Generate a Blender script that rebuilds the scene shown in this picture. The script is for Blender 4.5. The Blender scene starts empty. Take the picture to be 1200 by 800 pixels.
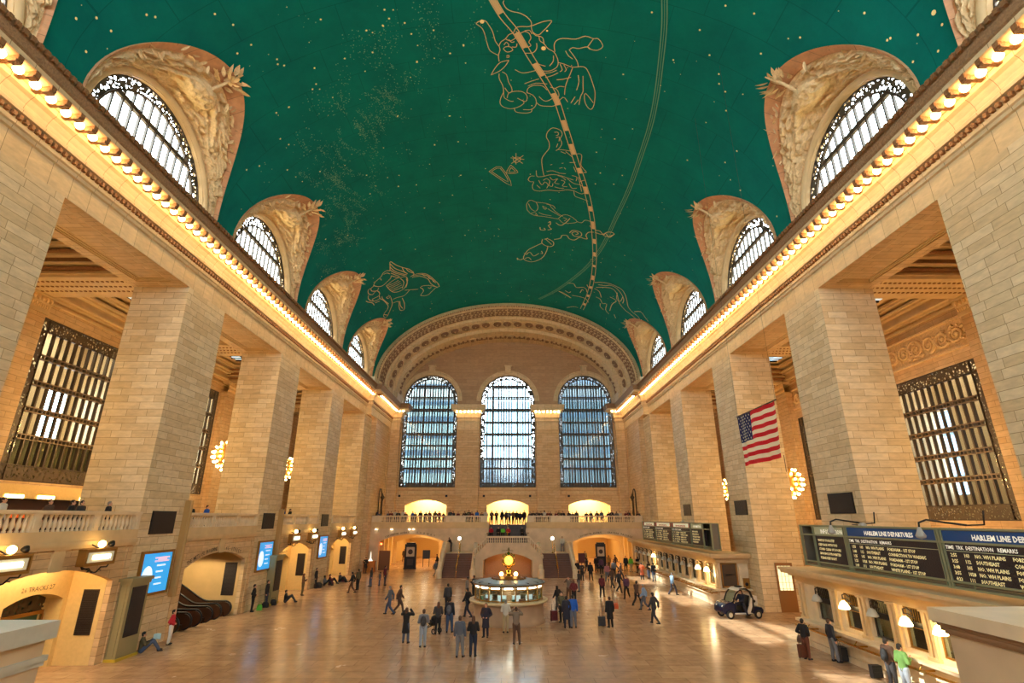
BULBS=22; CHE=1000; SKYL=22.0; SKYR=15.0; EXPO=-0.18; SUN=18
import bpy, bmesh, math, random
from mathutils import Vector, Matrix, noise
random.seed(7)
PI=math.pi
SC=bpy.context.scene
COL=SC.collection
# ------------------------------------------------------------------ helpers
class MB:
    """collects faces and links them as one mesh"""
    def __init__(s): s.v=[];s.f=[];s.m=[];s.sm=[]
    def add(s,vs,fs,mi=0,sm=False,M=None):
        o=len(s.v)
        s.v+= [tuple(M@Vector(v)) for v in vs] if M is not None else [tuple(v) for v in vs]
        s.f+= [tuple(i+o for i in f) for f in fs]; s.m+=[mi]*len(fs); s.sm+=[sm]*len(fs)
        return s
    def box(s,x0,x1,y0,y1,z0,z1,mi=0,M=None):
        if x0>x1:x0,x1=x1,x0
        if y0>y1:y0,y1=y1,y0
        if z0>z1:z0,z1=z1,z0
        return s.add([(x0,y0,z0),(x1,y0,z0),(x1,y1,z0),(x0,y1,z0),(x0,y0,z1),(x1,y0,z1),(x1,y1,z1),(x0,y1,z1)],
            [(0,3,2,1),(4,5,6,7),(0,1,5,4),(1,2,6,5),(2,3,7,6),(3,0,4,7)],mi,False,M)
    def prism(s,pts,fn,w0,w1,mi=0,sm=False):
        """closed 2D outline pts, mapped by fn(u,z,w), between w0 and w1"""
        n=len(pts); v=[fn(p[0],p[1],w0) for p in pts]+[fn(p[0],p[1],w1) for p in pts]
        f=[(i,(i+1)%n,n+(i+1)%n,n+i) for i in range(n)]
        s.add(v,f,mi,sm); s.add(v,[tuple(range(n))[::-1],tuple(range(n,2*n))],mi,False); return s
    def lathe(s,prof,n=16,mi=0,sm=True,M=None,a0=0,a1=2*PI):
        full=abs(a1-a0-2*PI)<1e-6; k=n if full else n+1
        v=[];f=[]
        for r,z in prof:
            for i in range(k):
                a=a0+(a1-a0)*i/n; v.append((r*math.cos(a),r*math.sin(a),z))
        for j in range(len(prof)-1):
            for i in range(n):
                i2=(i+1)%k if full else i+1
                f.append((j*k+i,j*k+i2,(j+1)*k+i2,(j+1)*k+i))
        return s.add(v,f,mi,sm,M)
    def tube(s,path,r,n=8,mi=0,sm=True,closed=False,caps=True):
        P=[Vector(p) for p in path]; m=len(P); rr=r if isinstance(r,(list,tuple)) else [r]*m
        v=[];f=[];up=None
        for i,p in enumerate(P):
            if closed: t=P[(i+1)%m]-P[i-1]
            else: t=P[min(i+1,m-1)]-P[max(i-1,0)]
            t.normalize()
            if up is None:
                up=Vector((0,0,1)) if abs(t.z)<.9 else Vector((1,0,0))
            a=t.cross(up)
            if a.length<1e-4: a=t.cross(Vector((0,1,0)))
            a.normalize(); b=a.cross(t); up=b
            for k in range(n):
                g=2*PI*k/n; v.append(p+a*(rr[i]*math.cos(g))+b*(rr[i]*math.sin(g)))
        for i in range(m if closed else m-1):
            j=(i+1)%m
            for k in range(n): f.append((i*n+k,i*n+(k+1)%n,j*n+(k+1)%n,j*n+k))
        if caps and not closed: f+= [tuple(range(n)),tuple(range((m-1)*n,m*n))[::-1]]
        return s.add(v,f,mi,sm)
    def ball(s,c,r,n=10,m=7,mi=0,M=None):
        rx,ry,rz=r if isinstance(r,(tuple,list)) else (r,r,r)
        v=[];f=[]
        for j in range(m+1):
            p=PI*j/m
            for i in range(n):
                a=2*PI*i/n; v.append((c[0]+rx*math.sin(p)*math.cos(a),c[1]+ry*math.sin(p)*math.sin(a),c[2]+rz*math.cos(p)))
        for j in range(m):
            for i in range(n): f.append((j*n+i,(j+1)*n+i,(j+1)*n+(i+1)%n,j*n+(i+1)%n))
        return s.add(v,f,mi,True,M)
    def cone(s,a,b,ra,rb,n=10,mi=0):
        return s.tube([a,b],[ra,rb],n,mi)
    def mesh(s,name,mats=()):
        me=bpy.data.meshes.new(name); me.from_pydata(s.v,[],s.f)
        for m in mats: me.materials.append(m)
        me.polygons.foreach_set('material_index',s.m); me.polygons.foreach_set('use_smooth',s.sm)
        me.update(); return me
def obj(name,mb,mats,parent=None,loc=None,rot=None,label=None,recalc=True):
    if not isinstance(mats,(list,tuple)): mats=[mats]
    me=mb.mesh(name,mats) if isinstance(mb,MB) else mb
    if recalc and isinstance(mb,MB):
        bm=bmesh.new(); bm.from_mesh(me); bmesh.ops.recalc_face_normals(bm,faces=bm.faces); bm.to_mesh(me); bm.free()
    o=bpy.data.objects.new(name,me); COL.objects.link(o)
    if parent: o.parent=parent
    if loc: o.location=loc
    if rot: o.rotation_euler=rot
    if label: o['label']=label
    return o
def tag(o,label,cat,group=None,kind=None):
    o['label']=label; o['category']=cat
    if group:o['group']=group
    if kind:o['kind']=kind
    return o
def thing(name,label,cat,loc=(0,0,0),rz=0,group=None,kind=None):
    o=bpy.data.objects.new(name,None); COL.objects.link(o); o.location=loc; o.rotation_euler=(0,0,rz); o.empty_display_size=.2
    return tag(o,label,cat,group,kind)
def struct(name,mb,mats,label=None,cat='structure'):
    o=obj(name,mb,mats); o['kind']='structure'; o['category']=cat
    o['label']=label or name.replace('_',' ')
    return o
KIDS={}
def copy_tree(r,loc=None,rz=None,label=None,group=None,scale=None):
    c=r.copy(); COL.objects.link(c)
    if loc is not None:c.location=loc
    if rz is not None:c.rotation_euler=(0,0,rz)
    if scale:c.scale=(scale,)*3
    if label:c['label']=label
    if group:c['group']=group
    if r.name not in KIDS: KIDS[r.name]=[(ch,list(ch.children)) for ch in r.children]
    for ch,gs in KIDS[r.name]:
        d=ch.copy(); COL.objects.link(d); d.parent=c
        for g in gs:
            e=g.copy(); COL.objects.link(e); e.parent=d
    return c
# ------------------------------------------------------------------ materials
def lin(c):
    return tuple((x/12.92 if x<=.04045 else ((x+.055)/1.055)**2.4) for x in [v/255 for v in c])+(1,)
MC={}
def mat(name,rgb,rough=.6,metal=0,emit=0,spec=.5,emitc=None,bump=0,bscale=8,var=0):
    key=(name,)
    if key in MC:return MC[key]
    m=bpy.data.materials.new(name); m.use_nodes=True; nt=m.node_tree; b=nt.nodes['Principled BSDF']
    b.inputs['Base Color'].default_value=lin(rgb); b.inputs['Roughness'].default_value=rough; b.inputs['Metallic'].default_value=metal
    b.inputs['Specular IOR Level'].default_value=spec
    if emit:
        b.inputs['Emission Color'].default_value=lin(emitc or rgb); b.inputs['Emission Strength'].default_value=emit
    if bump or var:
        g=nt.nodes.new('ShaderNodeNewGeometry'); n=nt.nodes.new('ShaderNodeTexNoise'); n.inputs['Scale'].default_value=bscale; n.inputs['Detail'].default_value=5
        nt.links.new(g.outputs['Position'],n.inputs['Vector'])
        if bump:
            bp=nt.nodes.new('ShaderNodeBump'); bp.inputs['Strength'].default_value=bump; bp.inputs['Distance'].default_value=.05
            nt.links.new(n.outputs['Fac'],bp.inputs['Height']); nt.links.new(bp.outputs['Normal'],b.inputs['Normal'])
        if var:
            r=nt.nodes.new('ShaderNodeMapRange'); r.inputs[1].default_value=.3; r.inputs[2].default_value=.7; r.inputs[3].default_value=1-var; r.inputs[4].default_value=1+var
            mx=nt.nodes.new('ShaderNodeMix'); mx.data_type='RGBA'; mx.blend_type='MULTIPLY'; mx.inputs[0].default_value=1
            mx.inputs[6].default_value=lin(rgb); nt.links.new(n.outputs['Fac'],r.inputs[0]); nt.links.new(r.outputs[0],mx.inputs[7]); nt.links.new(mx.outputs[2],b.inputs['Base Color'])
    MC[key]=m; return m
def N(nt,t,**k):
    n=nt.nodes.new(t)
    for a,v in k.items(): setattr(n,a,v)
    return n
def wallvec(nt):
    """(horizontal run along the wall, height) from world position and normal"""
    g=N(nt,'ShaderNodeNewGeometry'); sp=N(nt,'ShaderNodeSeparateXYZ'); sn=N(nt,'ShaderNodeSeparateXYZ')
    nt.links.new(g.outputs['Position'],sp.inputs[0]); nt.links.new(g.outputs['True Normal'],sn.inputs[0])
    ax=N(nt,'ShaderNodeMath',operation='ABSOLUTE'); nt.links.new(sn.outputs[0],ax.inputs[0])
    gt=N(nt,'ShaderNodeMath',operation='GREATER_THAN'); nt.links.new(ax.outputs[0],gt.inputs[0]); gt.inputs[1].default_value=.6
    az=N(nt,'ShaderNodeMath',operation='ABSOLUTE'); nt.links.new(sn.outputs[2],az.inputs[0])
    gz=N(nt,'ShaderNodeMath',operation='GREATER_THAN'); nt.links.new(az.outputs[0],gz.inputs[0]); gz.inputs[1].default_value=.8
    mu=N(nt,'ShaderNodeMix'); nt.links.new(gt.outputs[0],mu.inputs[0]); nt.links.new(sp.outputs[0],mu.inputs[2]); nt.links.new(sp.outputs[1],mu.inputs[3])
    mv=N(nt,'ShaderNodeMix'); nt.links.new(gz.outputs[0],mv.inputs[0]); nt.links.new(sp.outputs[2],mv.inputs[2]); nt.links.new(sp.outputs[1],mv.inputs[3])
    c=N(nt,'ShaderNodeCombineXYZ'); nt.links.new(mu.outputs[0],c.inputs[0]); nt.links.new(mv.outputs[0],c.inputs[1])
    return c.outputs[0],g.outputs['Position']
def stone(name,c1,c2,mortar,bw=1.4,bh=.38,ms=.011,rough=.55,bump=.25,spec=.3,off=.5,noisev=.16,horiz=False):
    m=bpy.data.materials.new(name); m.use_nodes=True; nt=m.node_tree; b=nt.nodes['Principled BSDF']
    b.inputs['Roughness'].default_value=rough; b.inputs['Specular IOR Level'].default_value=spec
    if horiz:
        g=N(nt,'ShaderNodeNewGeometry'); vec=pos=g.outputs['Position']
    else: vec,pos=wallvec(nt)
    br=N(nt,'ShaderNodeTexBrick'); br.offset=off; br.offset_frequency=2; br.squash=.78; br.squash_frequency=3
    nt.links.new(vec,br.inputs['Vector']); br.inputs['Scale'].default_value=1
    br.inputs['Color1'].default_value=lin(c1); br.inputs['Color2'].default_value=lin(c2); br.inputs['Mortar'].default_value=lin(mortar)
    br.inputs['Brick Width'].default_value=bw; br.inputs['Row Height'].default_value=bh; br.inputs['Mortar Size'].default_value=ms; br.inputs['Mortar Smooth'].default_value=.2
    n=N(nt,'ShaderNodeTexNoise'); n.inputs['Scale'].default_value=1.7; n.inputs['Detail'].default_value=6; n.inputs['Roughness'].default_value=.65
    mp=N(nt,'ShaderNodeMapping'); mp.inputs['Scale'].default_value=(1,1,3) if not horiz else (1,1,1); nt.links.new(pos,mp.inputs[0]); nt.links.new(mp.outputs[0],n.inputs['Vector'])
    r=N(nt,'ShaderNodeMapRange'); r.inputs[1].default_value=.3; r.inputs[2].default_value=.7; r.inputs[3].default_value=1-noisev; r.inputs[4].default_value=1+noisev*.7
    nt.links.new(n.outputs['Fac'],r.inputs[0])
    mx=N(nt,'ShaderNodeMix',data_type='RGBA',blend_type='MULTIPLY'); mx.inputs[0].default_value=1
    nt.links.new(br.outputs['Color'],mx.inputs[6]); nt.links.new(r.outputs[0],mx.inputs[7]); nt.links.new(mx.outputs[2],b.inputs['Base Color'])
    if bump:
        bp=N(nt,'ShaderNodeBump'); bp.inputs['Strength'].default_value=bump; bp.inputs['Distance'].default_value=.03; bp.invert=True
        nt.links.new(br.outputs['Fac'],bp.inputs['Height']); nt.links.new(bp.outputs['Normal'],b.inputs['Normal'])
    return m
STONE=stone('limestone_blocks',(230,210,172),(214,188,144),(160,130,92))
STONE2=stone('limestone_small_courses',(220,190,146),(208,172,126),(164,130,92),bw=1.7,bh=.36,ms=.012)
PLAIN=mat('smooth_limestone',(216,188,142),.55,var=.08,bscale=1.5,spec=.3)
RIM=stone('salmon_rim_stone',(222,168,124),(214,158,114),(150,110,80),bw=30,bh=.9,ms=.012)
BROWNM=mat('brown_leaf_moulding',(150,116,80),.6,bump=1,bscale=12,var=.25)
JOINT=stone('jointed_trim_stone',(226,200,156),(218,190,144),(158,128,92),bw=1.3,bh=30,ms=.012)
CARVE=mat('carved_plaster',(236,206,158),.7,bump=1,bscale=9,var=.14,spec=.2)
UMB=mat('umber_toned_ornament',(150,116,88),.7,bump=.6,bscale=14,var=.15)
MARBLE=mat('botticino_marble',(226,206,172),.35,var=.1,bscale=2.2)
MARBLED=mat('marble_panel',(212,188,154),.4,var=.14,bscale=1.1)
GILT=mat('gilded_cornice_leaf',(150,104,62),.6,bump=1,bscale=14,var=.3)
BRONZE=mat('dark_bronze',(74,62,50),.5,.3)
BLACKM=mat('black_metal',(26,24,26),.4,.3)
PLAQ=mat('black_slatted_plaque',(44,34,32),.5,.2,bump=.5,bscale=30)
BRASS=mat('polished_brass',(205,160,80),.25,1)
GOLD=mat('gold_bronze_trim',(170,128,66),.4,.8)
BULB=mat('lit_bulb_glass',(255,214,150),.4,emit=BULBS,emitc=(255,214,150))
CBULB=mat('chandelier_bulb_glass',(255,210,140),.4,emit=60,emitc=(255,205,125))
LAMPW=mat('lit_white_lamp',(255,250,235),.4,emit=14,emitc=(255,240,210))
LAMPY=mat('lit_warm_lamp',(255,225,160),.4,emit=22,emitc=(255,205,120))
LAMPR=mat('lit_orange_lamp',(255,120,60),.4,emit=14,emitc=(255,90,40))
WHITE=mat('white_enamel',(232,230,222),.4)
TEXTW=mat('white_lettering',(240,236,220),.5,emit=.5)
TEXTY=mat('flap_display_lettering',(232,220,160),.5,emit=.45,emitc=(235,220,160))
INSC=mat('incised_dark_lettering',(86,70,50),.7)
BOARD=mat('split_flap_black',(40,28,34),.45,bump=.3,bscale=20)
GREENM=mat('sage_green_metal',(150,156,124),.45,.3)
GREYG=mat('grey_green_bronze',(158,148,108),.5,.2)
BLUEH=mat('blue_enamel_header',(14,74,140),.4)
REDH=mat('red_enamel_header',(180,40,34),.4)
CREAMH=mat('cream_header_strip',(230,226,190),.4,emit=.5)
STEP=mat('brown_marble_step',(122,82,64),.45,var=.12,bscale=3)
ROOFM=mat('lead_grey_roof',(128,140,146),.4,.3)
YELM=mat('warm_cream_plaster',(226,196,132),.6,var=.05)
RUBBER=mat('black_rubber',(24,24,26),.6)
CHROME=mat('brushed_steel',(190,185,175),.3,1)
DKBR=mat('brown_bronze_panel',(92,62,44),.3,.5)
def glassmat(name,tint,refl=.12,rough=.03):
    m=bpy.data.materials.new(name); m.use_nodes=True; nt=m.node_tree; nt.nodes.remove(nt.nodes['Principled BSDF'])
    out=nt.nodes['Material Output']; t=N(nt,'ShaderNodeBsdfTransparent'); t.inputs[0].default_value=lin(tint)
    g=N(nt,'ShaderNodeBsdfGlossy'); g.inputs['Roughness'].default_value=rough; mx=N(nt,'ShaderNodeMixShader')
    fr=N(nt,'ShaderNodeLayerWeight'); fr.inputs[0].default_value=.5; pw=N(nt,'ShaderNodeMath',operation='POWER'); pw.inputs[1].default_value=4; nt.links.new(fr.outputs['Facing'],pw.inputs[0])
    ml=N(nt,'ShaderNodeMath',operation='MULTIPLY_ADD'); ml.inputs[1].default_value=.8; ml.inputs[2].default_value=refl*.4
    nt.links.new(pw.outputs[0],ml.inputs[0]); nt.links.new(ml.outputs[0],mx.inputs[0]); nt.links.new(t.outputs[0],mx.inputs[1]); nt.links.new(g.outputs[0],mx.inputs[2]); nt.links.new(mx.outputs[0],out.inputs[0])
    return m
GLASS=glassmat('clear_window_glass',(225,235,235))
GLASSB=glassmat('old_rolled_glass',(190,212,220),.2,.1)
def filigree(name,rgb,scale,thr):
    """pierced scrollwork iron: holes cut through by a cell pattern"""
    m=bpy.data.materials.new(name); m.use_nodes=True; nt=m.node_tree; b=nt.nodes['Principled BSDF']; out=nt.nodes['Material Output']
    b.inputs['Base Color'].default_value=lin(rgb); b.inputs['Metallic'].default_value=.1; b.inputs['Roughness'].default_value=.5
    g=N(nt,'ShaderNodeNewGeometry'); v=N(nt,'ShaderNodeTexVoronoi'); v.feature='DISTANCE_TO_EDGE'; v.inputs['Scale'].default_value=scale
    nt.links.new(g.outputs['Position'],v.inputs['Vector']); l=N(nt,'ShaderNodeMath',operation='GREATER_THAN'); l.inputs[1].default_value=thr
    nt.links.new(v.outputs['Distance'],l.inputs[0]); t=N(nt,'ShaderNodeBsdfTransparent'); mx=N(nt,'ShaderNodeMixShader')
    nt.links.new(l.outputs[0],mx.inputs[0]); nt.links.new(b.outputs[0],mx.inputs[1]); nt.links.new(t.outputs[0],mx.inputs[2]); nt.links.new(mx.outputs[0],out.inputs[0])
    return m
FILI=filigree('pierced_iron_scrollwork',(80,74,62),4.2,.23)
FILIB=filigree('pierced_bronze_scrollwork',(88,74,56),5.0,.16)
# text as mesh
def text_into(mb,s,size,M,mi=0,align='LEFT',bold=0):
    cu=bpy.data.curves.new('t','FONT'); cu.body=s; cu.size=size; cu.align_x=align; cu.resolution_u=1; cu.offset=bold
    o=bpy.data.objects.new('t',cu); COL.objects.link(o)
    me=o.to_mesh(); vs=[v.co.copy() for v in me.vertices]; fs=[tuple(p.vertices) for p in me.polygons]
    o.to_mesh_clear(); bpy.data.objects.remove(o); bpy.data.curves.remove(cu)
    if vs: mb.add(vs,fs,mi,False,M)
def frame(origin,ux,uz):
    """matrix taking local x,y (text plane) to world directions ux,uz"""
    ux=Vector(ux).normalized(); uz=Vector(uz).normalized(); n=ux.cross(uz)
    M=Matrix((ux,uz,n)).transposed().to_4x4(); M.translation=Vector(origin); return M
# wall with arched openings -------------------------------------------------
def arch_z(kind,c,hw,zs,zc,u):
    d=min(1,abs(u-c)/hw)
    if kind=='rect':return zs
    if kind=='round':return zs+(zc-zs)*math.sqrt(max(0,1-d*d))
    h=zc-zs; R=(hw*hw+h*h)/(2*h); return zc-R+math.sqrt(max(0,R*R-(d*hw)**2))
def wall(mb,fn,u0,u1,z0,z1,ops,th,mi=0,mr=None,top=None,back=True):
    """ops: (kind,centre,halfwidth,zbottom,zspring,zcrown)"""
    mr=mi if mr is None else mr; us={u0,u1}
    for k,c,hw,zb,zs,zc in ops:
        n=2 if k=='rect' else 20
        for i in range(n+1):
            us.add(c-hw*math.cos(PI*i/n) if n>2 else c-hw+hw*i)
    if top:
        for i in range(41): us.add(u0+(u1-u0)*.5*(1-math.cos(PI*i/40)))
    us=sorted(u for u in us if u0-1e-6<=u<=u1+1e-6)
    T=top or (lambda u:z1)
    def col(a,b,za0,za1,zb0,zb1):
        # lower edge za0..zb0, upper edge za1..zb1
        for w,fl in ((0,False),(th,True)):
            if fl and not back: continue
            mb.add([fn(a,za0,w),fn(b,zb0,w),fn(b,zb1,w),fn(a,za1,w)],[(0,1,2,3)],mi)
    for a,b in zip(us,us[1:]):
        if b-a<1e-5: continue
        m=(a+b)/2; cur=z0; hit=None
        for o in ops:
            if o[1]-o[2]<m<o[1]+o[2]: hit=o
        if hit:
            k,c,hw,zb,zs,zc=hit
            if zb>z0+1e-4: col(a,b,z0,zb,z0,zb); mb.add([fn(a,zb,0),fn(b,zb,0),fn(b,zb,th),fn(a,zb,th)],[(0,1,2,3)],mr)
            ya,yb=arch_z(k,c,hw,zs,zc,a),arch_z(k,c,hw,zs,zc,b)
            col(a,b,ya,T(a),yb,T(b)); mb.add([fn(a,ya,0),fn(b,yb,0),fn(b,yb,th),fn(a,ya,th)],[(0,1,2,3)],mr)
        else: col(a,b,z0,T(a),z0,T(b))
    for k,c,hw,zb,zs,zc in ops:
        for u in (c-hw,c+hw): mb.add([fn(u,zb,0),fn(u,zs,0),fn(u,zs,th),fn(u,zb,th)],[(0,1,2,3)],mr)
    return mb
CONST='''1471 482 1480 479 1502 478 1517 486 1527 494 1535 507 1548 515|1471 482 1490 488 1499 497 1506 511 1516 522 1545 529|1548 515 1554 509 1571 504 1583 498 1599 495 1608 488 1627 486 1649 486 1660 484 1659 479 1645 473 1621 468 1594 466 1575 462 1565 455 1568 452|1515 561 1532 549 1553 540 1583 537|1515 561 1546 555 1568 547 1583 537|1660 485 1687 480 1708 477 1729 476 1717 484 1702 491 1686 497 1666 493 1660 485|1548 515 1551 521 1545 529 1547 539|1563 519 1577 524 1597 521 1588 516 1571 516 1563 519|1571 504 1588 507 1605 503 1616 497 1608 493|1616 498 1636 493 1653 495 1661 502 1654 508 1662 513 1646 516 1631 512 1637 506 1625 503 1616 498|1638 492 1655 491 1664 496|1574 530 1583 529 1583 532 1574 532|1566 513 1574 509 1583 513 1578 516|1583 505 1593 509 1603 508|1594 516 1609 516 1612 511|1689 498 1693 505 1708 509 1724 516 1745 520 1758 527 1766 536 1762 544 1739 551 1709 552 1691 550|1682 509 1683 517 1670 524 1641 525|1746 526 1747 535 1735 543|1689 541 1708 543 1720 544|1606 552 1631 557 1655 556 1685 552|1546 559 1546 568 1560 582 1563 600 1572 605 1589 609 1602 609|1558 556 1574 561 1582 574 1592 582 1595 590 1582 593 1567 584|1750 520 1745 510 1752 503 1774 499 1819 498 1851 492 1881 494 1898 493 1919 502 1905 509 1882 510 1863 507 1835 511 1812 511 1801 515|1881 494 1870 503 1866 507 1876 510|1801 515 1822 524 1837 532 1843 540|1788 517 1801 524 1818 528|1766 536 1791 538 1822 541 1863 538 1885 546 1912 566 1925 579 1930 600 1921 610 1902 605 1888 594 1887 582 1926 597|1822 542 1816 553 1810 562 1804 576 1805 590|1773 538 1784 547 1776 551|1788 539 1799 546 1794 550|1763 549 1740 554 1710 556|1770 553 1747 559 1723 563|1821 558 1791 563 1767 565|1847 553 1854 564 1850 579|1866 553 1872 569 1876 580 1870 589 1869 605|1644 576 1669 571 1699 566|1658 580 1688 574 1732 574|1563 591 1550 603 1547 613 1559 620 1589 624 1622 620 1644 612 1637 606|1576 603 1582 594 1608 590 1639 591 1656 599 1650 609 1617 603|1655 592 1678 596 1692 604 1693 615 1675 624 1642 625|1605 622 1612 630 1649 632 1675 629 1678 622|1655 593 1658 584 1682 578 1714 578 1734 585|1745 579 1771 582 1783 592 1776 603|1696 610 1713 615 1746 615 1772 612 1800 595 1822 603|1704 598 1724 605 1744 604 1768 595|1764 581 1782 576 1801 576|1848 591 1835 604|1863 596 1850 606|1666 494 1678 498 1695 499 1704 502 1708 509|1756 781 1745 761 1737 736 1749 721 1766 706 1762 691 1749 681 1751 670 1767 660 1787 659 1809 663 1817 671 1811 681 1821 691 1813 703 1799 710|1782 668 1796 667 1801 672 1791 675|1792 680 1806 677 1807 687|1803 693 1799 702|1806 707 1835 706 1873 707 1890 711 1912 709 1922 714 1925 734 1936 742 1960 752 1945 754|1822 711 1845 714|1844 709 1878 720|1781 748 1789 746|1826 754 1840 751|1834 740 1841 739|1871 735 1897 732|1893 744 1909 757|1848 750 1857 754|1766 767 1796 763 1829 767 1861 766|1756 781 1791 774 1830 773 1872 777 1905 780|1709 783 1689 784 1678 794 1691 800 1707 800 1701 812 1710 824 1743 826 1784 820 1834 819 1882 811 1916 811|1715 767 1719 781 1729 784 1756 781|1731 794 1749 807 1763 797 1781 805 1775 815|1785 781 1802 789 1825 783 1812 796 1837 798|1842 786 1863 789 1854 802 1879 802|1873 779 1908 789 1942 790 1970 796|1814 808 1840 810 1864 808|1724 809 1742 817|1926 769 1940 786 1957 808|1917 812 1929 826 1965 829 2002 832|1915 810 1960 815 1982 804|1939 781 1961 774 1974 786|1885 792 1905 804 1929 801|1754 793 1769 787 1787 793 1785 805 1802 808 1804 799|1823 774 1847 777 1866 784|1893 768 1918 770 1918 781|1485 772 1544 760 1595 815 1485 772|1497 772 1540 764 1578 803 1497 772|1591 755 1571 777 1626 775 1591 755|1593 762 1583 774 1614 773 1593 762|1615 724 1616 753|1591 736 1654 739|1594 751 1650 729|1598 732 1648 750|1602 740 1616 734 1636 736 1632 744 1613 749 1602 740|1682 892 1677 874 1687 861 1703 858 1728 863 1762 863 1797 865 1813 875 1846 890 1884 900|1682 892 1705 905 1734 910 1777 910 1821 911 1858 912|1728 863 1740 880 1729 894 1703 887 1687 870|1764 874 1786 879 1777 884 1764 874|1784 866 1819 868 1835 877|1794 881 1831 891 1870 901|1704 903 1726 899 1742 910 1727 906|1747 898 1776 903 1819 904|1858 912 1883 895 1919 893 1969 908 1928 920 1891 923 1866 913|1851 927 1879 934 1905 921 1925 902|1886 904 1908 906 1896 915|1969 908 1996 908 2010 897 2032 895 2049 897|2046 910 2061 917 2071 910|1762 952 1768 962 1794 960 1785 953|1807 931 1817 925 1819 937 1809 941 1822 950 1830 954 1809 959|2080 930 2050 936 2040 950 2053 961 2038 964 2005 964 1979 979 1946 979 1927 968 1897 972 1892 984 1855 994|1939 956 1958 943 2005 944 2011 958 1973 964 1954 954 1975 946 1992 951 1978 957|2084 922 2115 919 2145 930 2176 926 2203 912 2183 909 2154 916 2144 928|2087 929 2128 929 2153 921 2179 930 2197 918|1784 1017 1735 1038 1697 1058 1675 1097 1727 1110 1776 1096 1806 1074 1821 1043 1822 1025|1785 1000 1784 1017 1822 1028 1853 1022 1853 1005 1816 995 1797 999|1800 996 1826 1008 1844 1017|1786 1052 1796 1063 1784 1064|1691 1077 1714 1063 1740 1080 1772 1065|1684 1096 1708 1089 1726 1100|1675 1097 1651 1104 1634 1095 1638 1105|1815 992 1805 999|2002 1190 2045 1184 2072 1200 2121 1187 2149 1193 2160 1206|1950 1249 1993 1254 2055 1271 2013 1263 1950 1249|2057 1253 2103 1248 2164 1245 2198 1260|2142 1166 2160 1177 2180 1165|2189 1141 2237 1126 2300 1114 2352 1111 2401 1111 2438 1121 2478 1143 2513 1167 2568 1176 2630 1174 2677 1178|2213 1162 2273 1143 2329 1131 2373 1139 2411 1163 2436 1180 2502 1193 2562 1193 2637 1191|2221 1144 2276 1133 2304 1121 2349 1118 2404 1128 2451 1148 2460 1170|2204 1171 2247 1176 2280 1202|2239 1212 2277 1213 2307 1230 2341 1221 2353 1255 2394 1268|2341 1177 2380 1175 2403 1180 2383 1208 2390 1248|2381 1137 2400 1168 2435 1167 2435 1141|2291 1236 2301 1253 2337 1262|2438 1253 2467 1267|2042 1341 2094 1320 2130 1317|2584 1168 2634 1144 2694 1148 2742 1150|1996 1236 2028 1243 2038 1234|2111 1223 2118 1201 2129 1205|621 1047 645 1038 698 1034 731 1024 762 1023 783 1030|621 1047 649 1063 683 1071 724 1067 761 1061 775 1052|694 1038 694 1047|729 1030 755 1032 772 1042|783 1030 798 1011 813 996 838 1019 876 1043 913 1062 931 1090 899 1096|806 1005 822 1031 860 1056 889 1078|794 1016 813 1042 848 1064 880 1081|787 1029 808 1049 834 1064 866 1081|781 1041 802 1056 828 1072|775 1052 802 1068 830 1079|871 1041 872 1060 889 1078|893 1050 902 1068 927 1085|708 1080 730 1079 763 1076 803 1075 843 1081 869 1087 873 1102 853 1121 820 1136 772 1137 732 1125 714 1102 708 1080|717 1084 762 1088 809 1087|715 1091 763 1096 818 1095|720 1100 765 1104 819 1105|721 1108 765 1114 819 1115|729 1118 773 1124 820 1125|827 1083 840 1107 808 1131|899 1096 949 1095 999 1106 1030 1125 1057 1157 1074 1182 1075 1198|909 1103 955 1109 990 1123 1015 1142 1024 1170 1060 1200|919 1098 959 1103 1002 1114 1036 1142 1058 1173|985 1105 999 1119 1018 1122 1024 1139 1040 1148 1046 1165|1075 1198 1046 1199 1004 1213 969 1223 928 1214 921 1206 951 1193 948 1176 938 1167 968 1165 1019 1179 1061 1198|993 1183 1006 1192 1017 1184|867 1096 860 1118 836 1136|821 1146 907 1169 918 1170|853 1157 796 1170 744 1161 704 1157|620 1049 593 1050 587 1062 623 1075 646 1069|593 1050 566 1048 553 1062 575 1077 595 1075 623 1075 633 1091 618 1100 589 1098 555 1093 557 1100|547 1067 530 1077 536 1093 567 1109 610 1113 618 1100|501 1079 510 1089 538 1107 541 1122|558 1116 599 1124|610 1113 629 1131 640 1158 639 1174 613 1186 583 1190 558 1202 581 1216 636 1197 680 1175 695 1142|634 1112 632 1127 653 1164|571 1196 597 1212|690 1174 736 1183 720 1209 715 1231 745 1240 771 1211 775 1176|747 1185 734 1208 740 1229|663 1129 684 1130 696 1137 672 1139 663 1129'''
ECL='1527 448 1562 472 1609 495 1663 531 1727 570 1775 602 1813 640 1856 684 1904 732 1962 785 2013 839 2062 902 2105 972 2139 1041 2166 1121 2178 1217 2165 1319'
EQU='2084 423 2114 458 2141 503 2168 555 2186 608 2192 672 2194 761 2179 858 2155 979 2090 1094 1947 1235 1813 1324'
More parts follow.
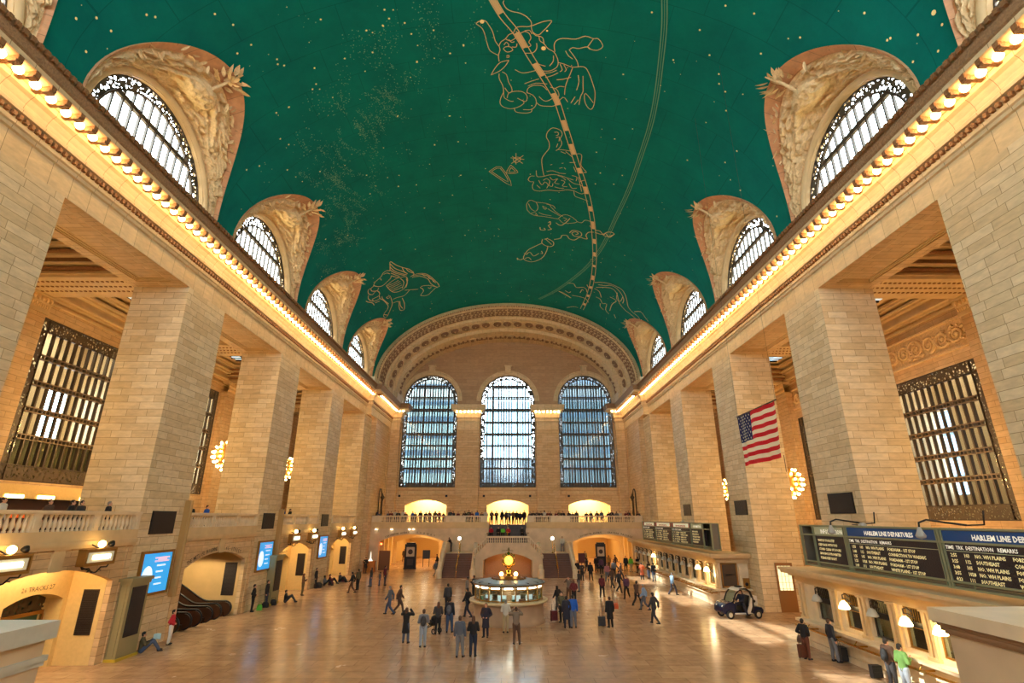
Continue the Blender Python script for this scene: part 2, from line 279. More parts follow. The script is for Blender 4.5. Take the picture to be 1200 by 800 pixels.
STARS='953 443 10 1154 470 10 1093 471 10 1370 522 10 1421 512 10 1244 529 10 1243 529 10 1092 502 10 1244 487 10 1229 471 10 986 500 10 760 480 10 699 535 10 1335 632 10 1117 615 10 864 499 10 844 521 10 822 526 10 1323 486 10 1172 450 10 1180 462 10 1247 690 10 1024 771 10 869 763 10 1346 776 10 1287 831 10 1319 980 10 642 837 10 504 806 10 789 936 10 998 989 10 890 716 10 538 623 10 682 662 10 1124 854 10 2290 413 10 2393 409 10 2484 445 10 2740 355 10 2585 408 10 2768 382 10 2793 379 10 2883 355 10 2878 358 10 2964 336 10 3014 317 10 3080 329 10 2307 474 10 2371 492 10 2427 510 10 2238 449 10 2389 504 10 2468 534 10 2608 579 10 2587 608 10 2412 644 10 2742 629 10 3029 597 10 3026 351 10 2949 370 10 2917 369 10 2629 419 10 2955 317 20 1492 479 26 1708 516 30 1153 469 10 1244 528 10 1369 522 10 1421 511 10 1247 689 10 1119 614 10 1333 632 10 1986 697 10 2028 745 10 2138 735 10 2110 764 10 2018 777 10 1343 776 10 1287 831 10 1116 780 10 1024 770 10 2017 538 10 2059 445 10 2185 497 10 2052 658 10 1716 490 10 1355 690 10 249 336 10 410 361 10 623 394 10 684 440 10 261 351 10 409 384 10 423 388 10 123 345 10 621 441 10 953 443 10 746 469 10 740 475 10 637 533 10 697 535 10 426 585 10 357 574 10 591 571 10 612 587 10 185 325 10 432 367 10 661 412 10'
# ------------------------------------------------------------------ layout numbers (metres; hall axis runs along +Y)
W=18.3; BAY=12.853; Y0=27.55; PW=3.94; DEP=3.2; ZS=18.95
VA,VB,VZ=18.24,11.44,23.96; YE=68.5; YF=79.4; YB=-16.0
bayc=lambda k:Y0-(BAY-PW)/2+k*BAY           # k=0 is the bay before pier 0
piery=lambda k:Y0+k*BAY
LH,LV=5.35,6.1                              # lunette half width, rise
# floor
f=MB(); f.box(-34,34,YB-2,100,-.4,0)
def floormat():
    m=stone('tennessee_marble_floor',(202,164,128),(186,148,114),(144,112,86),bw=1.9,bh=.95,ms=.012,rough=.2,bump=0,spec=.5,noisev=.24,horiz=True)
    nt=m.node_tree; b=nt.nodes['Principled BSDF']; g=N(nt,'ShaderNodeNewGeometry'); n=N(nt,'ShaderNodeTexNoise'); n.inputs['Scale'].default_value=.5; n.inputs['Detail'].default_value=6
    nt.links.new(g.outputs['Position'],n.inputs['Vector']); r=N(nt,'ShaderNodeMapRange'); r.inputs[3].default_value=.12; r.inputs[4].default_value=.34
    nt.links.new(n.outputs['Fac'],r.inputs[0]); nt.links.new(r.outputs[0],b.inputs['Roughness']); return m
struct('floor',f,floormat(),'polished pink-brown marble floor of the concourse')
# piers
for s,side in ((-1,'left'),(1,'right')):
    for k in range(-3,4):
        y=piery(k); b=MB(); b.box(s*W,s*(W+DEP),y,y+PW,0,ZS)
        b.box(s*(W-.06),s*(W+DEP+.06),y-.06,y+PW+.06,0,.55); b.box(s*(W-.035),s*(W+DEP+.035),y-.035,y+PW+.035,.55,2.3 if s<0 else 2.2)
        nm=['third','second','nearest','first','second','third','fourth'][k+3]
        o=struct('pier',b,STONE,'tall square limestone pier carrying the %s cornice, %s'%(side,{-3:'far behind the viewer',-2:'behind the viewer',-1:'cut by the photo edge',0:'nearest one fully in view',1:'next beyond the nearest full one',2:'third in view from the front',3:'last before the end wall'}[k]),'pier')
# entablature and cornice, swept along Y, with the step outwards at the end
def profile(off):
    # (distance inward from wall face, z)
    return [(-.06,ZS),(0,ZS),(0,19.95),(.10,19.98),(.12,20.12),(.20,20.16),(.22,20.30),(.12,20.34),(.12,20.62),(.30,20.66),(.32,20.80),(.26,20.86),(.30,21.05),(.42,21.28),(.55,21.40),
        (.55,21.62),(1.28,21.70),(1.34,21.72),(1.34,21.92),(1.42,21.98),(1.50,22.35),(1.56,22.45),(1.56,22.58),(.2,22.7),(.1,22.72),(.06,23.96),(-.3,23.98)]
def sweep(mb,prof,pts,mi=0,band=None):
    """prof [(inward,z)] swept along plan polyline pts [(x,y)], inward = left of direction"""
    n=len(pts); dirs=[]
    for i in range(n-1):
        d=Vector((pts[i+1][0]-pts[i][0],pts[i+1][1]-pts[i][1])).normalized(); dirs.append(Vector((-d.y,d.x)))
    v=[]
    for i,p in enumerate(pts):
        a=dirs[max(i-1,0)]; b=dirs[min(i,n-2)]; m=(a+b); m=m/m.dot(a) if m.length>1e-6 else a
        for w,z in prof: v.append((p[0]+m.x*w,p[1]+m.y*w,z))
    k=len(prof); f=[]
    for i in range(n-1):
        for j in range(k-1): f.append((i*k+j,(i+1)*k+j,(i+1)*k+j+1,i*k+j+1))
    o_=len(mb.m); mb.add(v,f,mi)
    if band:
        for q_ in range(len(f)):
            if band[0]<=q_%(k-1)<=band[1]: mb.m[o_+q_]=2
XE=17.72
for s,side in ((-1,'left'),(1,'right')):
    pts=[(s*W,YB),(s*W,66.4),(s*(XE-.1),66.4),(s*(XE-.1),78.33),(s*16.33,78.33),(s*16.33,79.4)]
    if s<0: pts=pts[::1]; 
    pr=profile(0)
    mb=MB(); P2=pts if s>0 else pts
    # direction +Y: left is -X, so right wall uses it directly; left wall reversed
    sweep(mb,pr,pts if s>0 else pts[::-1],0,(18,22))
    # dentils
    y=YB
    while y<66.2: mb.box(s*(W-.12),s*(W-.27),y,y+.13,20.4,20.58,1); y+=.26
    y=66.8
    while y<78.2: mb.box(s*(XE-.2),s*(XE-.37),y,y+.13,20.4,20.58,1); y+=.26
    # leaf beads on the top edge
    y=YB
    while y<66.2: mb.box(s*(W-1.56),s*(W-1.66),y,y+.16,22.3,22.52,1); y+=.3
    # scroll brackets between the bulbs
    y=-9.62
    while y<66.0: mb.box(s*(W-.5),s*(W-1.34),y-.1,y+.1,21.5,21.74,1); mb.box(s*(W-1.0),s*(W-1.3),y-.12,y+.12,21.42,21.55,1); y+=.7
    y=66.9
    while y<77.6: mb.box(s*(XE-.6),s*(XE-1.4),y-.09,y+.09,21.5,21.74,1); y+=.7
    struct('trim_1' if s<0 else 'trim_2',mb,[JOINT,GILT,BROWNM],'%s entablature with dentils and brackets under the cornice'%side,'cornice')
    # lintel soffits with a sunk panel over each opening
    mb=MB()
    mb.box(s*(W+.03),s*(W+DEP),YB,69.9,ZS+.14,20.5)
    for k in range(-2,4):
        c=bayc(k); a,b_=c-(BAY-PW)/2,c+(BAY-PW)/2
        for x0,x1,ya,yb in ((W+.03,W+.62,a,b_),(W+DEP-.62,W+DEP,a,b_),(W+.62,W+DEP-.62,a,a+.75),(W+.62,W+DEP-.62,b_-.75,b_)):
            mb.box(s*x0,s*x1,ya,yb,ZS,ZS+.15)
        for q,(i,zz) in enumerate(((.62,.05),(.74,.09))):
            x0,x1,ya,yb=W+i,W+DEP-i,a+i+.13,b_-i-.13
            for A in ((x0,x0+.1,ya,yb),(x1-.1,x1,ya,yb),(x0,x1,ya,ya+.1),(x0,x1,yb-.1,yb)): mb.box(s*A[0],s*A[1],A[2],A[3],ZS+zz,ZS+.15,1)
    struct('trim_3' if s<0 else 'trim_4',mb,[STONE2,PLAIN],'%s lintels over the openings with sunk soffit panels'%side,'lintel')
# bulbs in rows
bm=MB(); bm.ball((0,0,0),.17,8,6); bulb_me=bm.mesh('light_bulb',[BULB])
def bulb(x,y,z,label,group):
    o=bpy.data.objects.new('light_bulb',bulb_me); COL.objects.link(o); o.location=(x,y,z); tag(o,label,'light bulb',group)
for s,side in ((-1,'left'),(1,'right')):
    y=-9.27
    while y<66.0: bulb(s*(W-.95),y,21.50,'round bulb glowing between brackets under the long %s cornice'%side,'bulbs under the %s cornice'%side); y+=.7
    y=67.25
    while y<77.5: bulb(s*(XE-1.05),y,21.56,'round bulb under the stepped-out end piece of the %s cornice'%side,'bulbs at the %s cornice end'%side); y+=.7
# ------------------------------------------------------------------ vault
def lun_h(y):
    for k in range(-3,5):
        d=(y-bayc(k))/LH
        if abs(d)<1: return LV*math.sqrt(1-d*d)
    return 0.
ys=set([YB,YE])
for k in range(-2,4):
    for i in range(29): ys.add(bayc(k)-LH*math.cos(PI*i/28))
y=YB
while y<YE: 
    if lun_h(y)==0: ys.add(y)
    y+=1.2
ys=sorted(q for q in ys if YB<=q<=YE)
NA=72; mb=MB(); v=[];fc=[]
for y in ys:
    t0=math.asin(min(1,lun_h(y)/VB))
    for i in range(NA+1):
        t=t0+(PI-2*t0)*i/NA; v.append((-VA*math.cos(t),y,VZ+VB*math.sin(t)))
for j in range(len(ys)-1):
    for i in range(NA): a=j*(NA+1)+i; fc.append((a,a+1,a+NA+2,a+NA+1))
mb.add(v,fc,0,True)
def vp(t,y,off=.05):
    """point on the vault at angle t, pulled off metres into the hall"""
    return Vector((-(VA-off)*math.cos(t),y,VZ+(VB-off)*math.sin(t)))
def vstrip(pts,w,mi,off=.05):
    """painted line following the vault; pts [(t,y)]"""
    P=[vp(t,y,off) for t,y in pts]; n=len(P); L=[];R=[]
    for i in range(n):
        d=P[min(i+1,n-1)]-P[max(i-1,0)]
        nr=Vector((P[i].x/VA**2,0,(P[i].z-VZ)/VB**2)).normalized(); sd=d.cross(nr)
        if sd.length<1e-6: sd=Vector((0,1,0))
        sd.normalize(); L.append(P[i]-sd*w/2); R.append(P[i]+sd*w/2)
    mb.add(L+R,[(i,i+1,n+i+1,n+i) for i in range(n-1)],mi)
def smooth(p,n=4):
    out=[]
    for i in range(len(p)-1):
        a=p[max(i-1,0)];b=p[i];c=p[i+1];d=p[min(i+2,len(p)-1)]
        for j in range(n):
            u=j/n
            out.append(tuple(.5*((2*b[q])+(-a[q]+c[q])*u+(2*a[q]-5*b[q]+4*c[q]-d[q])*u*u+(-a[q]+3*b[q]-3*c[q]+d[q])*u**3) for q in (0,1)))
    out.append(p[-1]); return out
def dec(s): 
    a=[int(q) for q in s.split()]; return [(a[i]/1000,a[i+1]/20) for i in range(0,len(a),2)]
for s in CONST.split('|'):
    p=dec(s); y=sum(q[1] for q in p)/len(p); vstrip(smooth(p,3),.05 if y<46 else .085,1)
def dist(p,q): return math.dist(vp(*p),vp(*q))
e=smooth(dec(ECL),8); ln=0; cur=[[],[],[]]; w=.42
def shift(p,i,o):
    a=vp(*p[max(i-1,0)]);b=vp(*p[min(i+1,len(p)-1)]); d=(b-a).normalized(); sd=d.cross(Vector((0,0,1))).normalized()
    return (p[i][0]+sd.x*o/(VA*max(.3,math.sin(p[i][0]))),p[i][1]+sd.y*o)
for o in (-.2,.2): vstrip([shift(e,i,o) for i in range(len(e))],.06,1)
seg=[];on=False
for i in range(len(e)):
    if i: ln+=dist(e[i-1],e[i])
    now=int(ln/1.35)%2==0
    if now: seg.append(e[i])
    if (not now or i==len(e)-1) and len(seg)>1: vstrip(seg,.32,1); seg=[]
    elif not now: seg=[]
q=smooth(dec(EQU),8)
for o in (-.14,.14): vstrip([shift(q,i,o) for i in range(len(q))],.06,3)
vstrip(q,.035,3)
def star(t,y,r,mi=2):
    c=vp(t,y,.06); nr=Vector((c.x/VA**2,0,(c.z-VZ)/VB**2)).normalized(); a=Vector((0,1,0)); b=nr.cross(a)
    n=8; mb.add([c]+[c+(a*math.cos(2*PI*i/n)+b*math.sin(2*PI*i/n))*r for i in range(n)],[(0,i+1,(i+1)%n+1) for i in range(n)],mi)
a=[int(x) for x in STARS.split()]
for i in range(0,len(a),3):
    t,y,sz=a[i]/1000,a[i+1]/20,a[i+2]/10
    if VB*math.sin(t)>lun_h(y)+.45: star(t,y,.05*sz+.01)
    if sz>1.5: star(t,y,.1*sz+.1,1) if False else None
rs=random.Random(3)
for i in range(420):
    t=rs.uniform(.15,PI-.15); y=rs.uniform(4,YE-1)
    if VB*math.sin(t)<lun_h(y)+.6: continue
    star(t,y,rs.choice((.02,.025,.03,.045)))
# milky way: scattered flecks in a band
MWP=[(-2.5,19),(-4.6,22.3),(-6.6,24.9),(-8.8,27.7),(-10.8,30.8),(-12.9,34.2),(-15,39.1),(-16.3,42.6)]
for i in range(4200):
    j=rs.uniform(0,len(MWP)-1.01); k=int(j); u=j-k; x=MWP[k][0]*(1-u)+MWP[k+1][0]*u; y=MWP[k][1]*(1-u)+MWP[k+1][1]*u
    x+=rs.gauss(0,2.2); y+=rs.gauss(0,2.8)
    if noise.noise(Vector((x*.55,y*.35,3)))<-.05+rs.random()*.2 or abs(x)>17: continue
    t=math.acos(max(-1,min(1,-x/VA)))
    if VB*math.sin(t)<lun_h(y)+.5: continue
    star(t,y,rs.choice((.015,.02,.026,.038)),3)
for i in range(70):
    j=rs.uniform(2.5,len(MWP)-1.01); k=int(j); u=j-k; x=MWP[k][0]*(1-u)+MWP[k+1][0]*u+rs.gauss(0,1.6); y=MWP[k][1]*(1-u)+MWP[k+1][1]*u+rs.gauss(0,2.0); a=rs.uniform(-.2,.9); L_=rs.uniform(.6,2.2)
    for q in range(int(L_*26)):
        t_=rs.random()*L_; X_=x+t_*math.sin(a)*.8+rs.gauss(0,.09); Y_=y+t_*math.cos(a)+rs.gauss(0,.09)
        if abs(X_)>17.2: continue
        t=math.acos(-X_/VA)
        if VB*math.sin(t)<lun_h(Y_)+.5: continue
        star(t,Y_,rs.choice((.015,.022,.034)),3)
def ceilmat():
    m=bpy.data.materials.new('teal_painted_vault'); m.use_nodes=True; nt=m.node_tree; b=nt.nodes['Principled BSDF']; b.inputs['Roughness'].default_value=.75; b.inputs['Specular IOR Level'].default_value=.15
    g=N(nt,'ShaderNodeNewGeometry'); n=N(nt,'ShaderNodeTexNoise'); n.inputs['Scale'].default_value=.35; n.inputs['Detail'].default_value=8; n.inputs['Roughness'].default_value=.7
    nt.links.new(g.outputs['Position'],n.inputs['Vector'])
    cr=N(nt,'ShaderNodeValToRGB'); cr.color_ramp.elements[0].position=.3; cr.color_ramp.elements[0].color=lin(TEAL0); cr.color_ramp.elements[1].position=.72; cr.color_ramp.elements[1].color=lin(TEAL1)
    nt.links.new(n.outputs['Fac'],cr.inputs[0])
    br=N(nt,'ShaderNodeTexBrick'); br.inputs['Scale'].default_value=1; br.inputs['Brick Width'].default_value=3.2; br.inputs['Row Height'].default_value=2.4; br.inputs['Mortar Size'].default_value=.02
    br.inputs['Color1'].default_value=br.inputs['Color2'].default_value=(1,1,1,1); br.inputs['Mortar'].default_value=(.72,.72,.72,1)
    nt.links.new(g.outputs['Position'],br.inputs['Vector'])
    # faint cloudy milky streaks on the left of the band
    mx=N(nt,'ShaderNodeMix',data_type='RGBA',blend_type='MULTIPLY'); mx.inputs[0].default_value=1
    nt.links.new(cr.outputs[0],mx.inputs[6]); nt.links.new(br.outputs['Color'],mx.inputs[7]); nt.links.new(mx.outputs[2],b.inputs['Base Color']); return m
TEAL0=(0,104,95); TEAL1=(0,128,112)
CL=mat('painted_constellation_line',(226,198,146),.7); ST=mat('painted_gold_star',(240,214,140),.6,emit=.25); ML=mat('painted_pale_green_line',(112,168,132),.7)
struct('ceiling',mb,[ceilmat(),CL,ST,ML],'teal vaulted ceiling painted with gold constellations','ceiling')
# ------------------------------------------------------------------ lunettes: rim, carved surround, window
def lun_ring(sc,kind,th):
    """local frame: x inward positive from wall line, y along hall, z up. returns point"""
    dy=-LH*math.cos(th); dz=LV*math.sin(th)
    if kind=='vault': 
        z=dz; x=W-VA*math.sqrt(max(0,1-(z/VB)**2)); return Vector((x,dy,VZ+z))
def lunette():
    root=thing('lunette_surround','carved','lunette',kind='structure')
    n=64; ths=[PI*i/n for i in range(n+1)]
    O=[lun_ring(1,'vault',t) for t in ths]
    WR=5.0
    I=[Vector((-.35,-WR*math.cos(t),23.2+.35+WR*math.sin(t))) for t in ths]
    Ii=[p.copy() for p in I]
    # stone rim
    r=MB(); R1=[o.lerp(i,.25) for o,i in zip(O,I)]
    for A,B in ((O,[o+Vector((.16,0,-.02)) for o in O]),([o+Vector((.16,0,-.02)) for o in O],[q+Vector((.10,0,-.02)) for q in R1]),([q+Vector((.10,0,-.02)) for q in R1],R1)):
        r.add(A+B,[(i,i+1,n+1+i+1,n+1+i) for i in range(n)],0)
    obj('stone_rim',r,RIM,root,recalc=True)
    # carved relief
    m=40; n2=240; v=[]
    rr=random.Random(5)
    leaves=[(rr.uniform(.05,.95),rr.uniform(.1,.95),rr.uniform(.012,.03),rr.uniform(.02,.07),rr.uniform(0,PI)) for _ in range(130)]
    for i in range(n2+1):
        t=PI*i/n2; o=lun_ring(1,'vault',t).lerp(Vector((-.35,-WR*math.cos(t),23.55+WR*math.sin(t))),.25)
        e=Vector((-.35,-WR*math.cos(t),23.55+WR*math.sin(t)))
        for j in range(m+1):
            u=j/m; p=o.lerp(e,u); a=i/n2
            env=min(1,8*u)*min(1,8*(1-u))*min(1,12*a)*min(1,12*(1-a))
            # central shield, wings sweeping either side, foliage
            d=0
            sx=(a-.5)/.075; sy=(u-.48)/.27
            q=sx*sx+sy*sy
            if q<1: d=max(d,.42*math.sqrt(1-q)+.14)
            for c,sg in ((.385,1),(.615,-1)):
                w=(a-c)/.12; h=(u-.5-sg*.0-.25*w*sg*-1)/.16
                if w*w+h*h<1: d=max(d,.4*math.sqrt(1-w*w-h*h)*(0.6+.4*math.sin(70*(a+u*.5*sg))))
            for c in (.30,.70,.2,.8):
                w=(a-c)/.035; h=(u-.5)/.42
                if w*w+h*h<1: d=max(d,.32*math.sqrt(1-w*w-h*h)*(.7+.3*math.sin(50*u)))
            for la,lu,lr,ll,lg in leaves:
                da=(a-la); du=(u-lu)*.35; x=da*math.cos(lg)+du*math.sin(lg); y=-da*math.sin(lg)+du*math.cos(lg)
                k=(x/lr)**2*.5+(y/(ll*.25))**2*.5
                if k<1: d=max(d,.26*(1-k))
            d+=.10*noise.noise(Vector((a*40,u*9,1)))+.16*max(0,.35-abs(noise.noise(Vector((a*34,u*8+a*9,2)))))*2-.05*abs(noise.noise(Vector((a*90,u*24,5))))
            nr=Vector((.75,0,-.66)) if True else None
            v.append(p+nr*(d*env*1.35))
    r=MB(); r.add(v,[(i*(m+1)+j,(i+1)*(m+1)+j,(i+1)*(m+1)+j+1,i*(m+1)+j+1) for i in range(n2) for j in range(m)],0,True)
    obj('carved_relief',r,CARVE,root)
    # foliage plume at the top
    r=MB(); rr=random.Random(2); top=O[n//2]
    def leaf(c,d,L,wd):
        d=d.normalized(); s_=d.cross(Vector((0,.3,1))).normalized(); up=s_.cross(d)
        vs=[];k=5
        for i in range(k+1):
            u=i/k; w_=wd*math.sin(PI*min(1,u*.9+.1)); c_=c+d*(L*u)+up*(.25*L*u*u)
            vs+= [c_-s_*w_,c_+up*(w_*.5),c_+s_*w_]
        r.add(vs,[(3*i+j,3*i+3+j,3*i+4+j,3*i+1+j) for i in range(k) for j in range(2)],0,True)
    for i in range(26):
        a=rr.uniform(-1,1); c=top+Vector((.15+rr.uniform(-.9,.25),a*.5,-.2+rr.uniform(-.5,.0)))
        leaf(c,Vector((rr.uniform(.3,1),a*1.4,rr.uniform(-.7,.3))),rr.uniform(.4,.8),rr.uniform(.08,.15))
    for a in (-1,1):
        for i in range(16):
            th=PI/2+a*(.2+.75*i/16); o=lun_ring(1,'vault',th).lerp(Vector((-.35,-WR*math.cos(th),23.55+WR*math.sin(th))),rr.uniform(.12,.3)); c=o+Vector((.2,0,-.15))
            leaf(c,Vector((rr.uniform(-.5,.3),a*rr.uniform(-1,.6),rr.uniform(-1,.1))),rr.uniform(.35,.6),rr.uniform(.06,.1))
    r.tube([top+Vector((-1.1,0,-1.0)),top+Vector((-.4,.05,-.5)),top+Vector((.2,0,-.15)),top+Vector((.55,0,.05))],[.1,.09,.07,.03])
    obj('foliage_plume',r,CARVE,root,recalc=False)
    # rounded jamb
    r=MB(); prof=[(0,0),(.16,-.1),(.2,-.22),(.14,-.33),(0,-.36),(-.35,-.36)]  # (x forward, radial)
    v=[]
    for t in ths:
        for x,q in prof: v.append((-.35+x,-(WR+q)*math.cos(t),23.55+(WR+q)*math.sin(t)))
    k=len(prof); r.add(v,[(i*k+j,(i+1)*k+j,(i+1)*k+j+1,i*k+j+1) for i in range(n) for j in range(k-1)],0,True)
    for s_ in (-1,1): r.add([(-.35+x,s_*(WR+q),z) for z in (22.4,23.55) for x,q in prof],[(j,j+1,k+j+1,k+j) for j in range(k-1)],0)
    obj('rounded_jamb',r,PLAIN,root)
    return root
def lun_window():
    root=thing('window_1','lun','window',kind='structure')
    R=4.62; x0=-.72; n=40; cz=23.55; ths=[PI*i/n for i in range(n+1)]
    def ring(mb,ra,rb,xa,xb,mi=0):
        v=[]
        for t in ths:
            for rr_,x in ((ra,xa),(ra,xb),(rb,xb),(rb,xa)): v.append((x,-rr_*math.cos(t),cz+rr_*math.sin(t)))
        f=[]
        for i in range(n):
            for j in range(4): f.append((4*i+j,4*i+4+j,4*i+4+(j+1)%4,4*i+(j+1)%4))
        mb.add(v,f,mi)
        for s_ in (-1,1): mb.box(xa,xb,s_*ra,s_*rb,22.2,cz,mi)
    r=MB(); ring(r,R,R-.08,x0,x0+.1); ring(r,3.98,3.88,x0-.03,x0+.12); 
    obj('frame',r,BRONZE,root)
    r=MB(); v=[]
    for t in ths:
        for q in (R-.06,3.96): v.append((x0+.03,-q*math.cos(t),cz+q*math.sin(t)))
    r.add(v,[(2*i,2*i+2,2*i+3,2*i+1) for i in range(n)],0)
    for s_ in (-1,1): r.box(x0+.02,x0+.04,s_*R,s_*3.96,22.3,cz)
    obj('scrollwork_border',r,FILI,root)
    r=MB(); zt=26.15
    for i in range(-6,7):
        y=i*.62; h=math.sqrt(max(0,3.92**2-y*y))+cz
        if abs(y)<3.9:
            r.box(x0-.05,x0+.09,y-.045,y+.045,22.3,h)
    a=math.sqrt(3.92**2-(zt-cz)**2); r.box(x0-.06,x0+.12,-a,a,zt-.13,zt+.13)
    r.box(x0-.06,x0+.12,-3.95,3.95,22.2,22.5)
    obj('mullions',r,BRONZE,root)
    r=MB(); v=[(x0-.02,0,cz)]+[(x0-.02,-3.95*math.cos(t),cz+3.95*math.sin(t)) for t in ths]; r.add(v,[(0,i+1,i+2) for i in range(n)]); r.add([(x0-.02,-3.95,22.3),(x0-.02,3.95,22.3),(x0-.02,3.95,cz),(x0-.02,-3.95,cz)],[(0,1,2,3)])
    obj('pane',r,GLASS,root,recalc=False)
    return root
ls=lunette(); lw=lun_window(); wn=0; first=True
ordn=['behind the viewer','cut by the top edge of the photo','nearest one fully in view','second in view','third in view','smallest, farthest from the viewer']
for s,side in ((-1,'left'),(1,'right')):
    for k in range(-2,4):
        wn+=1; loc=(s*W,bayc(k),0); rz=0 if s<0 else PI
        L1='carved foliage and shield surround of the %s vault lunette, %s'%(side,ordn[k+2]); L2='arched lunette window with iron scroll border high on the %s, %s'%(side,ordn[k+2])
        if first:
            ls.location=loc; lw.location=loc; ls['label']=L1; lw['label']=L2; first=False
        else:
            copy_tree(ls,loc,rz,L1); copy_tree(lw,loc,rz,L2).name='window_%d'%wn
# walls above the cornice behind the lunettes
for s,side in ((-1,'left'),(1,'right')):
    fn=lambda u,z,w,s=s:(s*(W+.38+w),u,z)
    mb=MB(); wall(mb,fn,YB,YE+.5,22.2,32,[('round',bayc(k),4.62,22.2,23.55,28.17) for k in range(-2,4)],.5,0,back=False)
    struct('wall_%s'%side,mb,PLAIN,'upper %s wall behind the lunette windows'%side,'wall')
bayd=lambda k:bayc(k+1)
# ------------------------------------------------------------------ left lower walls with arches, balcony
LF=lambda u,z,w:(-W-w,u,z)
lower=MB(); AR=[]
for k in range(-2,3):
    c=bayd(k); a,b=c-(BAY-PW)/2,c+(BAY-PW)/2
    AR.append(c); wall(lower,LF,a,b,0,5.3,[('seg',c,3.6,0,3.48,4.19)],.25,0)
    # recessed panels over the arch and string courses
    lower.box(-W+.0,-W+.14,a,b,5.0,5.12,1); lower.box(-W,-W+.2,a,b,5.12,5.3,1); lower.box(-W-.1,-W+.12,a,b,5.3,5.72,1)
    for ya,yb in ((a+.3,c-.35),(c+.35,b-.3)):
        lower.box(-W,-W+.06,ya,yb,4.86,4.92,1)
    lower.box(-W,-W+.09,c-.3,c+.3,4.15,5.0,1)
    for yy in (a+.02,b-.42): lower.box(-W,-W+.07,yy,yy+.4,0,4.9,0)
lowerwall=struct('wall_left_lower',lower,[STONE2,PLAIN],'lower left wall with segmental arches below the balcony','wall')
mb=MB(); mb.box(-W-DEP+2.5-.7,-30.1,YB,79,5.1,5.35); mb.box(-W-.7,-19,YB,79,5.1,5.35); mb.box(-19,-30.1,YB,79,5.1,5.35)
struct('floor_balcony',mb,MARBLE,'left balcony floor slab','floor')
# baluster
bp=MB(); bp.lathe([(.07,0),(.07,.06),(.045,.09),(.085,.2),(.095,.28),(.07,.4),(.045,.52),(.06,.57),(.07,.62),(.07,.66)],10)
bal_me=bp.mesh('baluster',[MARBLE])
def balustrade(label,fn,a,b,piers,z=5.72,rot=0,h=.66,group='balustrades'):
    """fn(u,w)->(x,y); piers = list of solid spans (u0,u1)"""
    t=thing('balustrade',label,'balustrade',(fn((a+b)/2,0)[0],fn((a+b)/2,0)[1],z),0,None)
    cx,cy=t.location.x,t.location.y
    def bx(mb,u0,u1,w0,w1,z0,z1):
        p=fn(u0,w0);q=fn(u1,w1); mb.box(p[0]-cx,q[0]-cx,p[1]-cy,q[1]-cy,z0,z1)
    r=MB(); bx(r,a,b,-.02,.34,h,h+.05); bx(r,a,b,-.06,.38,h+.05,h+.16); obj('handrail',r,MARBLE,t)
    for p in piers:
        r=MB(); bx(r,p[0],p[1],0,.32,-.0,h); bx(r,p[0]+.1,p[1]-.1,-.03,.0,.1,h-.1); obj('pedestal',r,MARBLE,t)
    spans=[]; ps=sorted(piers)
    for i in range(len(ps)-1): spans.append((ps[i][1],ps[i+1][0]))
    for u0,u1 in spans:
        n=max(1,int((u1-u0)/.24)); 
        for i in range(n):
            u=u0+(u1-u0)*(i+.5)/n; x,y=fn(u,.16); o=bpy.data.objects.new('baluster',bal_me); COL.objects.link(o); o.parent=t; o.location=(x-cx,y-cy,0); o.scale=(1,1,h/.66)
    return t
for k,nm in ((-1,'nearest the viewer'),(0,'above the escalator arch'),(1,'above the second passage arch'),(2,'above the farthest passage arch')):
    c=bayd(k); a,b=c-(BAY-PW)/2,c+(BAY-PW)/2
    balustrade('stone balustrade of the left balcony, %s'%nm,lambda u,w:(-W+.1-w,u),a,b,[(a,a+.35),(c-1.75,c-1.35),(c+1.35,c+1.75),(b-.35,b)])
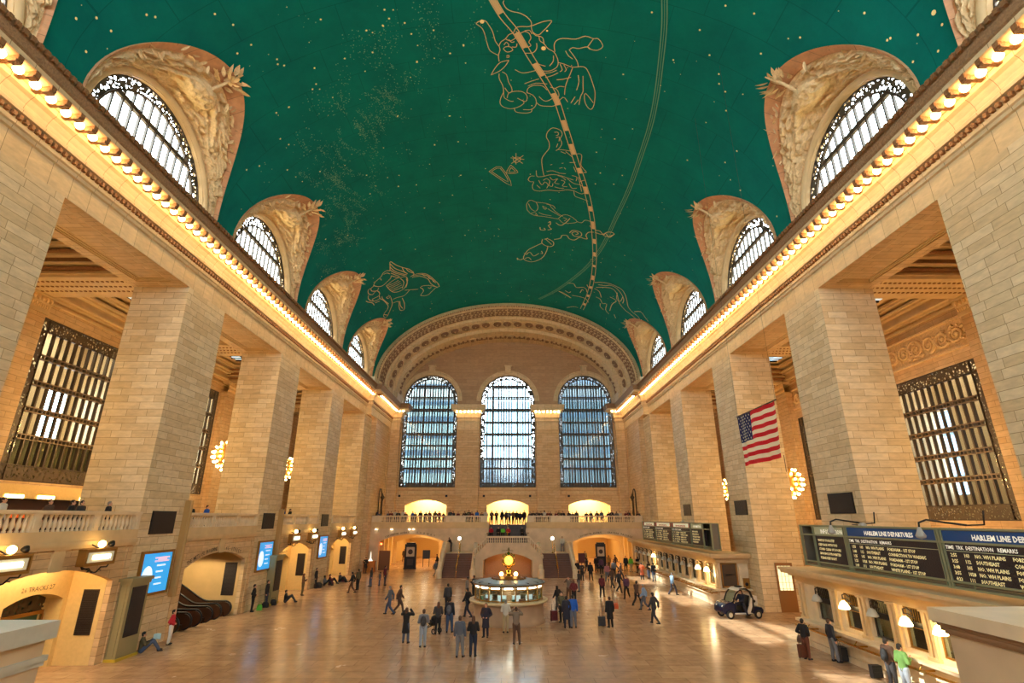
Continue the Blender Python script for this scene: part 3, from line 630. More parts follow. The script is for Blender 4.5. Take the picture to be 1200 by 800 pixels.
# vestibules behind passage arches
def lampspot(x,y,z,label,mt=LAMPY,cat='lamp'):
    t=thing('spotlight',label,cat,(x,y,z)); r=MB(); r.lathe([(.02,0),(.05,-.12),(.16,-.34),(.2,-.42)],14); obj('shade',r,WHITE if mt is None else GOLD,t)
    r=MB(); r.ball((0,0,-.36),.11,10,6); obj('bulb',r,mt or LAMPY,t); return t
TRK=mat('green_glazed_transom',(70,110,92),.3)
NMK={-1:'nearest',1:'second',2:'farthest'}
for k in (-1,1,2):
    c=bayd(k); mb=MB(); xb=-20.2
    for s in (-1,1):
        mb.box(-W-.26,xb-.3,c+s*3.6,c+s*3.9,0,5.08)
    mb.box(-W-.26,xb-.3,c-3.9,c+3.9,4.75,4.95)
    wall(mb,lambda u,z,w:(xb-w,u,z),c-3.6,c+3.6,0,4.8,[('seg',c-1.75,1.5,0,2.75,3.1),('seg',c+1.85,1.5,0,2.75,3.1)],.8,0)
    mb.box(xb-5,xb-5.2,c-4,c+4,0,5); mb.box(xb-.8,xb-5,c+3.5,c+3.7,0,5); mb.box(xb-.8,xb-5,c-3.6,c-3.4,0,5); mb.box(xb-.8,xb-5,c-4,c+4,3.4,3.6)
    p=struct('passage',mb,YELM,'lamp-lit cream vestibule behind the %s left passage arch'%NMK[k],'passage')
    r=MB(); text_into(r,{-1:'26 TRACKS 27',1:'23 TRACKS 24',2:'20 TRACKS 21'}[k],.27,frame((xb+.03,c+2.95,3.42),(0,-1,0),(0,0,1)))
    r2=MB(); text_into(r2,{-1:'26 TRACKS 27',1:'23 TRACKS 24',2:'20 TRACKS 21'}[k],.27,frame((xb+.03,c+.95,3.25),(0,1,0),(0,0,1))); obj('inscription',r2,INSC,p)
    for s,l in ((-1,'left'),(1,'right')):
        t=thing('track_gate','lattice-topped bronze gate in the %s inner arch of the %s left passage'%(l,NMK[k]),'gate',(xb-.75,c+.05+s*1.8,0))
        r=MB(); r.box(-.05,.05,-1.45,1.45,2.15,2.3); r.box(-.05,.05,-1.48,-1.38,0,2.15); r.box(-.05,.05,1.38,1.48,0,2.15); obj('frame',r,GOLD,t)
        r=MB(); r.box(-.02,.02,-1.4,1.4,2.3,3.05); obj('lattice',r,FILIB,t)
        r=MB(); r.box(-.2,-.16,-1.4,1.4,0,3.05); obj('panel',r,TRK,t)
    t=thing('tall_plaque','tall dark louvred plaque on the side wall of the %s left passage'%NMK[k],'plaque',(-19.15,c+3.6,1.2))
    r=MB(); r.box(-.36,.36,-.04,0,0,1.9); obj('frame',r,BRONZE,t)
    r=MB()
    for i in range(28): r.box(-.32,.32,-.06,-.035,.05+i*.065,.05+i*.065+.042)
    obj('slats',r,PLAQ,t)
    for j in range(3): lampspot(-19.3,c-1.6+j*1.7,4.75,['first','middle','last'][j]+' small spotlight on the ceiling of the %s left passage'%NMK[k])
    L=bpy.data.lights.new('passage_lamp','AREA'); L.shape='RECTANGLE'; L.size=1.1; L.size_y=5; L.energy=230; L.color=(1,.74,.4); o=bpy.data.objects.new('passage_lamp',L); COL.objects.link(o); o.location=(-19.35,c,4.7); o['label']='ceiling lamp'; o['category']='lamp'; o['kind']='structure'
    L=bpy.data.lights.new('passage_lamp','POINT'); L.energy=120; L.color=(1,.74,.4); L.shadow_soft_size=.3; o=bpy.data.objects.new('passage_lamp',L); COL.objects.link(o); o.location=(-22.5,c,2.9); o['label']='tunnel lamp'; o['category']='lamp'; o['kind']='structure'
# escalator hall
c=bayd(0); mb=MB(); 
for s in (-1,1): mb.box(-W-.26,-30.5,c+s*3.6,c+s*3.9,0,5.08); mb.box(-30.5,-40,c+s*3.75,c+s*3.95,0,11)
mb.box(-39.8,-40,c-3.8,c+3.8,0,11); mb.box(-30.7,-40,c-3.9,c+3.9,10.8,11); mb.box(-30.5,-30.7,c-3.9,c+3.9,5.1,11); mb.box(-W-.7,-30.5,c-3.9,c+3.9,4.9,5.08)
struct('escalator_hall',mb,mat('warm_polished_stone',(206,172,118),.45,var=.08,bscale=1.2),'stone-lined escalator hall behind the second left arch','passage')
t=thing('tall_plaque','tall dark louvred plaque on the side wall of the escalator hall','plaque',(-19.2,c+3.6,1.2))
r=MB(); r.box(-.42,.42,-.04,0,0,2.1); obj('frame',r,BRONZE,t); r=MB()
for i in range(30): r.box(-.38,.38,-.06,-.035,.05+i*.068,.05+i*.068+.045)
obj('slats',r,PLAQ,t)
L=bpy.data.lights.new('escalator_lamp','SPOT'); L.energy=1600; L.color=(1,.78,.45); L.spot_size=2.4; L.shadow_soft_size=.3; o=bpy.data.objects.new('escalator_lamp',L); COL.objects.link(o); o.location=(-21.0,c+.5,4.85); o['kind']='structure'; o['label']='ceiling spot'; o['category']='lamp'
def escalator(y,label):
    t=thing('escalator',label,'escalator',(-18.95,y,0),0,'escalators in the left arch')
    def rz(x): # height of step line at distance x inwards
        return 0 if x<1.1 else (x-1.4)*.577 if x>1.7 else (x-1.1)**2*.48
    xs=[0,.3,.8,1.1,1.3,1.5,1.7,3,5,8,9.5]
    for s in (-1,1):
        r=MB(); lo=[(-x,s*.62,max(0,rz(x)-.1)) for x in xs]; hi=[(-x,s*.62,rz(x)+.86) for x in xs]
        for off in (-.05,.05):
            r.add([(p[0],p[1]+off,p[2]) for p in lo+hi],[(i,i+1,len(xs)+i+1,len(xs)+i) for i in range(len(xs)-1)])
        # rounded newel
        v=[(.42*math.cos(a),s*.62+o_,.44+.42*math.sin(a)) for o_ in (-.05,.05) for a in [PI/2-PI*i/10 for i in range(11)]]
        r.add(v,[(i,i+1,12+i,11+i) for i in range(10)]+[tuple(range(11)),tuple(range(11,22))]); r.box(-.6,0,s*.62-.16,s*.62+.16,0,.3)
        obj('balustrade_panel',r,DKBR,t)
        r=MB(); path=[(-.1,s*.62,.04),(.12,s*.62,.05)]+[(.02+.44*math.cos(a_),s*.62,.49+.44*math.sin(a_)) for a_ in [-1.2+2.6*i_/10 for i_ in range(11)]]+[(0,s*.62,.93)]+[(-x,s*.62,rz(x)+.93) for x in xs[1:]]
        r.tube(path,.055,8); obj('handrail',r,RUBBER,t)
        r=MB(); r.tube([(-.1,s*.62,.12)]+[(.02+.35*math.cos(a_),s*.62,.49+.35*math.sin(a_)) for a_ in [-1.3+2.8*i_/10 for i_ in range(11)]],.035,6); obj('newel_trim',r,CHROME,t)
    r=MB()
    for i in range(24):
        x=.2+i*.4; z=rz(x+.2); r.box(-x-.4,-x,-.55,.55,max(-.02,z-.22),z+.02)
    obj('steps',r,CHROME,t)
    return t
es=[escalator(c-2.2,'nearest of the three escalators in the left arch'),]
es.append(copy_tree(es[0],(-18.95,c+.1,0),0,'middle of the three escalators in the left arch')); es.append(copy_tree(es[0],(-18.95,c+2.4,0),0,'farthest of the three escalators in the left arch'))
r=MB()
arc=['THE METLIFE BUILDING','45 STREET']
def arc_text(txt,c,u0,u1,hw,zs,zc,off,size,fn,mb):
    n=len(txt)
    for i,ch in enumerate(txt):
        if ch==' ':continue
        u=u0+(u1-u0)*i/(n-1); z=arch_z('seg',c,hw,zs,zc,u)+off; z2=arch_z('seg',c,hw,zs,zc,u+.05)+off
        o=fn(u,z,-.03); p=fn(u+.05,z2,-.03); d=Vector(p)-Vector(o)
        up=Vector((0,0,1)); nx=Vector(fn(0,0,-1))-Vector(fn(0,0,0)); up=nx.cross(d).normalized()
        text_into(mb,ch,size,frame(o,d,up),0,'CENTER',.004)
for tx,a,b in (('THE METLIFE BUILDING',c-3.4,c-.5),('45 STREET',c+.7,c+2.6)): arc_text(tx,c,a,b,3.6,3.48,4.19,.12,.3,LF,r)
obj('inscription',r,INSC,lowerwall)
# ------------------------------------------------------------------ pier fittings, left
def plaque(s,y0,y1,z0,z1,label):
    r=MB(); r.box(s*W,s*(W-.05),y0,y1,z0,z1)
    o=thing('plaque',label,'plaque',(s*W,(y0+y1)/2,z0)); q=MB(); q.box(0,-s*.05,-(y1-y0)/2,(y1-y0)/2,0,z1-z0); obj('frame',q,BLACKM,o)
    q=MB(); n=16
    for i in range(n): q.box(-s*.045,-s*.07,-(y1-y0)/2+.06,(y1-y0)/2-.06,.06+(z1-z0-.12)*i/n,.06+(z1-z0-.12)*(i+.6)/n)
    obj('slats',q,PLAQ,o)
for k,nm in ((0,'nearest full'),(1,'second'),(2,'third')):
    y=piery(k); plaque(-1,y+.95,y+2.95,5.45,6.6,'dark square grille plaque on the %s left pier'%nm)
    plaque(1,y+.65,y+2.85,6.48,7.55,'dark square grille plaque on the %s right pier'%nm)
SCRB=mat('lit_blue_screen',(60,170,230),.3,emit=1.0,emitc=(40,150,225)); SCRW=mat('lit_screen_white',(220,240,250),.3,emit=1.1,emitc=(215,235,250)); SCRP=mat('lit_screen_pink',(240,200,220),.3,emit=.9,emitc=(225,190,215))
for k,nm in ((0,'nearest full'),(1,'second'),(2,'third')):
    y=piery(k)+.8; t=thing('advertising_screen','large blue advertising screen on the %s left pier'%nm,'screen',(-W,y+1.25,2.6),0,'blue screens on the left piers')
    r=MB(); 
    for A in ((-1.3,1.3,-.12,0),(-1.3,1.3,1.9,2.02),(-1.3,-1.18,0,1.9),(1.18,1.3,0,1.9)): r.box(0,.14,A[0],A[1],A[2],A[3])
    obj('frame',r,GOLD,t)
    r=MB(); r.box(.02,.08,-1.18,1.18,0,1.9,0)
    r.add([(.085,-.62,.75)]+[(.085,-.62+.42*math.cos(2*PI*i/24),.75+.55*math.sin(2*PI*i/24)) for i in range(25)],[(0,i+1,i+2) for i in range(24)],1)
    rr=random.Random(k)
    for i in range(5):
        w=rr.uniform(.4,.8); z=1.55-i*.3; r.box(.083,.087,.05,.05+w,z,z+.07,1 if i else 2)
        if i<2: r.box(.083,.087,-.2,1.0,1.62-i*.16,1.7-i*.16,2)
    r.box(.083,.087,-.01,.01,0,1.9,0)
    obj('display',r,[SCRB,SCRW,SCRP],t)
# bracketed lantern signs over passages
def signbox(y,label,z=4.3,lit=True,x=-W+.55):
    t=thing('track_sign',label,'sign',(x,y,z),0,'lantern signs over the left arches')
    r=MB(); r.box(-.18,.18,-.9,.9,0,.08); r.box(-.18,.18,-.9,.9,.6,.68); 
    for yy in (-.9,.82): r.box(-.18,.18,yy,yy+.08,0,.66)
    r.box(-.14,.14,-.82,.82,.06,.62); obj('case',r,GOLD,t)
    r=MB(); r.box(.14,.19,-.72,.72,.14,.54); r.box(-.14,-.19,-.72,.72,.14,.54); obj('panel',r,mat('cream_sign_panel',(224,214,178),.4,emit=.25),t)
    r=MB(); r.box(.19,.22,-.5,.5,.26,.42); obj('lit_number',r,LAMPW,t)
    r=MB()
    for s_ in (-1,1):
        r.tube([(0,s_*.8,0),(0,s_*.7,-.12),(0,s_*.35,-.1),(0,s_*.15,-.28),(0,0,-.3)],.03,6); r.tube([(0,s_*.35,-.1),(0,s_*.25,-.2),(0,s_*.4,-.24)],.022,6)
    r.tube([(0,0,-.3),(-.55,0,-.1)],.03,6); r.tube([(0,0,.68),(-.5,0,.9)],.025,6); obj('scroll_bracket',r,BLACKM,t)
    r=MB(); r.ball((.05,.05,.86),.15,12,8); obj('globe_lamp',r,LAMPY,t)
    r=MB(); r.lathe([(.03,-.12),(.1,-.05),(.14,.1),(.0,.1)],10,M=Matrix.Translation((.1,.6,.82))@Matrix.Rotation(.8,4,'X')); obj('floodlight',r,BLACKM,t)
    return t
s1=signbox(24.6,'lantern sign with glowing globe over the nearest arch, right one of its pair')
for y,l in ((20.2,'lantern sign cut by the left photo edge over the nearest arch'),(46.6,'lantern sign with globe over the second passage arch, left one of its pair'),(50.9,'lantern sign with globe over the second passage arch, right one of its pair'),(59.6,'lantern sign with globe over the farthest left arch, left one of its pair'),(63.9,'lantern sign with globe over the farthest left arch, right one of its pair')):
    copy_tree(s1,(-W+.55,y,4.3),0,l)
# sign pylons beside the passages, corner posts
for k,nm in ((0,'nearest full'),(1,'second')):
    y=piery(k)+(-.35 if k==0 else 3.0); t=thing('sign_pylon','sage-coloured metal pylon with a black departures panel against the %s left pier'%nm,'pylon',(-W,y,0))
    yy=(1.2 if k==0 else 1.2)
    r=MB(); r.box(-.2,.55,0,yy+.2,.12,3.35); r.box(-.2,.62,-.06,yy+.26,0,.12,1); r.box(-.2,.66,-.1,yy+.32,3.35,3.5); r.box(-.2,.6,-.04,yy+.24,3.2,3.35); r.box(.1,.13,-.03,0,.2,3.2); r.box(.4,.43,-.03,0,.2,3.2); obj('case',r,[GREYG,mat('yellow_kick_strip',(200,170,50),.5)],t)
    r=MB(); r.box(.54,.59,.2,yy,.95,3.1); obj('panel',r,PLAQ,t)
for y,zt,nm in ((31.35,7.2,'nearest full'),(44.2,6.9,'second')):
    r=MB(); r.box(-W+.0,-W+.3,y-.16,y+.1,2.2,zt); r.lathe([(.1,0),(.1,zt-2.2)],10,M=Matrix.Translation((-W+.3,y-.03,2.2))); tag(obj('corner_post',r,mat('old_gold_paint',(178,140,84),.5)),'slim gold corner post on the %s left pier'%nm,'post')
r=MB(); r.lathe([(0,0),(.13,0),(.13,.07),(0,.09)],12,M=Matrix.Translation((-W+.0,29.2,2.25))@Matrix.Rotation(PI/2,4,'Y')); tag(obj('fire_alarm_bell',r,REDH),'small red alarm bell under the nearest blue screen','alarm bell')
# ------------------------------------------------------------------ aisles behind the piers
XA=30.1; ZA=21.5
for s,side in ((-1,'left'),(1,'right')):
    fn=lambda u,z,w,s=s:(s*(XA+w),u,z); z0,z1=(8.4,18.7) if s<0 else (6.1,16.0); hw=4.35
    mb=MB(); wall(mb,fn,YB,79.4,0 if s>0 else 5,ZA+.3,[('rect',bayd(k),hw,z0,z1,z1) for k in range(-1,3)],.6,0)
    for k in range(-2,4):
        y=piery(k); mb.box(s*(XA-.55),s*XA,y+.35,y+PW-.35,0 if s>0 else 5.3,18.6)
        mb.box(s*(XA-.65),s*XA,y+.25,y+PW-.25,18.6,18.75,1)
    # cornice steps along the wall under the coffered ceiling
    for i,(d,za,zb) in enumerate(((.15,19.6,19.75),(.3,19.95,20.1),(.55,20.1,20.25),(.4,20.25,20.7),(.75,20.7,20.85),(1.0,20.85,21.0),(1.3,21.2,21.35),(1.5,21.35,21.5))):
        mb.box(s*(XA-d),s*XA,YB,79.4,za,zb,1); mb.box(s*(W+DEP-.02),s*(W+DEP+d),YB,70,za,zb,1)
    struct('wall_%s_aisle'%side,mb,[STONE2,PLAIN],'outer wall of the %s side aisle'%side,'wall')
    # capitals of the aisle pilasters
    for k in range(-1,4):
        y=piery(k)+PW/2; r=MB(); r.box(-.1*s*-1,s*.0,-1.75,1.75,.0,.0001)
        t=thing('pilaster_capital','carved egg-and-leaf capital on the %s aisle wall pilaster behind the %s'%(side,{-1:'cut-off front pier',0:'nearest full pier',1:'second pier',2:'third pier',3:'last pier'}[k]),'capital',(s*(XA-.55),y,18.75),0 if s>0 else PI,kind='structure')
        r=MB(); r.box(-.1,.5,-1.7,1.7,0,.12); r.box(-.28,.5,-1.85,1.85,.95,1.2); 
        r.add([(-.06,-1.65,.12),(-.06,1.65,.12),(-.22,1.8,.95),(-.22,-1.8,.95)],[(0,1,2,3)]); obj('block',r,PLAIN,t)
        r=MB()
        for i in range(11): r.ball((-.2,-1.5+i*.3,.7),(.1,.11,.17),8,6)
        for i in range(22): r.ball((-.1,-1.57+i*.15,.3),(.06,.05,.16),6,5)
        obj('leaf_carving',r,CARVE,t)
    # cross beams with coffers
    mb=MB()
    for k in range(-2,4):
        y=piery(k); mb.box(s*(W+DEP-.3),s*(XA-.3),y+.5,y+PW-.5,19.8,ZA); 
        for i,(d,za,zb) in enumerate(((.1,20.0,20.1),(.25,20.25,20.4),(.5,20.5,20.6),(.4,20.6,20.9),(.75,20.9,21.02),(1.0,21.02,21.15),(1.3,21.3,21.5))):
            mb.box(s*(W+DEP-.1),s*(XA-.1),y+.5-d,y+PW-.5+d,za,zb,i%2)
        for i in range(26):
            for j in range(3): x=W+DEP+.4+i*.3; mb.box(s*x,s*(x+.12),y+1.0+j*.7,y+1.12+j*.7,19.75,19.8,1)
    mb.box(s*(W+DEP-.2),s*XA,YB,79.4,ZA+.2,ZA+.5)
    struct('ceiling_%s_aisle'%side,mb,[PLAIN,GILT],'coffered %s aisle ceiling with deep cross beams'%side,'ceiling')
    for k in range(-1,4):
        c=bayd(k); t=thing('skylight','dark leaded skylight in the %s aisle ceiling, bay %s'%(side,{-1:'nearest the viewer',0:'between the first two full piers',1:'between second and third piers',2:'between third and last piers',3:'at the far end'}[k]),'skylight',(s*(W+XA+DEP)/2,c,ZA-.05),kind='structure')
        r=MB(); r.box(-2,2,-2.3,2.3,.1,.2); 
        for i in range(6): r.box(-2,2,-2.3+i*.9,-2.2+i*.9,0,.1)
        obj('frame',r,BLACKM,t)
        r=MB(); [r.box(a_,a_+.8,b_,b_+.35,.05,.1) for a_ in (-1.8,-.7,.5,1.1) for b_ in (-1.9,-1.1,-.3,.9,1.5)]; obj('pane',r,mat('daylit_skylight_pane',(200,225,235),.3,emit=1.2),t)
# grille windows
def grille(s,z0,z1):
    h=z1-z0; hw=4.35; t=thing('window_60','g','window',kind='structure')
    r=MB(); 
    for A in ((-hw,hw,0,.95),(-hw,hw,h-.85,h)): r.box(-.02,.02,A[0],A[1],A[2],A[3])
    for A in ((-hw,-hw+.62,.95,h-.85),(hw-.62,hw,.95,h-.85)): r.box(-.02,.02,A[0],A[1],A[2],A[3])
    obj('scrollwork_border',r,FILIB,t)
    r=MB()
    for A in ((-hw,hw,0,.07),(-hw,hw,.9,.98),(-hw,hw,h-.07,h),(-hw,hw,h-.9,h-.82)): r.box(-.07,.07,A[0],A[1],A[2],A[3])
    for A in (-hw,-hw+.6,hw-.66,hw-.06): r.box(-.07,.07,A,A+.06,0,h)
    obj('frame',r,BRONZE,t)
    r=MB(); n=12; a=-hw+.62; b=hw-.62
    for i in range(1,n): y=a+(b-a)*i/n; r.box(-.1,.1,y-.06,y+.06,.95,h-.85)
    obj('upright_bars',r,BRONZE,t)
    r=MB()
    for i in range(1,5):
        z=.95+(h-1.8)*i/5
        for d in (-.16,.12): r.box(-.13,.13,a,b,z+d,z+d+.07)
        for j in range(n): y=a+(b-a)*(j+.5)/n; r.box(-.1,.1,y-.03,y+.03,z-.1,z+.13)
    obj('cross_bars',r,mat('worn_bronze_bars',(112,92,66),.5,.1),t)
    r=MB(); r.box(.14,.15,-hw,hw,0,h); obj('pane',r,GLASS,t)
    # inner glazing and lit room behind
    return t
gl=grille(-1,8.4,18.7); gr=grille(1,6.1,16.0); wn=60
for s,g,z0,side in ((-1,gl,8.4,'left'),(1,gr,6.1,'right')):
    for i,k in enumerate(range(-1,3)):
        lab='tall bronze-barred window with scroll border in the %s aisle wall, %s'%(side,['nearest the viewer','behind the nearest full pier','between the second and third piers','between the third and last piers','at the far end'][i]); loc=(s*(XA+.1),bayd(k),z0); rz=0 if s>0 else PI
        if i==0: g.location=loc; g.rotation_euler=(0,0,rz); g['label']=lab; 
        else: copy_tree(g,loc,rz,lab)
    SLOT={-1:4.6,1:6.0}
    # rooms behind the grilles: cream walls, floors, a slot of sky
    mb=MB(); x0,x1=XA+.6,XA+5.5
    wall(mb,lambda u,z,w,s=s:(s*(x1+w),u,z),YB,79.4,0,22,[('rect',bayd(k)+SLOT[s],1.0,8,16 if s<0 else 14.5,16 if s<0 else 14.5) for k in range(-1,3)],.3,0)
    mb.box(s*x0,s*x1,YB,79.4,z0-2.2,z0-2.0); mb.box(s*x0,s*x1,YB,79.4,21,21.2)
    for k in range(-1,4): mb.box(s*x0,s*x1,piery(k)+1.8,piery(k)+2.1,0,21)
    struct('office_rooms',mb,mat('pale_office_plaster',(216,194,162),.6),'cream rooms behind the %s aisle windows'%side,'room')
    for k in (0,1,2):
        L=bpy.data.lights.new('room_lamp','AREA'); L.shape='RECTANGLE'; L.size=3;L.size_y=3; L.energy=1500; L.color=(1,.82,.62); o=bpy.data.objects.new('room_lamp',L); COL.objects.link(o); o.location=(s*(XA+3),bayd(k),20.6); o['kind']='structure'; o['label']='room ceiling lamp'; o['category']='lamp'
# carved frieze on the right aisle wall
fr=MB(); rr=random.Random(4)
def spiral(cx,cz,R,turns,dirn,ph,y):
    pts=[];n=34
    for i in range(n): a=ph+dirn*turns*2*PI*i/n; r_=R*(1-.85*i/n); pts.append((0,cx+r_*math.cos(a),cz+r_*math.sin(a)))
    return pts
for i in range(7):
    cx=-3.6+i*1.2; R=.62 if i!=3 else .8
    fr.tube(spiral(cx,0,R,1.8,1 if i%2 else -1,rr.uniform(0,6),0),[.13-.09*q/33 for q in range(34)],6)
    fr.ball((.02,cx,0),(.12,.18,.18),8,6)
    for j in range(12):
        a=rr.uniform(0,2*PI); d=R*rr.uniform(.7,1.2); fr.ball((0,cx+d*math.cos(a),d*math.sin(a)*.85),(.1,rr.uniform(.06,.18),rr.uniform(.06,.14)),7,5)
fr.box(.06,.12,-4.3,4.3,-.95,.95)
for z in (-1.05,.95): fr.box(-.12,.12,-4.45,4.45,z,z+.12)
f0=None
for k in range(-1,3):
    if f0 is None: f0=obj('carved_frieze',fr,CARVE,recalc=False); o=f0
    else: o=f0.copy(); COL.objects.link(o)
    o.location=(XA-.1,bayd(k),17.9); tag(o,'carved scroll frieze over the right aisle window, %s'%{-1:'nearest the viewer',0:'behind the nearest full pier',1:'between second and third piers',2:'between third and last piers'}[k],'frieze',kind='structure')
# shop front below the left windows
t=thing('cafe_front','dark red restaurant front with orange glow behind the left balcony','shop front',(-29.6,bayd(0)-3,5.35))
r=MB(); r.box(-.3,.2,-10,10,0,2.0); obj('panels',r,mat('oxblood_panelling',(70,30,26),.4),t)
r=MB(); r.box(-.4,.7,-10,10,2.0,2.25); r.box(-.3,.4,-10,10,2.25,2.8); obj('canopy',r,YELM,t)
r=MB()
for y in (-4,-1,1.2,4.5,7.5): r.box(.7,.76,y-.6,y+.6,2.02,2.2)
obj('strip_lamps',r,LAMPY,t)
r=MB(); r.box(.2,.24,-2.5,1.5,.9,1.15); obj('neon_glow',r,mat('orange_glow_strip',(220,90,30),.4,emit=.5),t)
# chandeliers
def chandelier():
    t=thing('chandelier','c','chandelier')
    r=MB(); r.tube([(0,0,1.5),(0,0,11.5)],.03,6); r.ball((0,0,1.5),.12,8,6); obj('hanging_rod',r,GOLD,t)
    r=MB(); r.lathe([(.05,-1.3),(.35,-1.15),(.75,-.75),(1.0,-.2),(1.05,.2),(.85,.7),(.5,1.1),(.15,1.4),(.05,1.5)],20); obj('gilded_bowl',r,GOLD,t)
    bm_=MB(); bm_.ball((0,0,0),.1,8,6); me=bm_.mesh('bulb',[CBULB])
    for z,R,n in ((1.1,.68,7),(.7,1.0,9),(.25,1.2,12),(-.2,1.2,12),(-.6,1.02,10),(-1.0,.72,8),(-1.3,.35,4)):
        for i in range(n):
            a=2*PI*(i+.5*(n%2))/n; o=bpy.data.objects.new('bulb',me); COL.objects.link(o); o.parent=t; o.location=(R*math.cos(a),R*math.sin(a),z)
    return t
ch=chandelier(); i=0
for s,side,z in ((-1,'left',11.7),(1,'right',9.3)):
    for k,nm in ((-1,'nearest the viewer'),(0,'behind the nearest full pier'),(1,'between the first two full piers'),(2,'seen between the second and third piers')):
        loc=(s*25.8,bayd(k),z); lab='globe-shaped chandelier of bare bulbs in the %s aisle, %s'%(side,nm)
        if i==0: ch.location=loc; ch['label']=lab; ch['group']='aisle chandeliers'
        else: copy_tree(ch,loc,0,lab)
        i+=1
        L=bpy.data.lights.new('chandelier_glow','POINT'); L.energy=CHE; L.color=(1,.68,.36); L.shadow_soft_size=1.5; o=bpy.data.objects.new('chandelier_glow',L); COL.objects.link(o); o.location=(loc[0],loc[1],z); o['kind']='structure'; o['label']='light of the chandelier'; o['category']='lamp'
# ------------------------------------------------------------------ far end: archivolt, tympanum, window wall
mb=MB()
def ell(a,b,n=90): return [(-a*math.cos(PI*i/n),VZ+b*math.sin(PI*i/n)) for i in range(n+1)]
steps=[(VA+.02,VB+.02,YE,VA-.45,VB-.45,YE-.12),(VA-.45,VB-.45,YE-.12,VA-.62,VB-.62,YE+.35),(VA-.62,VB-.62,YE+.35,VA-.75,VB-.85,YE+3.1),(VA-.75,VB-.85,YE+3.1,VA-1.05,VB-1.2,YE+3.2),
 (VA-1.05,VB-1.2,YE+3.2,VA-1.25,VB-1.5,YE+6.4),(VA-1.25,VB-1.5,YE+6.4,VA-1.6,VB-1.95,YE+6.6),(VA-1.6,VB-1.95,YE+6.6,VA-1.9,VB-2.25,YF+.05)]
for a0,b0,y0,a1,b1,y1 in steps:
    A=[(x,y0,z) for x,z in ell(a0,b0)]; B=[(x,y1,z) for x,z in ell(a1,b1)]
    mb.add(A+B,[(i,i+1,92+i,91+i) for i in range(90)],0,False)
def arcpt(a,b,th,y): return Vector((-a*math.cos(th),y,VZ+b*math.sin(th)))
def ornament(a0,b0,y0,a1,b1,y1,n,fnc):
    """place fnc(mb,M,i) in n equal-arc cells; local x along arc, y along depth, z out of surface"""
    S=[arcpt((a0+a1)/2,(b0+b1)/2,PI*i/400,(y0+y1)/2) for i in range(401)]; L=[0]
    for i in range(400): L.append(L[-1]+(S[i+1]-S[i]).length)
    for q in range(n):
        t=L[-1]*(q+.5)/n; i=min(399,max(j for j in range(401) if L[j]<=t)); d=(S[min(i+1,400)]-S[i]).normalized()
        dep=(arcpt(a1,b1,PI*i/400,y1)-arcpt(a0,b0,PI*i/400,y0)).normalized(); nn=d.cross(dep)
        if nn.dot(Vector((0,0,VZ))-Vector((S[i].x,0,S[i].z)))<0: nn=-nn
        M=Matrix((d,dep,nn)).transposed().to_4x4(); M.translation=S[i]; fnc(mb,M,q)
def rosette(mb,M,q):
    for k in range(10):
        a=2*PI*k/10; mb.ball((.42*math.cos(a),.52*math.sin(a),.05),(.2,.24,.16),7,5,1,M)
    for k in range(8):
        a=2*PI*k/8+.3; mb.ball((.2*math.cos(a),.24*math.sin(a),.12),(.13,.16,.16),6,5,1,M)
    mb.ball((0,0,.2),(.12,.14,.12),7,5,0,M)
    v=[]
    for k in range(24):
        a=2*PI*k/24
        for r_,z in ((.72,.0),(.74,.14),(.84,.14),(.86,0)): v.append((r_*math.cos(a),r_*1.25*math.sin(a),z))
    mb.add(v,[(4*k+j,4*((k+1)%24)+j,4*((k+1)%24)+j+1,4*k+j+1) for k in range(24) for j in range(3)],0,False,M)
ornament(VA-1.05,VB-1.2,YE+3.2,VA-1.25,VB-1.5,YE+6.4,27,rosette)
def fret(mb,M,q):
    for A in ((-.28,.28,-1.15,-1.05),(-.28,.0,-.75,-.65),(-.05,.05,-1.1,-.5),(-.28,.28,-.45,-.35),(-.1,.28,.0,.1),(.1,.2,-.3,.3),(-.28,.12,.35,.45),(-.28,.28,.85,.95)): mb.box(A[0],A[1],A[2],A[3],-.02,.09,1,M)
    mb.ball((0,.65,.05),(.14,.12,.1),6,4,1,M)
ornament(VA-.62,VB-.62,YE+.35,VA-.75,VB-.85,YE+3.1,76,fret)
def leafm(mb,M,q):
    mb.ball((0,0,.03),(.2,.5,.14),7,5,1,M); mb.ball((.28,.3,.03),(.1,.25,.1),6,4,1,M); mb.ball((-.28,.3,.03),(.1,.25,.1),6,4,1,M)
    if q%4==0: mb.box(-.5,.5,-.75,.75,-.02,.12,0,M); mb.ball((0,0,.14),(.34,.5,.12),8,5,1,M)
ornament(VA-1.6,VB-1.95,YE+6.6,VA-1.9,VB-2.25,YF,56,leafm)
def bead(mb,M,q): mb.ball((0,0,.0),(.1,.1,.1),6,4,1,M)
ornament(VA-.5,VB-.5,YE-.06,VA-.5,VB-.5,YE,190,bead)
for s in (-1,1): # spring walls at each side of the arch end
    mb.box(s*XE,s*(XE+.9),YE-.0,YF,22.0,24.2)
for s in (-1,1):
    for a0,b0,y0,a1,b1,y1 in steps: mb.box(s*(a1-.02),s*18.7,y0,y1,22.62,VZ+.04)
struct('trim_5',mb,[JOINT,UMB],'broad stepped end arch with rosettes and fretwork','arch')
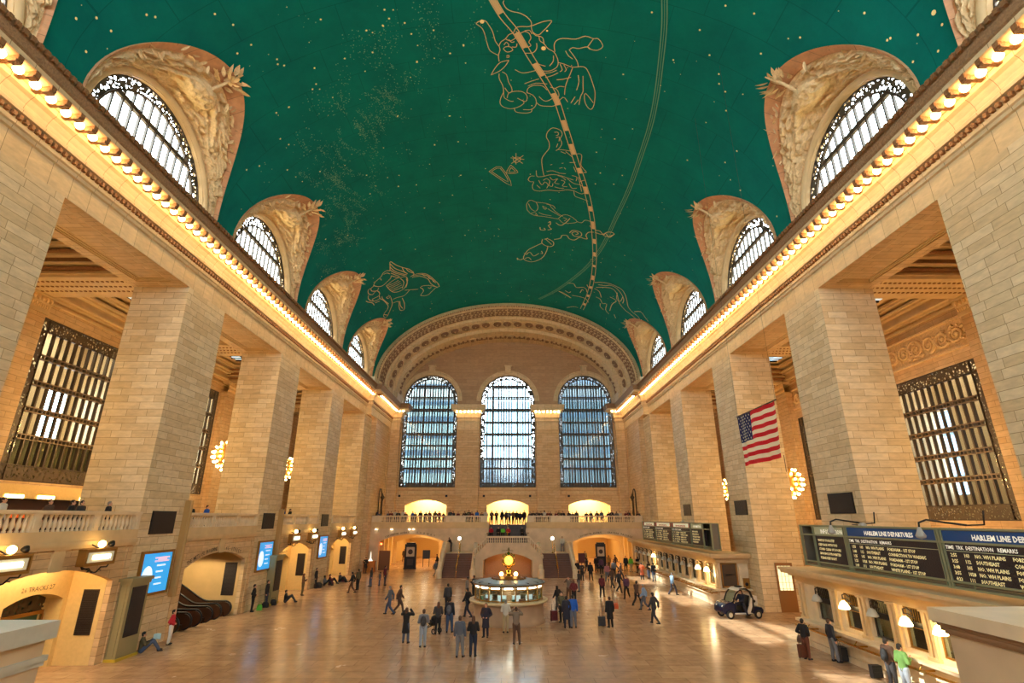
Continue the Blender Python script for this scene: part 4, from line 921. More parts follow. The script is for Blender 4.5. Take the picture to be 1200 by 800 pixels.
# end side walls with pilasters and niches
for s,side in ((-1,'left'),(1,'right')):
    mb=MB(); mb.box(s*XE,s*(W+DEP),69.6,YF+1.2,0,22); mb.box(s*(XE-.08),s*XE,69.6,71.1,0,18.9); mb.box(s*(XE-.08),s*XE,77.3,78.3,0,18.9); mb.box(s*(XE-.12),s*XE,71.1,77.3,5.4,6.2)
    struct('wall_%s_end'%side,mb,STONE2,'plain %s wall panel beside the far balcony'%side,'wall')
    t=thing('sculpted_niche','slim arched niche with a tall light standard on the %s end wall'%side,'niche',(s*(XE-.13),74.6,5.4),0 if s<0 else PI)
    r=MB(); r.tube([(.06,-.75,0),(.06,-.75,3.9)]+[(.06,-.75*math.cos(a),3.9+.75*math.sin(a)) for a in [PI*i/10 for i in range(1,10)]]+[(.06,.75,3.9),(.06,.75,0)],.07,6); obj('arch_moulding',r,BRONZE,t)
    r=MB(); r.lathe([(.3,0),(.3,.2),(.12,.5),(.08,1.2),(.14,1.5),(.07,2.0),(.07,3.0),(.16,3.3),(.28,3.4),(.3,3.6),(.12,3.8),(.02,4.1)],12,M=Matrix.Translation((.35,0,0))); obj('standard',r,BRONZE,t)
    r=MB(); r.box(.3,.34,-.3,.3,.1,.1+.9); obj('plate',r,BLACKM,t)
FW=(-11.98,0,11.98); HW=4.17
FF=lambda u,z,w:(u,YF+w,z)
mb=MB()
topf=lambda u:VZ+(VB-2.25+.3)*math.sqrt(max(0,1-(u/(VA-1.9+.3))**2))
wall(mb,FF,-(VA-1.7),VA-1.7,19,24,[('round',c,HW,19,23.45,27.62) for c in FW],1.0,0,1,top=topf,back=False)
wall(mb,FF,-(XE+.2),XE+.2,5.3,19,[('rect',c,HW,10.5,19,19) for c in FW],1.0,0,1,back=False)
mb2=MB()
# lower strip with segmental openings sits in the same wall plane; cut separately
mb=MB(); wall(mb,FF,-(VA-1.7),VA-1.7,19,24,[('round',c,HW,19,23.45,27.62) for c in FW],1.0,2,1,top=topf,back=False)
us=[-(XE+.2)]+[q for c in FW for q in (c-HW,c+HW)]+[XE+.2]
for a,b in ((us[0],us[1]),(us[2],us[3]),(us[4],us[5]),(us[6],us[7])): mb.box(a,b,YF,YF+1,10.5,19)
wall(mb,FF,us[0],us[-1],5.3,10.5,[('seg',c,3.05,5.3,7.98,8.75) for c in FW],1.2,0,1,back=False)
for c in FW:
    for s in (-1,1): mb.add([(c+s*HW,YF,10.5),(c+s*HW,YF+1,10.5),(c+s*HW,YF+1,19),(c+s*HW,YF,19)],[(0,1,2,3)],1)
    mb.box(c-HW-.1,c+HW+.1,YF-.18,YF+1,10.25,10.5,1); mb.box(c-HW+.1,c+HW-.1,YF-.08,YF,9.6,10.0,1)
    # moulded ring and keystone
    v=[];n=32
    for i in range(n+1):
        t=PI*i/n
        for r_,y_ in ((HW+.02,-.0),(HW+.06,-.14),(HW+.5,-.14),(HW+.6,-.24),(HW+.72,-.24),(HW+.72,0)): v.append((c-r_*math.cos(t),YF+y_,23.45+r_*math.sin(t)))
    mb.add(v,[(6*i+j,6*i+6+j,6*i+7+j,6*i+1+j) for i in range(n) for j in range(5)],1)
    mb.box(c-.45,c+.45,YF-.45,YF,27.95,29.0,1); mb.box(c-.6,c+.6,YF-.55,YF,28.95,29.15,1)
# piers between the windows
for a,b in ((-7.75,-4.23),(4.23,7.75)): mb.box(a+.1,b-.1,YF-1.0,YF,5.3,ZS)
for s in (-1,1): mb.box(s*16.33,s*(XE+.1),YF-1.07,YF,5.3,ZS)
struct('wall_far',mb,[STONE2,JOINT,stone('tympanum_courses',(198,160,120),(188,150,110),(160,124,92),bw=2.4,bh=.55)],'far end wall with three tall arched window openings','wall')
# small cornice blocks with bulbs on those piers
for a,b,nm in ((-7.75,-4.23,'left'),(4.23,7.75,'right')):
    mb=MB(); y0=YF-1.0
    pts=[(a+.1,YF),(a+.1,y0),(b-.1,y0),(b-.1,YF)]; mb.box(a+.12,b-.12,y0+.02,YF,ZS,22.3)
    sweep(mb,[(w*.62,z) for w,z in profile(0)][:-2],pts[::-1]); 
    for i in range(7): mb.box(a+.1+.45*i+.1,a+.1+.45*i+.2,y0-.7,y0-.3,21.45,21.7,1)
    mb.box(a-.2,b+.2,y0-.3,YF,22.5,22.65)
    struct('trim_6' if a<0 else 'trim_7',mb,[JOINT,GILT],'cornice block with lamps on the pier %s of the middle window'%nm,'cornice')
    for i in range(7): bulb(a-.25+(b-a+.5)*(i+.5)/7,y0-.5,21.52,'bulb in the row of seven on the window pier %s of the middle window'%nm,'bulbs on the %s window pier'%nm)
for s,side in ((-1,'left'),(1,'right')):
    for i in range(2): bulb(s*(16.1-.6*i+.3),YF-2.0+.2,21.56,'bulb at the far %s corner of the cornice'%side,'corner bulbs %s'%side)
# far windows
def far_window():
    t=thing('window_40','f','window',kind='structure'); z0=10.5; zt=23.45; n=40; ths=[PI*i/n for i in range(n+1)]
    def arch_ring(mb,ra,rb,ya,yb):
        v=[]
        for q in ths:
            for r_,y_ in ((ra,ya),(ra,yb),(rb,yb),(rb,ya)): v.append((-r_*math.cos(q),y_,zt+r_*math.sin(q)))
        mb.add(v,[(4*i+j,4*i+4+j,4*i+4+(j+1)%4,4*i+(j+1)%4) for i in range(n) for j in range(4)])
        for s in (-1,1): mb.box(s*ra,s*rb,ya,yb,z0,zt)
    r=MB(); arch_ring(r,HW,HW-.1,.0,.25); arch_ring(r,HW-.52,HW-.64,.0,.25); r.box(-HW,HW,0,.3,z0,z0+.2); r.box(-HW,HW,0,.2,z0+.55,z0+.7); obj('frame',r,BRONZE,t)
    r=MB(); v=[]
    for q in ths:
        for p in (HW-.08,HW-.55): v.append((-p*math.cos(q),.1,zt+p*math.sin(q)))
    r.add(v,[(2*i,2*i+2,2*i+3,2*i+1) for i in range(n)])
    for s in (-1,1): r.box(s*(HW-.08),s*(HW-.55),.09,.11,z0,zt)
    r.box(-HW,HW,.09,.11,z0+.2,z0+.55); obj('scrollwork_border',r,FILI,t)
    R=HW-.6; hh=lambda x,R=R:(zt+math.sqrt(max(0,R*R-x*x)))
    levels=((20.25,.0),(22.18,.22),(18.42,.2),(16.68,.05),(14.71,.2),(13.27,.16),(24.13,.05),(25.9,.2))
    for lay,(y,w,nm) in enumerate(((.1,.07,'inner_mullions'),(1.15,.04,'outer_mullions'))):
        r=MB(); m=17 if lay==0 else 26
        for i in range(m+1):
            x=-R+2*R*i/m
            if abs(x)>R-.02: continue
            ww=w*(1.5 if i%3==0 and lay==0 else 1); r.box(x-ww,x+ww,y-.06,y+.06,z0+.2,hh(x))
        for z,th in levels:
            a=R if z<zt else math.sqrt(R*R-(z-zt)**2); th=max(th,.09); r.box(-a,a,y-.1,y+.1,z-th/2-.04,z+th/2+.04)
        obj(nm,r,BRONZE,t)
    r=MB()
    for z,th in levels:
        if th>.1:
            a=R if z<zt else math.sqrt(R*R-(z-zt)**2); r.box(-a,a,.2,1.05,z-.05,z+.05)
    obj('glass_catwalks',r,glassmat('catwalk_glass',(150,185,190),.2,.2),t)
    r=MB(); r.box(-R,R,.13,.14,z0,zt); v=[(0,.135,zt)]+[(-R*math.cos(q),.135,zt+R*math.sin(q)) for q in ths]; r.add(v,[(0,i+1,i+2) for i in range(n)]); obj('pane',r,GLASSB,t,recalc=False)
    return t
fw=far_window(); 
for i,c in enumerate(FW):
    lab=['left of the three tall arched windows in the far wall','bright middle window of the three in the far wall','right of the three tall arched windows in the far wall'][i]
    if i==0: fw.location=(c,YF+.25,0); fw['label']=lab
    else: copy_tree(fw,(c,YF+.25,0),0,lab)
# lit rooms behind the balcony arches
mb=MB(); mb.box(-17,17,YF+5.2,YF+5.4,5,10.4); mb.box(-17,17,YF+1.2,YF+5.4,9.9,10.1); mb.box(-17,17,YF+.5,YF+5.4,5.1,5.3)
for x in (-17,-5.9,5.9,17): mb.box(x-.1,x+.1,YF+1.2,YF+5.4,5.3,10)
struct('balcony_rooms',mb,YELM,'bright cream rooms behind the far balcony arches','room')
for c in FW:
    L=bpy.data.lights.new('balcony_room_lamp','AREA'); L.size=4.5; L.energy=1500; L.color=(1,.86,.6); o=bpy.data.objects.new('balcony_room_lamp',L); COL.objects.link(o); o.location=(c,YF+3.2,9.7); o['kind']='structure'; o['label']='room ceiling lamp'; o['category']='lamp'
for x in (-15.9,-9.0,-3.5,3.3,9.0):
    r=MB(); r.box(x-.16,x+.16,YF-.1,YF,9.15,9.45); tag(obj('wall_loudspeaker',r,BLACKM),{-15.9:'x',-9.0:'small black wall box right of the left lit arch',-3.5:'small black wall box left of the middle lit arch',3.3:'small black wall box right of the middle lit arch',9.0:'small black wall box left of the right lit arch'}.get(x) if x>-15 else 'small black wall box at the far left corner','speaker')
# far balcony: slab, arched front, balustrades
YBL=71.2
mb=MB(); BFN=lambda u,z,w:(u,YBL+w,z)
wall(mb,BFN,-XE-.1,-2.5,0,5.3,[('seg',-12.3,4.15,0,3.4,4.25)],.8,0); wall(mb,BFN,2.5,XE+.1,0,5.3,[('seg',12.6,4.15,0,3.4,4.25)],.8,0)
for a,b in ((-XE,-2.55),(2.55,XE)):
    mb.box(a,b,YBL-.12,YBL,4.95,5.1,1); mb.box(a,b,YBL-.2,YBL,5.1,5.3,1); mb.box(a,b,YBL-.05,YBL+.3,5.3,5.75,1)
farlow=struct('wall_far_lower',mb,[MARBLED,PLAIN],'stone front of the far balcony with a wide low arch on each side','wall')
mb=MB(); 
for a,b in ((-XE,-2.5),(2.5,XE)): mb.box(a,b,YBL+.1,YF+.6,5.12,5.4)
mb.box(-2.5,2.5,74.6,YF+.6,5.12,5.4); struct('floor_far_balcony',mb,MARBLE,'far balcony floor','floor')
FB=lambda u,w:(u,YBL+w)
balustrade('long stone balustrade of the far balcony, left of the stairs',FB,-17.6,-2.6,[(-17.6,-16.4),(-8.1,-5.4),(-3.5,-2.6)],5.72)
balustrade('long stone balustrade of the far balcony, right of the stairs',FB,2.6,17.6,[(2.6,3.5),(5.6,8.2),(16.6,17.6)],5.72)
# passages under the far balcony
for s,side in ((-1,'left'),(1,'right')):
    x0,x1=(-16.8,-7.9) if s<0 else (8.1,17.0); mb=MB()
    mb.box(x0-.2,x0,YBL+.8,95,0,5.1); mb.box(x1,x1+.2,YBL+.8,95,0,5.1); mb.box(x0,x1,YBL+.8,95,4.7,4.9); mb.box(x0,x1,95,95.2,0,5)
    wall(mb,lambda u,z,w:(u,82+w,z),x0,x1,0,4.8,[('seg',(x0+x1)/2+.9*-s*-1,3.1,0,2.9,3.5)],.8,0)
    for i in range(3): mb.box(x0 if s<0 else x1-.5,x0+.5 if s<0 else x1,73.5+i*2.4,74+i*2.4,0,4.7)
    struct('far_passage',mb,YELM,'warm-lit passage under the %s of the far balcony'%side,'passage')
    for yy in (76.5,88): 
        L=bpy.data.lights.new('far_passage_lamp','AREA'); L.size=5; L.energy=380; L.color=(1,.62,.22); o=bpy.data.objects.new('far_passage_lamp',L); COL.objects.link(o); o.location=((x0+x1)/2,yy,4.6); o['kind']='structure'; o['label']='passage ceiling lamp'; o['category']='lamp'
    for i,(dx,yy) in enumerate(((-1.5,79),(.6,80.5),(2.6,79.5),(-.4,86),(1.9,88))):
        t=thing('pendant_lamp','white pendant lamp in the %s far passage, %s'%(side,['front left','front middle','front right','rear left','rear right'][i]),'lamp',((x0+x1)/2+dx,yy,4.5)); r=MB(); r.lathe([(.02,.2),(.03,0),(.3,-.25)],12); obj('shade',r,GOLD,t); r=MB(); r.ball((0,0,-.3),(.42,.42,.14),12,7); obj('bulb',r,LAMPW,t)
# freestanding totems in the passages
def totem(x,y,label,h=3.0,w=.75):
    t=thing('information_totem',label,'totem',(x,y,0)); r=MB(); r.box(-w,w,-.2,.2,0,h); r.box(-w*.8,w*.8,-.16,.16,h,h+.18); r.box(-w-.06,w+.06,-.26,.26,0,.15); obj('case',r,BLACKM,t)
    r=MB(); r.box(-w*.7,w*.7,-.23,-.2,h*.5,h*.88); obj('poster',r,mat('pale_poster',(200,180,150),.5),t)
    r=MB(); n=16; r.add([(0,-.24,h*.69)]+[(w*.42*math.cos(2*PI*i/n),-.24,h*.69+w*.42*math.sin(2*PI*i/n)) for i in range(n)],[(0,i+1,(i+1)%n+1) for i in range(n)]); q=MB(); q.box(-w*.5,w*.5,-.24,-.2,h*.15,h*.4); obj('lower_poster',q,mat('dark_roundel',(60,44,40),.5),t); obj('roundel',r,mat('dark_roundel',(60,44,40),.5),t,recalc=False)
totem(-12.6,72.9,'tall black totem with a round emblem in the left far passage'); totem(12.3,73.5,'tall black totem with a domed top in the right far passage',3.0,.65)
t=thing('notice_board','blue-black notice board beside the left totem','board',(-11.0,76,0)); r=MB(); r.box(-.5,.5,-.05,.05,1.0,2.1); obj('board',r,mat('navy_board',(34,44,60),.5),t); r=MB(); r.box(-.45,-.38,-.04,.04,0,1.0); r.box(.38,.45,-.04,.04,0,1.0); obj('leg',r,BLACKM,t)
t=thing('notice_board','maroon notice board left of the right totem','board',(9.9,74.5,0)); r=MB(); r.box(-.45,.45,-.05,.05,.6,1.8); obj('board',r,mat('maroon_board',(84,30,30),.5),t); r=MB(); r.box(-.4,-.33,-.04,.04,0,.6); r.box(.33,.4,-.04,.04,0,.6); obj('leg',r,BLACKM,t)
# inscriptions on the far front
r=MB()
for tx,c,a,b in (('LEXINGTON AVENUE',-12.3,-15.6,-12.7),('SUBWAY',-12.3,-11.6,-9.4),('LEXINGTON AVENUE',12.6,9.3,12.1),('GRAYBAR PASSAGE',12.6,13.0,16.0)): arc_text(tx,c,a,b,4.15,3.4,4.25,.14,.3,lambda u,z,w:(u,YBL+w,z),r)
for tx,x in (('EAST BALCONY',-5.6),('EAST BALCONY',5.8)): text_into(r,tx,.3,frame((x,YBL-.03,4.4),(1,0,0),(0,0,1)),0,'CENTER')
obj('inscription',r,INSC,farlow)
# podium, red lamp, door at the far left corner
t=thing('podium','orange wooden podium in the far left corner','podium',(-16.9,69.0,0)); r=MB(); r.box(-.65,.65,-.4,.4,0,1.15); r.box(-.72,.72,-.48,.48,1.15,1.25); obj('body',r,mat('orange_oak',(190,116,44),.45),t); r=MB(); r.box(-.3,-.1,-.42,-.4,.5,.7); obj('emblem',r,BLACKM,t)
t=thing('table_ornament','small white lit obelisk on the orange podium','ornament',(-16.8,69.0,1.25)); r=MB(); r.lathe([(.3,0),(.2,.12),(.08,.3),(.05,.8),(.01,1.1)],10); obj('obelisk',r,mat('white_lit_obelisk',(250,245,220),.4,emit=1.5),t)
o=MB(); o.box(-17.2+.9,-17.2+2.3,YBL-.06,YBL+.02,0,2.3); struct('door_1',o,mat('brown_door',(120,76,40),.45),'brown door in the far left corner below the balcony','door')
r=MB(); r.ball((-17.0+.9,YBL-.12,3.1),.13,10,8); tag(obj('warning_lamp',r,LAMPR),'glowing orange-red lamp high at the far left corner','lamp')
# sparkle spots: small lamps set in the balcony fascia
for i,x in enumerate((-16.9,-14.9,-12.6,-12.1,-6.2,-4.6,4.4,5.9)):
    r=MB(); r.ball((x,YBL-.2,4.85),(.14,.06,.05),8,5); tag(obj('cornice_downlight',r,LAMPW),'small bright downlight under the far balcony ledge','downlight','downlights under the far balcony ledge')
# ------------------------------------------------------------------ grand stairs
mb=MB(); mbp=MB()
def flight(mb,x0,x1,ya,yb,za,zb,n):
    for i in range(n):
        y=ya+(yb-ya)*i/n; z=za+(zb-za)*(i+1)/n; mb.box(x0,x1,y,yb+.3,z-(zb-za)/n-.02,z)
        mb.box(x0,x1,y-.03,y+.05,z-.03,z)
for s in (-1,1):
    x0,x1=(-7.25,-3.95) if s<0 else (4.0,7.35)
    t=thing('staircase_flight','brown-stepped flight rising on the %s of the far stairs'%('left' if s<0 else 'right'),'stairs',(0,0,0),kind='structure')
    r=MB(); flight(r,x0,x1,62.3,66.5,0,2.25,15); r.box(x0,x1,66.5,71.15,0,2.22); obj('steps',r,STEP,t)
    r=MB()
    for xx,out in ((x0,-1),(x1,1)):
        # sloping solid stone string with a rounded cap
        a=.0; w=.42; X=xx if out<0 else xx
        pl=[(62.0,0),(62.0,.55),(62.35,.95),(66.5,3.25),(66.5,0)] 
        r.add([(X-(w if out<0 else 0),y,z) for y,z in pl]+[(X+(w if out>0 else 0),y,z) for y,z in pl],[(0,1,2,3,4),(9,8,7,6,5)]+[(i,(i+1)%5,5+(i+1)%5,5+i) for i in range(5)])
        r.tube([(X+out*w/2,62.0,.5),(X+out*w/2,62.35,.98),(X+out*w/2,66.5,3.3)],.26,8)
        r.lathe([(.34,0),(.34,.8),(.3,.9),(.0,.95)],12,M=Matrix.Translation((X+out*w/2,61.95,0)))
        if s*out>0: r.box(X,X+out*w,66.5,71.2,2.2,3.3); r.box(X-.05,X+out*w+.05*out,66.5,71.2,3.3,3.45)
    obj('stone_string',r,MARBLE,t)
    r=MB(); xm=(x0+x1)/2; r.tube([(xm,62.2,1.0),(xm,66.7,3.3)],.05,8); 
    for i in range(4): y=62.2+1.5*i; z=(y-62.3)*.536; r.tube([(xm,y,max(0,z)),(xm,y,z+1.0)],.035,6)
    obj('brass_handrail',r,BRASS,t)
    r=thing('lamp_standard','bright white globe lamp on a brass pole at the top of the %s flight'%('left' if s<0 else 'right'),'lamp',(xm+(-.15 if s<0 else -.2),66.9,2.25)); q=MB(); q.lathe([(.16,0),(.1,.1),(.035,.2),(.035,1.5)],8); obj('pole',q,BRASS,r); q=MB(); q.ball((0,0,1.65),.2,12,8); obj('globe',q,LAMPW,r)
# central landing block
t=thing('stair_landing','central stone landing with a shallow arch and balustrade in front of the far stairs','landing',(0,0,0),kind='structure')
r=MB(); fnl=lambda u,z,w:(u,62.6+w,z)
def ltop(u): a=abs(u-.15); return 4.25-.66 if a<2.35 else 4.25-.66-(a-2.35)*1.02
wall(r,fnl,-3.55,3.95,0,3.6,[('seg',.1,2.75,0,1.75,2.5)],.7,0,0,top=lambda u:max(1.9,ltop(u)) )
r.box(-3.5,-2.65,63.3,66.5,0,1.9); r.box(2.85,3.9,63.3,66.5,0,1.9)
obj('front_wall',r,MARBLED,t)
r=MB(); r.box(-2.6,2.8,66.0,66.3,0,3.0); r.box(-3.5,3.9,66.3,66.6,0,3.3); L=bpy.data.lights.new('niche_lamp','POINT'); L.energy=60; L.color=(1,.7,.35); L.shadow_soft_size=.2; q_=bpy.data.objects.new('niche_lamp',L); COL.objects.link(q_); q_.location=(.1,64.0,2.2); q_['kind']='structure'; q_['label']='lamp in the landing niche'; q_['category']='lamp'
obj('niche_wall',r,mat('warm_orange_marble',(196,140,88),.4,var=.1),t)
r=MB(); r.box(-2.4,2.7,62.7,67.0,3.05,3.25); 
for i in range(6):
    for s in (-1,1): 
        xa=.15+s*(2.4+.26*i); r.box(xa,xa+s*.3,63.3,66.3,1.9,3.1-.17*(i))
obj('landing_floor',r,MARBLE,t)
r=MB()
for A in ((-2.25,2.55),): r.box(A[0],A[1],62.55,62.95,4.12,4.3)
for s in (-1,1):
    x0=.15+s*2.4; x1=.15+s*3.95; r.add([(x0,62.55,4.12),(x1,62.55,2.5),(x1,62.55,2.7),(x0,62.55,4.3),(x0,62.95,4.12),(x1,62.95,2.5),(x1,62.95,2.7),(x0,62.95,4.3)],[(0,1,2,3),(7,6,5,4),(3,2,6,7),(0,4,5,1)])
obj('handrail',r,MARBLE,t)
for i in range(19):
    x=-2.1+i*.25; o=bpy.data.objects.new('baluster',bal_me); COL.objects.link(o); o.parent=t; o.location=(x,62.75,3.58); o.scale=(1,1,.82)
for s in (-1,1):
    for i in range(6):
        x=.15+s*(2.5+i*.24); o=bpy.data.objects.new('baluster',bal_me); COL.objects.link(o); o.parent=t; o.location=(x,62.75,4.25-.66-(2.5+i*.24-2.35)*1.02); o.scale=(1,1,.82)
r=MB(); text_into(r,'LOWER LEVEL',.2,frame((.1,62.58,2.72),(1,0,0),(0,0,1)),0,'CENTER'); obj('inscription',r,INSC,t)
# central upper flight
t=thing('staircase_flight','dark central flight climbing between the balcony walls','stairs',(0,0,0),kind='structure')
r=MB(); flight(r,-2.45,2.5,67.6,74.4,3.25,5.4,14); obj('steps',r,mat('worn_dark_step',(88,78,78),.5),t)
r=MB(); 
for x in (-2.55,2.6): r.box(x-.12,x+.12,66.6,71.3,2.2,4.5); r.box(x-.12,x+.12,71.2,74.6,3,5.72)
obj('side_walls',r,MARBLED,t)
r=MB(); r.tube([(.0,67.6,4.1),(0,74.4,6.3)],.05,6); r.tube([(-2.3,71.2,5.4),(-2.3,71.2,6.4)],.04,6); 
for y in (67.6,71,74.4): r.tube([(0,y,3.2+(y-67.6)*.32),(0,y,4.1+(y-67.6)*.32)],.035,6)
obj('brass_handrail',r,BRASS,t)
mb=MB(); mb.box(-7.24,-3.5,66.52,71.18,2.0,2.26); mb.box(3.9,7.34,66.52,71.18,2.0,2.26); mb.box(-7.7,-2.4,70.9,71.25,0,5); mb.box(2.4,7.8,70.9,71.25,0,5)
struct('floor_landing',mb,MARBLED,'side landings behind the stair flights','floor')
for s,side in ((-1,'left'),(1,'right')):
    mb=MB(); mb.box(s*(W+DEP),s*31,YF-.3,YF,0,24); struct('wall_%s_aisle_end'%side,mb,STONE2,'far end wall of the %s aisle'%side,'wall')
# wall behind the viewer, with three openings for daylight
mb=MB(); BK=lambda u,z,w:(u,YB-w,z)
wall(mb,BK,-31,31,0,36.5,[('round',c,HW,18.5,23.45,27.62) for c in FW],.8,0); struct('wall_near',mb,STONE2,'end wall behind the viewer','wall')
# ------------------------------------------------------------------ ticket booths on the right
LAMPGL=mat('lit_glass_bell',(255,236,190),.4,emit=16,emitc=(255,215,140)); SHADE0=mat('unlit_glass_bell',(190,188,176),.4)
def booth(name,y0,y1,wins,lit,lab,sgn=''):
    """ticket booth block; face at X=16"""
    r=MB(); X=16.0; op=[('rect',y,.62,1.45,2.95,2.95) for y in wins]
    wall(r,lambda u,z,w:(X+w,u,z),y0,y1,0,3.3,op,.35,0,0)
    r.box(X+.01,W-.01,y1-.3,y1-.01,0,3.29); r.box(X+.01,W-.01,y0+.01,y0+.3,0,3.29)
    o=struct(name,r,[MARBLE],lab,'ticket booth')
    r=MB()
    for d,a,b in ((.08,2.98,3.1),(.14,3.1,3.3),(.35,3.3,3.42),(.62,3.42,3.56),(.7,3.56,3.7)): r.box(X-d,W,y0-(d if y0>30 else 0),y1+(d if y1<40 else 0),a,b)
    ys=[y0+.05]+[(a+b)/2 for a,b in zip(wins,wins[1:])]+[y1-.25]
    if wins[0]-ys[0]>1.6: ys.append(wins[0]-1.0)
    if ys and ys[-1]-wins[-1]>1.6: ys.append(wins[-1]+1.0)
    for y in ys:
        for q in (-.18,.1): r.box(X-.1,X+.02,y+q,y+q+.16,1.35,2.98)
        r.box(X-.14,X+.02,y-.24,y+.32,1.2,1.4); r.box(X-.14,X+.02,y-.24,y+.32,2.9,3.0)
    obj('cornice',r,PLAIN,o)
    if y0<30:
        r=MB(); text_into(r,'METRO-NORTH',.3,frame((X-.09,21.1,3.08-.02),(0,-1,0),(0,0,1))); obj('inscription',r,INSC,o)
    r=MB(); r.box(X-.5,X+.1,y0,y1,1.16,1.28); r.box(X-.12,X,y0,y1,0,.25); r.box(X-.06,X,y0,y1,.3,.75); obj('counter',r,MARBLE,o)
    r=MB(); r.box(X-.62,X-.54,y0+.1,y1-.1,.92,1.0)
    y=y0+.6
    while y<y1: r.box(X-.6,X,y-.03,y+.03,.9,.96); r.tube([(X-.58,y,.95),(X-.4,y,1.16)],.02,6); y+=1.9
    obj('bag_rail',r,BRASS,o)
    for i,y in enumerate(wins):
        li=lit[i%len(lit)]
        r=MB(); 
        for A in ((y-.62,y+.62,1.45,1.52),(y-.62,y+.62,2.88,2.95),(y-.62,y-.55,1.5,2.9),(y+.55,y+.62,1.5,2.9),(y-.55,y+.55,2.2,2.24)): r.box(X+.12,X+.18,*A)
        r.box(X+.08,X+.14,y-.45,y+.45,2.24,2.44,1)
        for q in range(9): r.box(X+.13,X+.16,y-.5+q*.125,y-.49+q*.125,2.44,2.88)
        wn=thing('ticket_window','%s ticket window of the %s'%('lamp-lit' if li else 'closed dark',lab.split(',')[0])+', '+(['nearest the photo edge','second','third','fourth','fifth','sixth','seventh','eighth','ninth','tenth','eleventh','twelfth','thirteenth'][i] if i else 'first')+' counting from the viewer','ticket window',(0,0,0),0,'ticket windows')
        obj('grille',r,[GOLD if li else BRONZE,BLACKM],wn)
        r=MB(); r.box(X+.19,X+.2,y-.6,y+.6,1.5,2.9); obj('pane',r,GLASS,wn)
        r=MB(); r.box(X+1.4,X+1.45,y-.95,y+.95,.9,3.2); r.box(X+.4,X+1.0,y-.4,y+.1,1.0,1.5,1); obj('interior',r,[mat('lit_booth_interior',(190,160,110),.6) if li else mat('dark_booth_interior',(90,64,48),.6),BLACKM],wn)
        if li:
            L=bpy.data.lights.new('window_lamp','POINT'); L.energy=9; L.color=(1,.86,.6); L.shadow_soft_size=.1; o2=bpy.data.objects.new('window_lamp',L); COL.objects.link(o2); o2.location=(X+.9,y,2.7); o2['kind']='structure'; o2['label']='lamp inside the ticket window'; o2['category']='lamp'
        t=thing('bell_lamp','%s bell lamp over the %s ticket window from the viewer, %s'%('glowing' if li else 'unlit',['first','second','third','fourth','fifth','sixth','seventh','eighth','ninth','tenth','eleventh','twelfth','thirteenth'][i],'near booth' if y<35 else 'far booth'),'lamp',(X-.32,y,2.45),0,'bell lamps of the ticket booths')
        r=MB(); r.tube([(.32,0,.35),(.15,0,.5),(0,0,.45),(0,0,.2)],.03,6); r.tube([(.32,-.1,.15),(.1,-.1,.3),(0,0,.3)],.02,6); r.tube([(.32,.1,.15),(.1,.1,.3),(0,0,.3)],.02,6); obj('bracket',r,BRONZE,t)
        r=MB(); r.lathe([(.05,.2),(.14,.12),(.21,-.02),(.24,-.12),(.2,-.14),(.05,-.08)],14); obj('bell_shade',r,LAMPGL if li else SHADE0,t)
        if li and y>14 and i%2==0:
            L=bpy.data.lights.new('booth_lamp','POINT'); L.energy=70; L.color=(1,.75,.42); L.shadow_soft_size=.12; o2=bpy.data.objects.new('booth_lamp',L); COL.objects.link(o2); o2.location=(X-.32,y,2.1); o2['kind']='structure'; o2['label']='bell lamp light'; o2['category']='lamp'
    return o
booth('ticket_booth',8.0,30.7,[20.75,22.45,24.4,26.35,28.6],[1,1,0,1,0],'near marble ticket booth, under the near departures board')
booth('ticket_booth',42.4,70.6,[43.9+1.98*i for i in range(13)],[1,1,0,0,0,0,0,0,1,0,0,0,0],'far marble ticket booth, behind the cart')
# end face of the far booth, toward the viewer
t=thing('end_window','grey-glazed brass window in the end wall of the far booth above the cart','window',(16.82,42.38,0))
r=MB(); r.box(-.62,.62,-.06,0,1.35,1.45); r.box(-.62,.62,-.06,0,2.95,3.05); r.box(-.62,-.52,-.06,0,1.4,3.0); r.box(.52,.62,-.06,0,1.4,3.0); obj('frame',r,GOLD,t)
r=MB(); r.box(-.52,.52,-.03,-.01,1.42,2.96); obj('pane',r,mat('grey_reflective_glass',(96,92,90),.12,.6),t); r=MB(); r.box(-.3,.25,-.05,-.03,2.15,2.28); obj('sign_plate',r,BLACKM,t)
r=MB(); r.box(15.52,18.28,41.95,42.38,1.165,1.275)
for x in (15.94,17.55): r.box(x,x+.2,42.3,42.39,0,3.0)
tag(obj('booth_counter',r,MARBLE),'short marble counter on the end wall of the far booth','counter')
t=thing('brass_door_plate','square orange brass plate with a round lock on the far booth end wall','plate',(17.78,42.36,.8)); r=MB(); r.box(-.0,.48,-.04,.0,.3,1.2); obj('plate',r,GOLD,t); r=MB(); r.lathe([(.12,0),(.12,.03),(0,.03)],12,M=Matrix.Translation((.24,-.04,.78))@Matrix.Rotation(PI/2,4,'X')); obj('lock',r,BLACKM,t)
t=thing('door_2','wooden door with bright leaded glass in the pier between the two booths','door',(20.0,40.38,0),kind='structure'); r=MB(); r.box(-.62,.62,-.05,0,.0,1.4); r.box(-.62,-.48,-.05,0,1.4,3.0); r.box(.48,.62,-.05,0,1.4,3.0); r.box(-.62,.62,-.05,0,3.0,3.2); obj('frame',r,mat('oak_door',(150,104,56),.45),t)
r=MB(); r.box(-.48,.48,-.03,-.01,1.4,3.0); obj('pane',r,mat('lit_leaded_glass',(240,238,190),.3,emit=1.3),t); r=MB()
for q in range(-1,2): r.box(q*.24-.012,q*.24+.012,-.045,-.03,1.4,3.0)
for q in range(4): r.box(-.48,.48,-.045,-.03,1.5+q*.4,1.52+q*.4)
obj('leading',r,GREENM,t)
